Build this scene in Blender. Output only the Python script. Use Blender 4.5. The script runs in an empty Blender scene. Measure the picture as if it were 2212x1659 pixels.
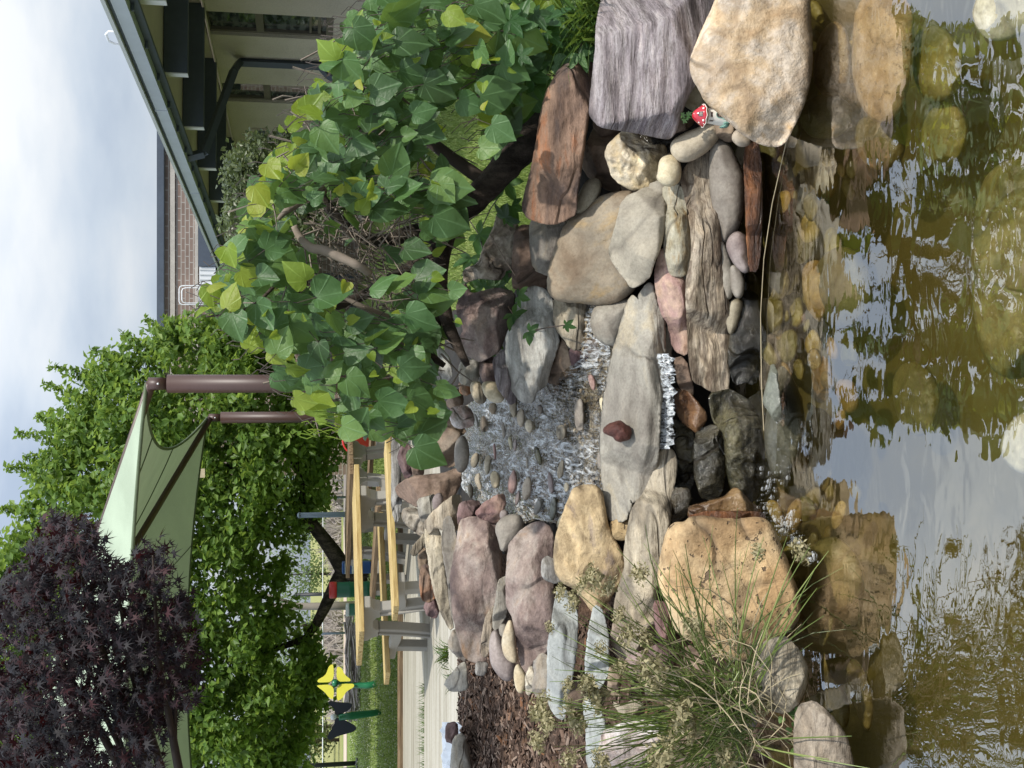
import bpy, bmesh, math, random
import numpy as np
from mathutils import Vector, Matrix, noise
from mathutils.geometry import delaunay_2d_cdt

random.seed(7)
RNG = np.random.default_rng(11)
SC = bpy.context.scene
COL = SC.collection

# ------------------------------------------------------------------ camera, light, exposure
CAM_Z, PITCH, FPX = 1.6, math.radians(10.0), 2500.0
cd = bpy.data.cameras.new("camera")
cam = bpy.data.objects.new("camera", cd)
COL.objects.link(cam)
fwd = Vector((0, math.cos(PITCH), -math.sin(PITCH)))
dwn = Vector((0, -math.sin(PITCH), -math.cos(PITCH)))
rgt = Vector((1, 0, 0))
M = Matrix((dwn, rgt, -fwd)).transposed().to_4x4()      # phone held on its side: image right is down
M.translation = Vector((0, 0, CAM_Z))
cam.matrix_world = M
cd.sensor_fit = 'HORIZONTAL'
cd.sensor_width = 36.0
cd.lens = FPX / 2212.0 * 36.0
cd.clip_start, cd.clip_end = 0.05, 3000
SC.camera = cam

SUN_DIR = Vector((0.42, -0.44, 0.80)).normalized()       # towards the sun
w = bpy.data.worlds.new("World")
SC.world = w
w.use_nodes = True
nt = w.node_tree
nt.nodes.clear()
def wn(t, **k):
    n = nt.nodes.new(t)
    for a, b in k.items(): setattr(n, a, b)
    return n
out = wn('ShaderNodeOutputWorld')
sky = wn('ShaderNodeTexSky', sky_type='NISHITA', sun_disc=False)
sky.sun_elevation = math.asin(SUN_DIR.z)
sky.sun_rotation = math.atan2(SUN_DIR.x, SUN_DIR.y)
sky.dust_density = 2.0
bg1 = wn('ShaderNodeBackground'); bg1.inputs['Strength'].default_value = 0.10
nt.links.new(sky.outputs['Color'], bg1.inputs['Color'])
tc = wn('ShaderNodeTexCoord')
mp = wn('ShaderNodeMapping'); mp.inputs['Scale'].default_value = (1.5, 1.1, 4.5); mp.inputs['Location'].default_value = (0.35, 0.2, 0.46)
nt.links.new(tc.outputs['Generated'], mp.inputs['Vector'])
n1 = wn('ShaderNodeTexNoise'); n1.inputs['Scale'].default_value = 2.1; n1.inputs['Detail'].default_value = 7; n1.inputs['Roughness'].default_value = 0.48
nt.links.new(mp.outputs['Vector'], n1.inputs['Vector'])
cr = wn('ShaderNodeValToRGB')                           # cloud shade: blue-grey bellies to white
cr.color_ramp.elements[0].position = 0.40; cr.color_ramp.elements[0].color = (0.46, 0.55, 0.69, 1)
cr.color_ramp.elements[1].position = 0.66; cr.color_ramp.elements[1].color = (0.93, 0.955, 0.975, 1)
e = cr.color_ramp.elements.new(0.52); e.color = (0.66, 0.74, 0.84, 1)
nt.links.new(n1.outputs['Fac'], cr.inputs['Fac'])
bg2 = wn('ShaderNodeBackground'); bg2.inputs['Strength'].default_value = 0.5
# an overcast sky is darker at the horizon than overhead: L = Lz (1 + 2 sin h) / 3
sxyz = wn('ShaderNodeSeparateXYZ'); nt.links.new(tc.outputs['Generated'], sxyz.inputs[0])
mz = wn('ShaderNodeMath', operation='MAXIMUM'); nt.links.new(sxyz.outputs['Z'], mz.inputs[0]); mz.inputs[1].default_value = 0.0
ma = wn('ShaderNodeMath', operation='MULTIPLY_ADD'); nt.links.new(mz.outputs[0], ma.inputs[0]); ma.inputs[1].default_value = 2.2; ma.inputs[2].default_value = 0.66
nt.links.new(ma.outputs[0], bg2.inputs['Strength'])
nt.links.new(cr.outputs['Color'], bg2.inputs['Color'])
mixw = wn('ShaderNodeMixShader'); mixw.inputs['Fac'].default_value = 0.88
nt.links.new(bg1.outputs[0], mixw.inputs[1]); nt.links.new(bg2.outputs[0], mixw.inputs[2])
nt.links.new(mixw.outputs[0], out.inputs['Surface'])

sd = bpy.data.lights.new("sun", 'SUN')
sd.energy = 4.3; sd.angle = math.radians(1.6); sd.color = (1.0, 0.95, 0.86)
so = bpy.data.objects.new("sun", sd); COL.objects.link(so)
so.rotation_euler = SUN_DIR.to_track_quat('Z', 'Y').to_euler()
so.location = SUN_DIR * 60

SC.view_settings.view_transform = 'Standard'
try: SC.view_settings.look = 'None'
except Exception: pass
SC.view_settings.exposure = 0.0
SC.view_settings.gamma = 1.0
SC.view_settings.use_curve_mapping = False
SC.render.engine = 'CYCLES'
SC.cycles.max_bounces = 8
SC.cycles.transparent_max_bounces = 16
SC.cycles.caustics_reflective = False
SC.cycles.caustics_refractive = False

# ------------------------------------------------------------------ helpers
def ray(px, py):
    r = (829.5 - py) / FPX; d = (px - 1106.0) / FPX
    c, s = math.cos(PITCH), math.sin(PITCH)
    v = Vector((r, c - d * s, -s - d * c))
    return v / v.y
def P(px, py, y):                # point of the place seen in direction (px, py) of the upright survey, y metres ahead
    return Vector((0, 0, CAM_Z)) + ray(px, py) * y
def PZ(px, py, z):               # the same on the level z
    v = ray(px, py); return Vector((0, 0, CAM_Z)) + v * ((z - CAM_Z) / v.z)

def tag(o, label=None, cat=None, group=None, kind=None):
    if label: o['label'] = label
    if cat: o['category'] = cat
    if group: o['group'] = group
    if kind: o['kind'] = kind
    return o
def link(name, me, mat=None, parent=None, loc=None):
    o = bpy.data.objects.new(name, me); COL.objects.link(o)
    if mat is not None and me is not None and len(me.materials) == 0: me.materials.append(mat)
    if parent is not None: o.parent = parent
    if loc is not None: o.location = loc
    return o
def empty(name, loc, rz=0.0, label=None, cat=None, group=None):
    o = bpy.data.objects.new(name, None); COL.objects.link(o)
    o.location = loc; o.rotation_euler = (0, 0, rz); o.empty_display_size = 0.1
    return tag(o, label, cat, group)
def mesh(name, verts, faces, smooth=False):
    me = bpy.data.meshes.new(name)
    me.from_pydata([tuple(v) for v in verts], [], faces); me.update()
    if smooth: me.polygons.foreach_set('use_smooth', [True] * len(me.polygons))
    return me
class MB:                        # collects boxes, tubes, lathes into ONE mesh
    def __init__(s): s.v = []; s.f = []
    def add(s, v, f):
        b = len(s.v); s.v += [Vector(x) for x in v]; s.f += [[i + b for i in q] for q in f]; return s
    def box(s, c, d, rot=None):
        x, y, z = d[0] / 2, d[1] / 2, d[2] / 2
        v = [Vector(p) for p in ((-x,-y,-z),(x,-y,-z),(x,y,-z),(-x,y,-z),(-x,-y,z),(x,-y,z),(x,y,z),(-x,y,z))]
        if rot is not None: v = [rot @ p for p in v]
        return s.add([p + Vector(c) for p in v], [(0,3,2,1),(4,5,6,7),(0,1,5,4),(1,2,6,5),(2,3,7,6),(3,0,4,7)])
    def tube(s, pts, rad, n=8, cap=True):
        pts = [Vector(p) for p in pts]
        if not hasattr(rad, '__len__'): rad = [rad] * len(pts)
        rings = []; up = Vector((0, 0, 1)); pv = None
        for i, p in enumerate(pts):
            t = (pts[min(i + 1, len(pts) - 1)] - pts[max(i - 1, 0)])
            t = t.normalized() if t.length > 1e-9 else Vector((0, 0, 1))
            if pv is None: a = t.cross(up if abs(t.z) < 0.9 else Vector((1, 0, 0))).normalized()
            else: a = (pv - t * pv.dot(t)); a = a.normalized() if a.length > 1e-6 else t.orthogonal().normalized()
            pv = a; b = t.cross(a)
            rings.append([p + (a * math.cos(k * math.tau / n) + b * math.sin(k * math.tau / n)) * rad[i] for k in range(n)])
        v = [q for r in rings for q in r]; f = []
        for i in range(len(pts) - 1):
            for k in range(n):
                f.append((i*n+k, i*n+(k+1) % n, (i+1)*n+(k+1) % n, (i+1)*n+k))
        if cap: f.append(tuple(range(n))[::-1]); f.append(tuple((len(pts)-1)*n + k for k in range(n)))
        return s.add(v, f)
    def lathe(s, prof, n=24, c=(0,0,0), wob=None):
        v = []; f = []
        for r, z in prof:
            for k in range(n):
                a = k * math.tau / n; rr = r * (1 + (wob(a, z) if wob else 0))
                v.append((c[0] + rr*math.cos(a), c[1] + rr*math.sin(a), c[2] + z))
        for i in range(len(prof) - 1):
            for k in range(n): f.append((i*n+k, i*n+(k+1) % n, (i+1)*n+(k+1) % n, (i+1)*n+k))
        f.append(tuple(range(n))[::-1]); f.append(tuple((len(prof)-1)*n + k for k in range(n)))
        return s.add(v, f)
    def prism(s, poly, h, axis='z'):       # poly in 2D, extruded 0..h along z
        n = len(poly)
        v = [(x, y, 0) for x, y in poly] + [(x, y, h) for x, y in poly]
        f = [tuple(range(n))[::-1], tuple(range(n, 2*n))] + [(i, (i+1) % n, n+(i+1) % n, n+i) for i in range(n)]
        return s.add(v, f)
    def xf(s, m):
        s.v = [m @ p for p in s.v]; return s
    def me(s, name, smooth=False): return mesh(name, s.v, s.f, smooth)
    def build(s, name, mat, parent=None, smooth=False, loc=None):
        return link(name, s.me(name, smooth), mat, parent, loc)
def bevel(o, wd=0.004, seg=2):
    m = o.modifiers.new('bevel', 'BEVEL'); m.width = wd; m.segments = seg; m.limit_method = 'ANGLE'; m.angle_limit = math.radians(40)
    return o

# ------------------------------------------------------------------ material helpers
class NT:
    def __init__(s, name):
        s.m = bpy.data.materials.new(name); s.m.use_nodes = True
        s.t = s.m.node_tree; s.t.nodes.clear()
        s.out = s.n('ShaderNodeOutputMaterial')
    def n(s, t, **k):
        x = s.t.nodes.new(t)
        for a, b in k.items(): setattr(x, a, b)
        return x
    def l(s, a, b): s.t.links.new(a, b)
    def val(s, sock, v):
        if hasattr(v, 'links') or hasattr(v, 'is_linked'): s.l(v, sock)
        else: sock.default_value = v
    def coord(s, kind='Object', scale=(1,1,1), rot=(0,0,0), loc=None):
        t = s.n('ShaderNodeTexCoord'); m = s.n('ShaderNodeMapping')
        m.inputs['Scale'].default_value = scale; m.inputs['Rotation'].default_value = rot
        if loc: m.inputs['Location'].default_value = loc
        s.l(t.outputs[kind], m.inputs['Vector']); return m.outputs['Vector']
    def noise(s, vec, scale, detail=4, rough=0.55, wv=None, dist=0.0):
        x = s.n('ShaderNodeTexNoise'); x.noise_dimensions = '4D' if wv is not None else '3D'
        s.l(vec, x.inputs['Vector']); x.inputs['Scale'].default_value = scale; x.inputs['Detail'].default_value = detail
        x.inputs['Roughness'].default_value = rough; x.inputs['Distortion'].default_value = dist
        if wv is not None: s.l(wv, x.inputs['W'])
        return x.outputs['Fac']
    def ramp(s, fac, stops):
        x = s.n('ShaderNodeValToRGB'); e = x.color_ramp.elements
        while len(e) < len(stops): e.new(0.5)
        for i, (p, c) in enumerate(stops):
            e[i].position = p; e[i].color = (*c, 1) if len(c) == 3 else c
        s.l(fac, x.inputs['Fac']); return x.outputs['Color']
    def mix(s, a, b, f, mode='MIX'):
        x = s.n('ShaderNodeMixRGB', blend_type=mode)
        for sock, v in ((x.inputs[1], a), (x.inputs[2], b)):
            if isinstance(v, tuple): sock.default_value = (*v, 1)
            else: s.l(v, sock)
        if isinstance(f, (int, float)): x.inputs[0].default_value = f
        else: s.l(f, x.inputs[0])
        return x.outputs[0]
    def math(s, op, a, b=0.0, c=None):
        x = s.n('ShaderNodeMath', operation=op)
        for i, v in enumerate((a, b) if c is None else (a, b, c)):
            if isinstance(v, (int, float)): x.inputs[i].default_value = v
            else: s.l(v, x.inputs[i])
        return x.outputs[0]
    def bump(s, h, strength=0.3, dist=0.01, normal=None):
        x = s.n('ShaderNodeBump'); x.inputs['Strength'].default_value = strength; x.inputs['Distance'].default_value = dist
        s.l(h, x.inputs['Height'])
        if normal is not None: s.l(normal, x.inputs['Normal'])
        return x.outputs['Normal']
    def pbr(s, color, rough=0.8, normal=None, metal=0.0, spec=0.5, **k):
        b = s.n('ShaderNodeBsdfPrincipled')
        if isinstance(color, tuple): b.inputs['Base Color'].default_value = (*color, 1)
        else: s.l(color, b.inputs['Base Color'])
        if isinstance(rough, (int, float)): b.inputs['Roughness'].default_value = rough
        else: s.l(rough, b.inputs['Roughness'])
        b.inputs['Metallic'].default_value = metal
        b.inputs['Specular IOR Level'].default_value = spec
        for a, v in k.items(): b.inputs[a].default_value = v
        if normal is not None: s.l(normal, b.inputs['Normal'])
        return b
    def done(s, shader):
        s.l(shader.outputs[0], s.out.inputs['Surface']); return s.m
def plain(name, c, rough=0.6, metal=0.0, nscale=30, amt=0.25, bump=0.1, spec=0.5, kind='Object'):
    t = NT(name); v = t.coord(kind)
    f = t.noise(v, nscale, 4); g = t.noise(v, nscale * 0.13, 3)
    d = tuple(x * (1 - amt) for x in c); u = tuple(min(1, x * (1 + amt)) for x in c)
    col = t.mix(t.ramp(g, [(0.3, d), (0.7, u)]), t.ramp(f, [(0.3, d), (0.7, u)]), 0.4)
    return t.done(t.pbr(col, rough, t.bump(f, bump, 0.01), metal, spec))
def rockmat(name, stops, scale=5.0, stretch=(1,1,1), rot=(0,0,0), rough=0.85, bump=0.5, spots=None, veins=None, spec=0.3, contrast=0.55, cracks=.45, damp=True):
    t = NT(name)
    oi = t.n('ShaderNodeObjectInfo'); wv = t.math('MULTIPLY', oi.outputs['Random'], 40.0)
    v0 = t.coord('Object'); v = t.coord('Object', stretch, rot)
    big = t.noise(v, scale, 6, 0.62, wv, 0.6)
    col = t.ramp(big, [(.5 + (p_ - .5) * .62, c_) for p_, c_ in stops])
    mid = t.noise(v, scale * 4.2, 6, 0.7, wv, 0.3)
    fine = t.noise(v0, 95, 3, 0.7, wv)
    stain = t.noise(v, scale * .55, 3, .6, t.math('ADD', wv, 11.0), .8)
    col = t.mix(col, t.ramp(stain, [(.38,(.40,.375,.36)), (.47,(.85,.84,.83)), (.54,(1.02,1.02,1.02)), (.64,(1.22,1.19,1.14))]), min(1, contrast * 1.15), 'MULTIPLY')
    col = t.mix(col, t.ramp(mid, [(0.36, (0.36, 0.34, 0.32)), (0.48, (.88, .88, .88)), (0.55, (1, 1, 1)), (0.66, (1.35, 1.32, 1.27))]), contrast, 'MULTIPLY')
    col = t.mix(col, t.ramp(fine, [(0.32, (0.62, 0.6, 0.58)), (0.55, (1, 1, 1)), (0.75, (1.2, 1.2, 1.2))]), 0.5, 'MULTIPLY')
    h = t.math('ADD', t.math('MULTIPLY', mid, 0.8), t.math('MULTIPLY', fine, 0.25))
    if cracks:               # hairline cracks, here and there
        cn_ = t.noise(v, scale * .5, 2, .5, t.math('ADD', wv, 7.0), .2); cm_ = t.noise(v0, scale * .6, 2, .5, t.math('ADD', wv, 3.0))
        cf = t.math('MULTIPLY', t.math('MAXIMUM', t.math('SUBTRACT', 1.0, t.math('MULTIPLY', t.math('ABSOLUTE', t.math('SUBTRACT', cn_, .5)), 70.0)), 0.0), t.ramp(cm_, [(.46,(0,0,0)), (.56,(1,1,1))]))
        col = t.mix(col, (.05,.042,.036), t.math('MULTIPLY', cf, cracks)); h = t.math('SUBTRACT', h, t.math('MULTIPLY', cf, .7))
    if spots:
        sp = t.noise(v0, spots[1], 2, 0.5, wv)
        f = t.ramp(sp, [(spots[2], (0, 0, 0)), (spots[2] + 0.05, (1, 1, 1))])
        col = t.mix(col, spots[0], t.math('MULTIPLY', f, spots[3]))
        h = t.math('SUBTRACT', h, t.math('MULTIPLY', f, 0.5))
    if veins:
        vn = t.noise(v, veins[1], 3, 0.5, wv, 1.2)
        f = t.math('SUBTRACT', 1.0, t.math('MULTIPLY', t.math('ABSOLUTE', t.math('SUBTRACT', vn, 0.5)), veins[2]))
        f = t.math('MAXIMUM', f, 0.0)
        col = t.mix(col, veins[0], t.math('MULTIPLY', f, veins[3]))
    # a slow shift of hue from stone to stone
    hs = t.n('ShaderNodeHueSaturation'); t.l(col, hs.inputs['Color'])
    t.l(t.math('ADD', 0.82, t.math('MULTIPLY', oi.outputs['Random'], 0.34)), hs.inputs['Value'])
    t.l(t.math('ADD', 0.488, t.math('MULTIPLY', oi.outputs['Random'], 0.024)), hs.inputs['Hue'])
    # damp dark band where a stone stands in the water
    ge = t.n('ShaderNodeNewGeometry'); sz = t.n('ShaderNodeSeparateXYZ'); t.l(ge.outputs['Position'], sz.inputs[0])
    wet = t.math('DIVIDE', t.math('SUBTRACT', t.math('ADD', .015, t.math('MULTIPLY', t.noise(v0, 9, 3, .6, wv), .11)), sz.outputs['Z']), .022)
    wet = t.math('MINIMUM', t.math('MAXIMUM', wet, 0.0), 1.0)
    if rough > .5: rough = t.math('SUBTRACT', rough, t.math('MULTIPLY', wet, .5))
    wc = t.mix(hs.outputs['Color'], (.30, .27, .22), t.math('MULTIPLY', wet, .85), 'MULTIPLY')
    return t.done(t.pbr(wc if damp else hs.outputs['Color'], rough, t.bump(h, min(1, bump * 1.25), 0.018), 0, spec))
# ------------------------------------------------------------------ stone materials
R = {}
R['tan'] = rockmat('tan_boulder', [(0.28,(0.464,0.325,0.162)),(0.45,(0.638,0.499,0.302)),(0.58,(0.719,0.626,0.487)),(0.75,(0.580,0.418,0.209))], 4.0, spots=((.10,.09,.09),9,0.66,.6), veins=((.30,.22,.13),3.0,22,.6), bump=.7, contrast=.55)
R['pitted'] = rockmat('pitted_sandstone', [(0.3,(0.382,0.254,0.127)),(0.5,(0.551,0.403,0.223)),(0.7,(0.636,0.509,0.318))], 4.0, spots=((.10,.07,.045),48,0.61,.9), bump=.6)
R['purple'] = rockmat('purple_gneiss', [(0.3,(.17,.145,.15)),(0.47,(.30,.26,.27)),(0.6,(.40,.36,.36)),(0.72,(.24,.205,.22))], 3.2, (0.8,0.8,6.0), (0.10,0,0), bump=.9, contrast=.85)
R['orange'] = rockmat('orange_sandstone', [(0.3,(0.133,0.100,0.085)),(0.44,(0.257,0.176,0.123)),(0.54,(0.342,0.233,0.157)),(0.64,(0.399,0.190,0.085)),(0.75,(0.228,0.171,0.138))], 3.0, (.6,1,2.6), bump=.6)
R['brown'] = rockmat('brown_stone', [(0.3,(.13,.09,.065)),(0.5,(.23,.165,.12)),(0.7,(.31,.235,.17))], 4.0, bump=.45)
R['maroon'] = rockmat('maroon_stone', [(0.3,(0.119,0.072,0.072)),(0.5,(0.212,0.140,0.132)),(0.7,(0.289,0.212,0.191))], 4.0, (1,1,2.5), bump=.6)
R['boulder_brown'] = rockmat('smooth_brown_boulder', [(0.3,(0.164,0.107,0.066)),(0.46,(0.254,0.193,0.135)),(0.6,(0.295,0.246,0.184)),(0.72,(0.344,0.238,0.123))], 3.0, spots=((.10,.07,.05),26,0.70,.6), bump=.3, rough=.7, contrast=.35)
R['slate'] = rockmat('grey_flagstone', [(0.3,(0.216,0.194,0.167)),(0.5,(0.306,0.284,0.243)),(0.65,(0.360,0.310,0.234)),(0.78,(0.270,0.257,0.239))], 2.6, (1,1,3.5), bump=.45, contrast=.4)
R['slate_tan'] = rockmat('tan_flagstone', [(0.3,(.23,.195,.15)),(0.5,(.37,.315,.235)),(0.7,(.46,.40,.31))], 3.4, (0.7,1,4), bump=.8, contrast=.75)
R['green_slate'] = rockmat('olive_flagstone', [(0.3,(.24,.215,.175)),(0.5,(.33,.30,.24)),(0.7,(.39,.35,.275))], 3.0, bump=.25, contrast=.25)
R['mossy'] = rockmat('rusty_olive_stone', [(0.3,(.19,.125,.06)),(0.45,(.31,.275,.20)),(0.6,(.37,.34,.27)),(0.74,(.28,.175,.08))], 4.0, (1,1,4), bump=.6)
R['weathered'] = rockmat('weathered_layered_stone', [(0.3,(.20,.155,.105)),(0.45,(.38,.32,.225)),(0.62,(.47,.41,.31)),(0.76,(.33,.27,.20))], 4.2, (0.8,1,4.2), (0,0.12,0), bump=1.0, contrast=.85, veins=((.12,.09,.06),3.2,30,.8))
R['pale'] = rockmat('pale_grey_stone', [(0.3,(.26,.245,.22)),(0.5,(.38,.37,.34)),(0.7,(.46,.445,.41))], 3.4, (0.8,1,4), bump=.7, contrast=.6)
R['bluegrey'] = rockmat('pale_blue_slab', [(0.3,(.25,.26,.25)),(0.5,(.34,.355,.34)),(0.72,(.40,.40,.37))], 3.0, (1,1,3), bump=.4, contrast=.35)
R['cream_rough'] = rockmat('cream_rough_stone', [(0.3,(.30,.24,.185)),(0.5,(.43,.37,.295)),(0.7,(.50,.45,.375))], 5.0, bump=.9, contrast=.6)
R['pink'] = rockmat('pink_quartzite', [(0.3,(0.255,0.145,0.132)),(0.5,(0.365,0.238,0.212)),(0.62,(0.425,0.297,0.230)),(0.75,(0.391,0.238,0.162))], 3.6, (1,1,2.5), bump=.6)
R['quartz'] = rockmat('white_pink_quartz', [(0.3,(.38,.27,.245)),(0.5,(.48,.41,.385)),(0.7,(.56,.52,.50))], 9.0, bump=.8)
R['purplebrown'] = rockmat('purple_brown_stone', [(0.28,(0.099,0.068,0.065)),(0.45,(0.205,0.148,0.133)),(0.6,(0.289,0.236,0.209)),(0.75,(0.251,0.152,0.099))], 3.2, (1,1,2), bump=.6, contrast=.6)
R['golden'] = rockmat('golden_brown_rock', [(0.28,(0.162,0.123,0.114)),(0.42,(0.351,0.257,0.147)),(0.58,(0.475,0.361,0.214)),(0.74,(0.237,0.190,0.171))], 3.6, (1,1,1.6), (0.4,0,0.4), bump=.7, contrast=.7)
R['cob_tan'] = rockmat('tan_cobble', [(0.3,(.35,.29,.205)),(0.5,(.44,.38,.285)),(0.7,(.50,.44,.34))], 6.0, bump=.2, rough=.75, contrast=.3, cracks=0)
R['cob_cream'] = rockmat('cream_cobble', [(0.3,(.46,.37,.24)),(0.5,(.55,.47,.33)),(0.7,(.60,.54,.42))], 6.0, bump=.2, rough=.75, contrast=.3, cracks=0)
R['cob_grey'] = rockmat('grey_cobble', [(0.3,(0.193,0.166,0.138)),(0.5,(0.258,0.230,0.193)),(0.7,(0.313,0.285,0.239))], 6.0, bump=.2, rough=.7, contrast=.3, cracks=0)
R['cob_olive'] = rockmat('olive_cobble', [(0.3,(.26,.225,.155)),(0.5,(.34,.30,.215)),(0.7,(.40,.36,.27))], 6.0, bump=.2, rough=.72, contrast=.35, cracks=0)
R['cob_mauve'] = rockmat('mauve_cobble', [(0.3,(.19,.15,.14)),(0.5,(.26,.215,.20)),(0.7,(.32,.27,.25))], 6.0, bump=.2, rough=.65, contrast=.3, cracks=0)
R['wet_dark'] = rockmat('wet_dark_stone', [(0.3,(.020,.018,.012)),(0.5,(.05,.043,.028)),(0.7,(.085,.07,.04))], 6.0, bump=.9, rough=.16, spec=.6)
R['wet_moss'] = rockmat('wet_mossy_stone', [(0.3,(.03,.028,.012)),(0.5,(.075,.065,.028)),(0.7,(.12,.105,.05))], 9.0, bump=1.0, rough=.14, spec=.7)
R['wet_brown'] = rockmat('wet_brown_stone', [(0.3,(.09,.045,.02)),(0.5,(.18,.10,.045)),(0.7,(.26,.165,.08))], 5.0, bump=.6, rough=.25, spec=.6)
R['rust'] = rockmat('rust_stained_stone', [(0.3,(.045,.022,.012)),(0.5,(.16,.06,.018)),(0.7,(.25,.105,.035))], 7.0, (0.5,1,3), bump=.8, rough=.35, spec=.5)
R['red_brown'] = rockmat('red_brown_stone', [(0.3,(.065,.026,.018)),(0.5,(.115,.045,.03)),(0.7,(.16,.07,.048))], 10.0, bump=.4, rough=.6)
R['algae'] = rockmat('algae_coated_stone', [(0.3,(.11,.09,.025)),(0.5,(.19,.155,.05)),(0.7,(.27,.22,.085))], 5.0, bump=.3, rough=.8, contrast=.4, damp=False)
R['algae_gold'] = rockmat('golden_underwater_stone', [(0.3,(.22,.13,.035)),(0.5,(.34,.23,.07)),(0.7,(.44,.33,.13))], 6.0, bump=.4, rough=.8, contrast=.45, damp=False)
R['algae_tan'] = rockmat('tan_underwater_stone', [(0.3,(.24,.15,.06)),(0.5,(.38,.26,.115)),(0.7,(.47,.35,.18))], 4.0, spots=((.20,.14,.05),60,0.62,.6), bump=.5, rough=.8, contrast=.5, damp=False)
R['algae_dark'] = rockmat('dark_underwater_stone', [(0.3,(.09,.08,.03)),(0.5,(.16,.145,.06)),(0.7,(.22,.19,.085))], 5.0, bump=.3, rough=.8, contrast=.4, damp=False)
R['cream_wet'] = rockmat('cream_underwater_stone', [(0.3,(.36,.32,.22)),(0.5,(.48,.44,.34)),(0.7,(.56,.53,.44))], 5.0, bump=.3, rough=.6, contrast=.25, damp=False)
R['greenwet'] = rockmat('grey_green_wet_stone', [(0.3,(.09,.095,.07)),(0.5,(.15,.155,.12)),(0.7,(.22,.22,.18))], 5.0, bump=.4, rough=.3, spec=.6, contrast=.4)

# ------------------------------------------------------------------ stone builder
YT = [(820,8.0),(850,7.6),(880,7.3),(900,7.1),(950,6.55),(1000,6.0),(1050,5.6),(1100,5.25),(1150,4.95),(1200,4.7),(1250,4.52),(1300,4.42),(1350,4.33),(1400,4.26),(1450,4.2),(1500,4.13),(1550,4.07),(1600,4.03),(1660,3.97),(1760,3.7),(2212,3.3)]
YX = np.array([a for a, b in YT], float); YV = np.array([b for a, b in YT], float)
def Yt(px): return float(np.interp(px, YX, YV))
def U(X, Y): return 829.5 + 0.4357 * X, 0.4357 * Y      # survey tile units -> overview units

def dist_poly(pts, poly):
    a = poly; b = np.roll(poly, -1, axis=0)
    d = np.full(len(pts), 1e9); ins = np.zeros(len(pts), bool)
    for i in range(len(a)):
        ab = b[i] - a[i]; L = (ab ** 2).sum() + 1e-9
        t = np.clip(((pts - a[i]) @ ab) / L, 0, 1)
        q = a[i] + t[:, None] * ab
        d = np.minimum(d, np.hypot(*(pts - q).T))
        c = ((a[i][1] > pts[:, 1]) != (b[i][1] > pts[:, 1]))
        with np.errstate(divide='ignore', invalid='ignore'):
            xi = (b[i][0] - a[i][0]) * (pts[:, 1] - a[i][1]) / (b[i][1] - a[i][1] + 1e-12) + a[i][0]
        ins ^= c & (pts[:, 0] < xi)
    return d, ins
def chaikin(p, k, ratio=0.25):
    for _ in range(k):
        q = np.roll(p, -1, axis=0)
        p = np.stack([p * (1 - ratio) + q * ratio, p * ratio + q * (1 - ratio)], 1).reshape(-1, 2)
    return p
def resample(p, step):
    q = np.roll(p, -1, axis=0); seg = np.hypot(*(q - p).T); L = seg.sum()
    n = max(10, int(L / step)); s = np.linspace(0, L, n, endpoint=False); c = np.concatenate([[0], np.cumsum(seg)])
    pp = np.vstack([p, p[:1]])
    return np.stack([np.interp(s, c, pp[:, 0]), np.interp(s, c, pp[:, 1])], 1)

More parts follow.
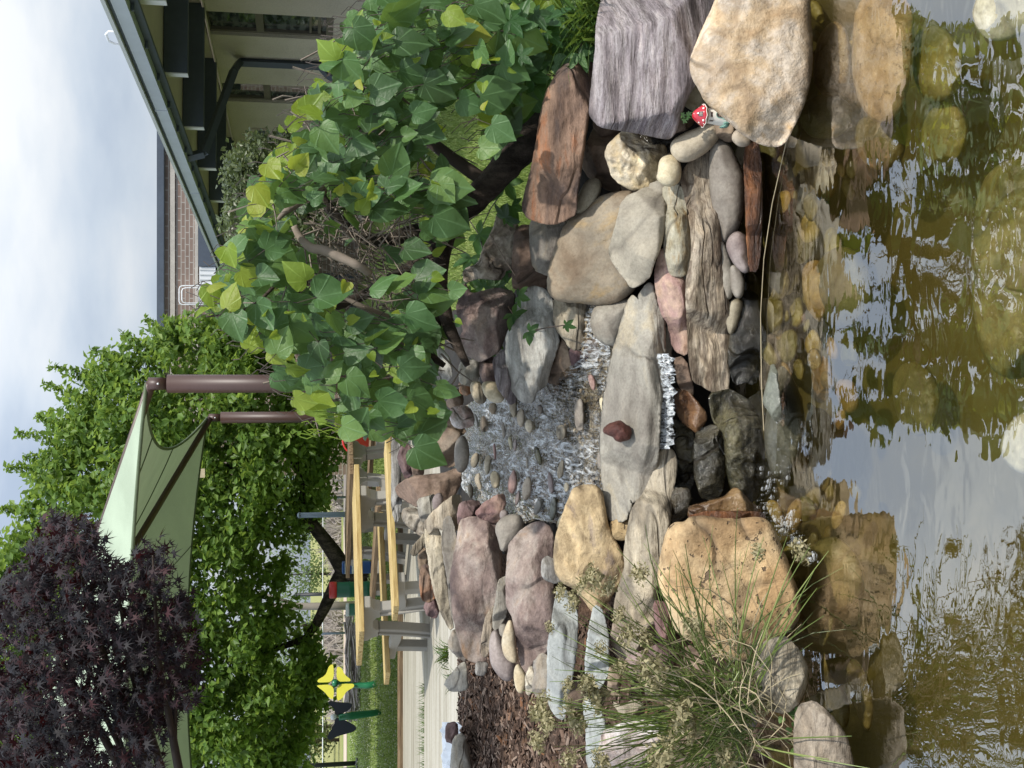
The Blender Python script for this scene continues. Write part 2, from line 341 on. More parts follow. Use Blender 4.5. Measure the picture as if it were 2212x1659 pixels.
ROCKS = []
def rock(name, label, cat, mat, poly, tile=True, y=None, dy=0.0, ridge=None, smooth=1, kf=0.25, kt=2.0, ks=0.0,
         bw=None, rnd=0.85, th=None, amp=0.012, freq=9.0, strata=0.0, sfreq=30.0, zplane=None, group=None, step=None, jit=1.2, parent=None, facets=11, fg=(.4, 2.1), grow=3.0):
    p = np.array([U(*q) if tile else q for q in poly], float)
    base = p[:, 0].max()
    rg = None
    if ridge: rg = sorted([U(*q)[::-1] if tile else q[::-1] for q in ridge])
    p = chaikin(p, smooth, .25 if smooth > 1 else .14)
    if grow:                 # stones stand a little tighter than their traced rims
        t_ = np.roll(p, -1, 0) - np.roll(p, 1, 0); L_ = np.hypot(*t_.T)[:, None] + 1e-9; nn = np.stack([t_[:, 1], -t_[:, 0]], 1) / L_
        sg = np.sign(np.dot(p[:, 0], np.roll(p[:, 1], -1)) - np.dot(p[:, 1], np.roll(p[:, 0], -1))); p = p + nn * sg * grow
    x0, y0_ = p.min(0); x1, y1_ = p.max(0)
    area = 0.5 * abs(np.dot(p[:, 0], np.roll(p[:, 1], 1)) - np.dot(p[:, 1], np.roll(p[:, 0], 1)))
    mind = min(x1 - x0, y1_ - y0_, area / max(x1 - x0, y1_ - y0_) * 1.25)
    st = step or min(7.0, max(2.2, math.sqrt(area / 1800)))
    if y is None:
        y = Yt(min(base, 1660)) if zplane is None else PZ(base, p[:, 1].mean(), zplane).y
    y += dy
    k = y / FPX
    bnd = resample(p, st)
    seed = RNG.uniform(0, 100)
    if jit:
        for i in range(len(bnd)):
            bnd[i] += [noise.noise(Vector((bnd[i][0] * .11, bnd[i][1] * .11, seed))) * jit, noise.noise(Vector((bnd[i][0] * .11, bnd[i][1] * .11, seed + 9))) * jit]
    # interior points
    gx = np.arange(x0, x1, st * 0.92); pts = []
    for i, xx in enumerate(gx):
        yy = np.arange(y0_ + (i % 2) * st / 2, y1_, st); pts.append(np.stack([np.full_like(yy, xx), yy], 1))
    pts = np.concatenate(pts) if pts else np.zeros((0, 2))
    pts = pts + RNG.uniform(-.22, .22, pts.shape) * st
    d, ins = dist_poly(pts, bnd)
    pts = pts[ins & (d > st * 0.45)]
    nb = len(bnd); allp = np.vstack([bnd, pts])
    res = delaunay_2d_cdt([Vector(q) for q in allp], [(i, (i + 1) % nb) for i in range(nb)], [], 1, 1e-6)
    vv = np.array([(q.x, q.y) for q in res[0]]); tris = [tuple(f) for f in res[2]]
    d, _ = dist_poly(vv, bnd)
    isb = d < 1e-3
    B = bw if bw is not None else mind * 0.5
    s = np.clip(d / B, 0, 1)
    Rm = B * k * rnd
    edge = Rm * (1 - np.sqrt(np.clip(1 - (1 - s) ** 2, 0, 1)))
    if facets:               # flat broken faces cut into the edges
        ctr = bnd.mean(0); fr2 = np.random.default_rng(int(seed * 1000))
        rel = (vv - ctr); ext = np.array([x1 - x0, y1_ - y0_]) / 2
        for q in range(facets):
            a = fr2.uniform(0, math.tau); n2 = np.array([math.cos(a), math.sin(a)]); reach = abs(n2[0]) * ext[0] + abs(n2[1]) * ext[1]
            g = fr2.uniform(*fg); start = reach * fr2.uniform(.25, .78); skew = fr2.uniform(-.25, .25); t2 = np.array([-n2[1], n2[0]])
            edge = np.maximum(edge, np.minimum((rel @ n2 - start + skew * (rel @ t2)) * g * k, mind * k * .6))
    if rg is not None:
        rp = np.interp(vv[:, 1], [a for a, b in rg], [b for a, b in rg])
        t = vv[:, 0] - rp
        soft = 5.0
        neg = np.log1p(np.exp(np.clip(-t / soft, -40, 40))) * soft      # how far above the edge
        plane = kf * (base - np.maximum(vv[:, 0], rp)) + kt * neg
    else:
        plane = kf * (base - vv[:, 0]) * 1.0
    plane = (plane + ks * (vv[:, 1] - vv[:, 1].mean())) * k
    yf = y + plane + edge
    W3 = [ray(q[0], q[1]) for q in vv]
    front = []
    cz = Vector((0, 0, CAM_Z))
    for i in range(len(vv)):
        q = cz + W3[i] * yf[i]
        n_ = noise.fractal(q * freq + Vector((seed, seed, 0)), 1.0, 2.0, 4) * amp
        if strata:
            n_ += noise.noise(Vector((q.x * 2.5 + seed, q.y * 2.0, q.z * sfreq + q.x * 1.5))) * strata
        w_ = min(1.0, d[i] / (st * 1.5) * 0.6 + 0.25)
        front.append(q + W3[i] * (n_ * w_))
    T = th if th is not None else mind * k * 0.55
    dm = max(d.max(), 1e-3)
    verts = list(front); bidx = {}
    for i in range(len(vv)):
        if isb[i]: bidx[i] = i
        else:
            pr = math.sqrt(min(1, d[i] / dm)); bidx[i] = len(verts)
            verts.append(cz + W3[i] * (y + plane[i] + max(Rm + T * pr, edge[i] + T * .4 * pr)))
    faces = tris + [(bidx[c], bidx[b], bidx[a]) for a, b, c in tris]
    c0 = sum(verts, Vector()) / len(verts)
    me = mesh(name, [q - c0 for q in verts], faces, True)
    bm = bmesh.new(); bm.from_mesh(me); bmesh.ops.recalc_face_normals(bm, faces=bm.faces); bm.to_mesh(me); bm.free()
    o = link(name, me, R[mat] if isinstance(mat, str) else mat, parent, c0)
    if parent is None: tag(o, label, cat, group)
    ROCKS.append(o)
    return o
COB = dict(facets=0, grow=2.5, smooth=2, bw=None, rnd=0.9, amp=0.004, kf=0.35, jit=0.3)
SLB = dict(smooth=1, bw=7, rnd=0.8, amp=0.008, jit=1.5)
def ystream(px): return float(np.interp(px, [960, 980, 1000, 1050, 1100, 1150, 1200, 1250, 1300], [6.6, 6.3, 6.1, 5.7, 5.35, 5.08, 4.85, 4.68, 4.54]))
# ------------------------------------------------------------------ ground: lawn, bank, pond floor in one sheet
GZ = 0.33
def edge_shift(x):               # how far the bank stands nearer or farther than in the middle
    return float(np.interp(x, [-3, -1.8, -1.3, -.9, -.5, .45, .95, 1.15, 1.4, 2, 3], [-1.2, -.9, -.50, -.22, 0, 0, 0, -.12, -.42, -.7, -1.0]))
PY = [-2, 3.85, 4.1, 4.33, 4.48, 4.63, 4.79, 5.02, 5.5, 6.25, 6.85, 7.5, 8.4, 400]
PZ_ = [-.45, -.42, -.30, -.12, .08, .24, .40, .535, .635, .75, .785, .62, GZ, GZ]
def gz(x, y):
    fx = min(1.0, max(0.0, (y - 4.0) / 3.0))
    yy = y - edge_shift(x) * (1 - fx)
    z = float(np.interp(yy, PY, PZ_))
    z -= .075 * min(1, max(0, (-1.15 - x) / .4)) * min(1, max(0, (yy - 5.2) / .8)) * (1 if z > GZ + .1 else 0)
    z += .055 * math.exp(-((x + .30) / .48) ** 4) * math.exp(-((yy - 6.75) / .5) ** 2)
    r = min(1, max(0, (x - 0.36) / 0.45)); r = r * r * (3 - 2 * r)
    f = min(1, max(0, (yy - 4.75) / 0.9)); f = f * f * (3 - 2 * f)
    z = z * (1 - r * f) + min(z, GZ) * r * f
    if z > GZ + .02:
        z += 0.02 * noise.noise(Vector((x * 4, y * 4, 3)))
    return z
gt = NT('lawn_grass')
v = gt.coord('Object')
f1 = gt.noise(v, 0.6, 4); f2 = gt.noise(v, 14, 5, .7); f3 = gt.noise(v, 60, 2, .7)
c = gt.ramp(f2, [(0.36, (.075,.115,.022)), (0.5, (.14,.195,.045)), (0.62, (.23,.27,.09))])
c = gt.mix(c, (.26,.27,.10), gt.math('MULTIPLY', gt.ramp(f1, [(0.52,(0,0,0)), (0.7,(1,1,1))]), .45))
sx = gt.n('ShaderNodeSeparateXYZ'); tcx = gt.n('ShaderNodeTexCoord'); gt.l(tcx.outputs['Object'], sx.inputs[0])
far = gt.math('SMOOTH_MIN', gt.math('MAXIMUM', gt.math('DIVIDE', gt.math('SUBTRACT', sx.outputs['Y'], 40.0), 6.0), 0.0), 1.0, .01)
c = gt.mix(c, (.30,.28,.12), gt.math('MULTIPLY', far, .75))      # drier, straw coloured field beyond the path
M_GRASS = gt.done(gt.pbr(c, .9, gt.bump(f3, .6, .03), 0, .1))
mt_ = NT('bark_mulch')
v = mt_.coord('Object')
vo = mt_.n('ShaderNodeTexVoronoi'); vo.inputs['Scale'].default_value = 60; mt_.l(v, vo.inputs['Vector'])
c = mt_.mix(mt_.ramp(mt_.noise(v, 70, 3, .7), [(0.3,(.03,.02,.014)), (0.55,(.09,.06,.045)), (0.75,(.22,.16,.12))]), (.16,.085,.045), mt_.math('MULTIPLY', mt_.ramp(mt_.noise(v, 3, 3), [(.5,(0,0,0)),(.65,(1,1,1))]), .6))
M_MULCH = mt_.done(mt_.pbr(c, .95, mt_.bump(vo.outputs['Distance'], .8, .02), 0, .1))
M_SOIL = plain('gap_shade_soil', (.011,.0085,.006), .95, nscale=40, amt=.6, bump=.6)  # soil coloured near black so gaps between stones look shaded
M_FLOOR = plain('pond_floor_silt', (.085,.07,.022), .9, nscale=9, amt=.5, bump=.3)
def axis(lo, hi, dlo, dhi, fine, far_):
    a = list(np.arange(dlo, dhi + 1e-6, fine)); s = fine; q = dhi
    while q < hi: s *= 1.3; q += s; a.append(min(q, hi))
    s = fine; q = dlo
    while q > lo: s *= 1.3; q -= s; a.insert(0, max(q, lo))
    return a
XS = axis(-400, 400, -3.0, 3.0, .07, 1); YS = axis(-6, 600, 2.2, 9.0, .07, 1)
gv = [(x, y, gz(x, y)) for y in YS for x in XS]; nx = len(XS)
gf = []; gm = []
for j in range(len(YS) - 1):
    for i in range(nx - 1):
        gf.append((j*nx+i, j*nx+i+1, (j+1)*nx+i+1, (j+1)*nx+i))
        x = (XS[i] + XS[i+1]) / 2; y = (YS[j] + YS[j+1]) / 2; z = gz(x, y)
        fx = min(1.0, max(0.0, (y - 4.0) / 3.0)); yy = y - edge_shift(x) * (1 - fx)
        wob = .12 * noise.noise(Vector((x * 3, y * 3, 0)))
        if z < -.02: m = 3
        elif x < -.55 - .16 * (y - 4) + wob * .3 and 4.45 + wob < yy < 8.6 and y < 8.9: m = 1
        elif yy < 5.5 + wob * .5 and x > .1: m = 2
        elif yy < 8.2 and x <= .45: m = 2
        elif x > .1 and yy < 5.3: m = 2
        else: m = 0
        gm.append(m)
gme = mesh('ground', gv, gf, True)
for m in (M_GRASS, M_MULCH, M_SOIL, M_FLOOR): gme.materials.append(m)
gme.polygons.foreach_set('material_index', gm)
tag(link('ground', gme), kind='structure')

# concrete table pad and the sandy path beyond the lawn
ct = NT('old_concrete')
v = ct.coord('Object'); vs = ct.coord('Object', (.25, 3.0, 1))
c = ct.ramp(ct.noise(vs, 2.2, 5, .6), [(0.36,(.27,.245,.195)), (0.5,(.37,.345,.285)), (0.64,(.42,.395,.34))])
c = ct.mix(c, ct.ramp(ct.noise(v, 40, 3, .7), [(0.3,(.75,.74,.72)), (0.6,(1,1,1))]), .6, 'MULTIPLY')
M_CONC = ct.done(ct.pbr(c, .9, ct.bump(ct.noise(v, 60, 3), .2, .01), 0, .2))
pad = MB()
pad.box((-5.2, 11.75, GZ + .03), (9.6, 3.0, .10)); pad.box((-5.2, 9.62, GZ + .03), (9.6, 1.24, .10)); pad.box((-5.2, 14.0, GZ + .03), (9.6, 1.46, .10))
tag(pad.build('patio', M_CONC), kind='structure')
pm = mesh('path', [(-120, 38.5, GZ+.012), (60, 38.5, GZ+.012), (60, 42, GZ+.012), (-120, 42, GZ+.012)], [(0,1,2,3)])
tag(link('path', pm, plain('sandy_path', (.42,.33,.25), .95, nscale=3)), kind='structure')

# ------------------------------------------------------------------ water
wt = NT('pond_water')
v = wt.coord('Object'); v2 = wt.coord('Object', (1, 1.6, 1))
h1 = wt.noise(v2, 5.5, 2, .5, None, .4); h2 = wt.noise(v2, 24, 2, .5)
# ripples spread from the foot of the fall
sp = wt.n('ShaderNodeSeparateXYZ'); t0 = wt.n('ShaderNodeTexCoord'); wt.l(t0.outputs['Object'], sp.inputs[0])
dx = wt.math('SUBTRACT', sp.outputs['X'], -.42); dy = wt.math('SUBTRACT', sp.outputs['Y'], 3.75)
rr = wt.math('SQRT', wt.math('ADD', wt.math('MULTIPLY', dx, dx), wt.math('MULTIPLY', dy, dy)))
near = wt.math('DIVIDE', .16, wt.math('ADD', rr, .12))
h = wt.math('ADD', wt.math('MULTIPLY', h1, .8), wt.math('MULTIPLY', wt.math('MULTIPLY', h2, near), .22))
nrm = wt.bump(h, .065, .05)
fr = wt.n('ShaderNodeFresnel'); fr.inputs['IOR'].default_value = 1.36; wt.l(nrm, fr.inputs['Normal'])
gl = wt.n('ShaderNodeBsdfGlossy'); gl.inputs['Roughness'].default_value = 0.0; gl.inputs['Color'].default_value = (1,1,1,1); wt.l(nrm, gl.inputs['Normal'])
tr = wt.n('ShaderNodeBsdfTransparent'); tr.inputs['Color'].default_value = (.97,.95,.85,1)
mx = wt.n('ShaderNodeMixShader')
wt.l(wt.math('MINIMUM', wt.math('MULTIPLY_ADD', fr.outputs[0], 1.3, .19), .95), mx.inputs[0]); wt.l(tr.outputs[0], mx.inputs[1]); wt.l(gl.outputs[0], mx.inputs[2])
va = wt.n('ShaderNodeVolumePrincipled'); va.inputs['Color'].default_value = (.13,.11,.03,1); va.inputs['Density'].default_value = 1.25; va.inputs['Absorption Color'].default_value = (.60,.50,.14,1)
wt.l(mx.outputs[0], wt.out.inputs['Surface']); wt.l(va.outputs[0], wt.out.inputs['Volume'])
M_WATER = wt.m
wb = MB(); wb.box((0, 1.6, -.40), (8.0, 6.0, .80))
tag(wb.build('pond_water', M_WATER), kind='structure')

# the stream bed and its thin sheet of running water
SB = [(985,880,1010),(1000,880,1060),(1050,850,1100),(1100,800,1140),(1150,770,1120),(1200,760,1130),(1250,700,1130),(1300,610,1140),(1330,600,1150)]
def stream_pt(px, py, up=0.0):
    p = P(px, py, ystream(px) if px <= 1300 else 4.54 - (px - 1300) * .0022); p.z += up; return p
def stream_sheet(name, mat, up, wob=0.0, nx_=60, ny_=40):
    vs = []; fs = []
    for i in range(nx_ + 1):
        px = 980 + (1318 - 980) * i / nx_
        a = np.interp(px, [q[0] for q in SB], [q[1] for q in SB]); b = np.interp(px, [q[0] for q in SB], [q[2] for q in SB])
        for j in range(ny_ + 1):
            p = stream_pt(px, a + (b - a) * j / ny_, up)
            p.z += wob * noise.noise(Vector((p.x * 22, p.y * 9, 1.0)))
            vs.append(p)
    for i in range(nx_):
        for j in range(ny_): fs.append((i*(ny_+1)+j, i*(ny_+1)+j+1, (i+1)*(ny_+1)+j+1, (i+1)*(ny_+1)+j))
    return tag(link(name, mesh(name, vs, fs, True), mat), kind='structure')
bt = NT('stream_gravel')
v = bt.coord('Object')
vo = bt.n('ShaderNodeTexVoronoi'); vo.inputs['Scale'].default_value = 75; bt.l(v, vo.inputs['Vector'])
c = bt.mix(bt.ramp(vo.outputs['Color'], [(0.2,(.10,.08,.055)), (0.5,(.26,.22,.16)), (0.8,(.42,.37,.29))]), bt.ramp(vo.outputs['Distance'], [(0.1,(1,1,1)), (0.6,(.25,.23,.2))]), .8, 'MULTIPLY')
M_GRAVEL = bt.done(bt.pbr(c, .6, bt.bump(vo.outputs['Distance'], -1.0, .012), 0, .4))
stream_sheet('stream_bed', M_GRAVEL, -.030, .006)
st_ = NT('running_water')
v = st_.coord('Object', (1.0, .30, .30))
hh = st_.noise(v, 34, 3, .55, None, .9); h2 = st_.noise(v, 90, 2, .5)
h = st_.math('ADD', hh, st_.math('MULTIPLY', h2, .4))
nrm = st_.bump(h, .85, .03)
fr = st_.n('ShaderNodeFresnel'); fr.inputs['IOR'].default_value = 1.33; st_.l(nrm, fr.inputs['Normal'])
gl = st_.n('ShaderNodeBsdfGlossy'); gl.inputs['Roughness'].default_value = .06; st_.l(nrm, gl.inputs['Normal'])
tr = st_.n('ShaderNodeBsdfTransparent'); tr.inputs['Color'].default_value = (.88,.85,.77,1)
df = st_.n('ShaderNodeBsdfDiffuse'); df.inputs['Color'].default_value = (.58,.60,.61,1)
m1 = st_.n('ShaderNodeMixShader'); st_.l(st_.math('MINIMUM', st_.math('MULTIPLY', fr.outputs[0], 2.2), .8), m1.inputs[0]); st_.l(tr.outputs[0], m1.inputs[1]); st_.l(gl.outputs[0], m1.inputs[2])
big = st_.noise(st_.coord('Object'), 3.2, 3, .6)
foam = st_.math('MULTIPLY', st_.ramp(st_.noise(v, 46, 5, .72, None, .9), [(.47,(0,0,0)), (.62,(1,1,1))]), st_.ramp(big, [(.40,(0,0,0)), (.55,(1,1,1))]))  # sky glints painted as white diffuse patches on the running water
m2 = st_.n('ShaderNodeMixShader'); st_.l(st_.math('MULTIPLY', foam, .8), m2.inputs[0]); st_.l(m1.outputs[0], m2.inputs[1]); st_.l(df.outputs[0], m2.inputs[2])
M_STREAM = st_.done(m2)
stream_sheet('stream_water', M_STREAM, .0, .008, 90, 60)
# ------------------------------------------------------------------ stones of the waterfall wall
def o_(*pts): return list(pts)
# right bank
rock('stone', 'orange brown squared block lying in front of the trunk', 'stone', 'orange',
     [(985,285),(1022,290),(1030,380),(1022,500),(1002,640),(985,760),(970,870),(955,952),(950,1040),(945,1062),(905,1085),(860,1105),(820,1110),(760,1095),(715,1080),(690,1045),(690,1010),(703,952),(735,830),(760,700),(780,560),(810,450),(850,380),(880,330),(920,318),(950,300)],
     y=4.35, ridge=[(925,300),(850,420),(825,560),(800,700),(780,830),(765,952),(765,1090)], kf=0.15, kt=2.0, bw=9, rnd=.9, amp=.014, th=.3)
rock('boulder', 'large purple grey slab with fine streaks above the mushroom house', 'boulder', 'purple',
     [(1082,-60),(1082,0),(1057,110),(1052,250),(1037,380),(1027,480),(1020,570),(1067,625),(1152,640),(1252,655),(1352,675),(1407,688),(1437,665),(1462,600),(1492,500),(1540,415),(1640,330),(1690,100),(1690,-60)],
     y=3.86, ridge=[(1100,-60),(1085,200),(1065,450),(1075,600)], kf=0.42, kt=1.5, bw=12, rnd=.9, amp=.010, strata=.010, sfreq=38, th=.5)
rock('boulder', 'big pale tan boulder half standing in the pond at right', 'boulder', 'tan',
     [(1662,-70),(1652,0),(1592,120),(1542,240),(1517,310),(1532,390),(1572,450),(1592,500),(1652,550),(1712,600),(1762,650),(1822,690),(1892,720),(1952,725),(1992,700),(2030,620),(2072,540),(2105,430),(2120,330),(2120,200),(2110,80),(2105,-70)],
     y=3.42, kf=0.42, bw=46, rnd=.75, amp=.022, freq=6, th=.5, smooth=2, facets=6, fg=(.2,.7))
rock('stone', 'dull brown stone behind the rough tan rock', 'stone', 'brown',
     [(1052,620),(1112,625),(1180,640),(1240,700),(1240,800),(1200,915),(1150,950),(1100,935),(1010,870),(975,800),(995,740),(1025,680)], y=4.55, bw=20, amp=.012)
rock('stone', 'rough knobbly tan rock left of the purple slab', 'stone', 'tan',
     [(1197,640),(1252,660),(1272,690),(1327,725),(1392,720),(1402,760),(1367,830),(1357,880),(1332,910),(1282,935),(1232,940),(1172,910),(1132,870),(1117,820),(1097,760),(1117,715),(1157,680)],
     y=4.2, bw=26, rnd=.9, amp=.028, freq=11, kf=.4)
rock('stone', 'narrow olive cobble under the end of the orange block', 'stone', 'cob_olive',
     [(985,930),(1010,895),(1050,885),(1075,905),(1070,950),(1040,1010),(1015,1045),(985,1060),(955,1058),(950,1010)], y=4.5, **COB)
rock('stone', 'smooth oblong tan cobble leaning beside the mushroom house', 'stone', 'cob_tan',
     [(1422,730),(1432,700),(1482,665),(1552,640),(1602,615),(1642,612),(1667,640),(1662,680),(1612,740),(1562,775),(1512,800),(1462,800),(1432,770)], y=3.98, **COB)
rock('stone', 'cream egg shaped pebble between the slabs at right', 'stone', 'cob_cream',
     [(1367,800),(1392,775),(1432,770),(1462,800),(1472,850),(1462,900),(1432,920),(1392,920),(1352,885),(1364,850)], y=4.05, **COB)
rock('stone', 'long weathered layered stone like a beam above the waterline', 'stone', 'weathered',
     [(1592,745),(1617,765),(1632,790),(1640,870),(1648,952),(1655,1060),(1668,1180),(1680,1290),(1695,1370),(1697,1450),(1707,1520),(1719,1640),(1712,1740),(1708,1850),(1702,1945),(1665,1952),(1640,1945),(1580,1910),(1535,1890),(1525,1830),(1512,1750),(1510,1640),(1505,1560),(1500,1440),(1505,1380),(1525,1290),(1530,1200),(1520,1100),(1500,1000),(1490,952),(1475,900),(1490,840),(1520,800),(1560,770)],
     y=4.0, bw=24, rnd=.75, amp=.022, freq=8, strata=.012, sfreq=30, th=.25, kf=.2)
rock('stone', 'long grey brown cobble under the layered beam stone', 'stone', 'cob_grey',
     [(1640,690),(1672,690),(1712,720),(1752,800),(1787,870),(1792,952),(1782,1060),(1765,1120),(1742,1155),(1692,1215),(1660,1180),(1630,1060),(1620,952),(1615,800),(1625,720)], y=3.98, **COB)
rock('pebble', 'small tan pebble against the tan boulder by the mushroom house', 'pebble', 'cob_tan',
     [(1727,680),(1742,650),(1772,645),(1802,665),(1822,700),(1802,720),(1767,725),(1737,705)], y=3.86, **COB)
rock('stone', 'mauve rounded pebble just above the rusty waterline stone', 'stone', 'cob_mauve',
     [(1697,1222),(1712,1177),(1742,1152),(1772,1152),(1802,1182),(1812,1242),(1824,1292),(1817,1337),(1792,1354),(1762,1337),(1727,1292)], y=3.93, **COB)
rock('stone', 'narrow brown cobble between beam stone and mauve pebble', 'stone', 'cob_grey',
     [(1650,1190),(1682,1202),(1707,1262),(1732,1352),(1734,1432),(1717,1482),(1690,1480),(1670,1390)], y=4.0, **COB)
rock('pebble', 'small grey brown pebble below the middle of the beam stone', 'pebble', 'cob_grey',
     [(1722,1317),(1752,1322),(1782,1372),(1784,1432),(1772,1477),(1742,1472),(1722,1420),(1720,1362)], y=3.97, **COB)
rock('pebble', 'brown pebble under the left half of the beam stone', 'pebble', 'cob_olive',
     [(1705,1507),(1752,1477),(1780,1497),(1762,1572),(1742,1632),(1715,1662),(1700,1600)], y=4.0, **COB)
rock('stone', 'long black wet stone at the waterline under the beam stone', 'stone', 'wet_dark',
     [(1790,1360),(1842,1362),(1860,1430),(1868,1560),(1872,1650),(1866,1740),(1842,1830),(1800,1890),(1740,1905),(1710,1800),(1715,1660),(1760,1520)], y=4.0, bw=30, rnd=.7, amp=.01)
rock('stone', 'rust stained flat stone along the waterline at right', 'stone', 'rust',
     [(1800,700),(1850,700),(1866,800),(1870,952),(1870,1100),(1862,1250),(1845,1345),(1815,1340),(1800,1150),(1795,952),(1788,800)], y=3.84, bw=12, rnd=.8, amp=.012, th=.2)
rock('stone', 'smooth olive flagstone leaning against the brown boulder', 'stone', 'green_slate',
     [(1362,900),(1384,905),(1392,1012),(1386,1132),(1366,1232),(1336,1302),(1314,1372),(1264,1412),(1227,1424),(1207,1392),(1167,1342),(1132,1292),(1117,1242),(1137,1172),(1157,1102),(1177,1012),(1212,972),(1262,952),(1310,918)],
     y=4.12, ridge=[(1362,895),(1362,1060),(1350,1180),(1305,1290),(1245,1410)], kf=.1, kt=.95, bw=5, rnd=.7, amp=.005, strata=.004, th=.12)
rock('stone', 'olive slab with rusty front edge below the egg pebble', 'stone', 'mossy',
     [(1387,925),(1452,915),(1492,952),(1497,1052),(1512,1142),(1524,1222),(1522,1282),(1502,1352),(1472,1370),(1422,1362),(1412,1332),(1392,1252),(1392,1102),(1387,1000)],
     y=4.06, ridge=[(1440,920),(1452,1050),(1457,1200),(1440,1360)], kf=.3, kt=1.7, bw=6, amp=.012, strata=.006, th=.22)
rock('stone', 'pink and maroon quartzite stone below the olive flagstone', 'stone', 'pink',
     [(1372,1242),(1392,1237),(1402,1282),(1417,1362),(1472,1372),(1497,1402),(1507,1472),(1527,1542),(1532,1612),(1512,1692),(1497,1762),(1452,1742),(1422,1692),(1412,1602),(1382,1562),(1362,1492),(1347,1402),(1347,1352),(1357,1302)],
     y=4.1, ridge=[(1380,1240),(1405,1382),(1440,1512),(1470,1632),(1480,1745)], kf=.2, kt=1.9, bw=6, amp=.014, th=.22)
rock('stone', 'big smooth brown boulder in the middle of the wall', 'boulder', 'boulder_brown',
     [(1245,952),(1180,952),(1110,962),(1050,992),(1000,1052),(930,1082),(890,1132),(870,1192),(845,1252),(820,1332),(812,1412),(825,1462),(870,1492),(980,1497),(1080,1512),(1150,1497),(1210,1462),(1250,1420),(1270,1300),(1270,1100)],
     y=4.36, bw=55, rnd=.65, amp=.014, freq=5, kf=.55, smooth=2, th=.3, facets=5, fg=(.2,.7))
rock('stone', 'rounded grey stone behind the right end of the lip slab', 'stone', 'cob_grey',
     [(1028,1592),(1037,1540),(1060,1512),(1130,1500),(1230,1475),(1232,1540),(1190,1640),(1160,1717),(1105,1712),(1062,1682),(1035,1642)], y=4.42, **COB)
rock('stone', 'small mauve grey stone at the edge of the stream by the round grey stone', 'stone', 'cob_mauve',
     [(992,1702),(1022,1672),(1062,1692),(1092,1720),(1088,1772),(1047,1772),(1012,1742)], y=4.6, bw=8, amp=.008)
rock('stone', 'tan grey angular stone under the big brown boulder', 'stone', 'slate_tan',
     [(842,1480),(960,1480),(1030,1502),(1030,1602),(1022,1652),(985,1722),(955,1737),(920,1717),(890,1672),(862,1642),(845,1582)], y=4.62,
     ridge=[(960,1490),(950,1600),(930,1725)], kf=.3, kt=1.2, bw=7, amp=.012, strata=.006)
rock('stone', 'small dark red stone at the stream under the tan grey stone', 'stone', 'maroon',
     [(920,1730),(990,1725),(1045,1747),(1052,1782),(1020,1812),(970,1822),(935,1812)], y=4.66, bw=10, amp=.01)
rock('slab', 'large pale grey slab sloping into the stream at right', 'slab', 'pale',
     [(690,1442),(740,1422),(790,1432),(830,1482),(845,1592),(872,1662),(850,1742),(820,1832),(800,1912),(750,1940),(740,1990),(705,1998),(670,1975),(640,1935),(620,1904),(612,1850),(608,1750),(610,1660),(640,1610),(660,1550),(675,1490)],
     y=4.72, ridge=[(770,1430),(785,1560),(778,1700),(750,1850),(735,1995)], kf=.45, kt=1.4, bw=7, amp=.014, strata=.009, sfreq=26, th=.22)
rock('stone', 'dark brown wedge stone beside the pale slab at the stream', 'stone', 'brown',
     [(870,1672),(900,1712),(932,1802),(982,1842),(965,1862),(885,1867),(865,1904),(860,1950),(800,1950),(795,1900),(825,1830),(850,1750)], y=4.72,
     ridge=[(900,1700),(905,1800),(960,1850)], kf=.3, kt=1.4, bw=6, amp=.008)
rock('stone', 'dark brown rectangular block below the creeper leaves', 'stone', 'brown',
     [(640,1292),(650,1152),(680,1120),(725,1120),(735,1242),(745,1332),(785,1352),(812,1372),(805,1422),(760,1432),(680,1442),(640,1422)], y=4.85, bw=8, amp=.01)
rock('stone', 'grey block with a pinkish top strip behind the brown boulder', 'stone', 'slate',
     [(725,1097),(800,1092),(860,1100),(910,1090),(900,1140),(880,1192),(850,1252),(825,1367),(772,1347),(740,1332),(728,1232)], y=4.7,
     ridge=[(750,1095),(772,1200),(792,1290),(792,1360)], kf=.15, kt=1.8, bw=5, amp=.007)
rock('stone', 'cream rough stone behind the creeper leaves', 'stone', 'cream_rough',
     [(570,1040),(620,1080),(665,1120),(665,1250),(650,1360),(560,1385),(470,1375),(400,1400),(395,1340),(470,1310),(500,1220),(540,1150)], y=5.1, bw=16, amp=.03, freq=12)
rock('stone', 'purplish brown stone under the drooping branches', 'stone', 'purplebrown',
     [(395,1400),(430,1462),(560,1430),(645,1450),(640,1552),(605,1640),(570,1740),(500,1780),(470,1790),(380,1740),(362,1692),(400,1640),(360,1540)], y=5.05, bw=10, kf=.6, amp=.014)
rock('stone', 'pale pinkish grey stone at the tip of the drooping branch', 'stone', 'pale',
     [(190,1692),(250,1692),(325,1780),(335,1880),(250,1880),(170,1860),(120,1832),(130,1762)], y=5.6, bw=9, kf=.6, amp=.014)
rock('stone', 'grey stone beside a dark gap at the head of the stream', 'stone', 'slate',
     [(375,1802),(430,1792),(475,1780),(468,1870),(440,1912),(380,1900)], y=5.45, bw=7, amp=.008)
rock('stone', 'red grey square stone above the cream pebbles', 'stone', 'maroon',
     [(478,1780),(550,1775),(558,1840),(552,1905),(500,1900),(478,1850)], y=5.2, bw=8, amp=.008)
rock('stone', 'thin pale purple slab edging the stream behind the pale slab', 'stone', 'purple',
     [(540,1780),(605,1740),(620,1852),(640,1940),(652,1990),(625,2002),(600,1965),(565,1920)], y=4.98, bw=8, amp=.008, strata=.004)
rock('pebble', 'cream rounded stone at the right edge of the stream', 'pebble', 'cob_cream',
     [(485,1895),(560,1895),(590,1944),(592,1984),(560,1997),(520,1980),(495,1944)], y=5.1, **COB)
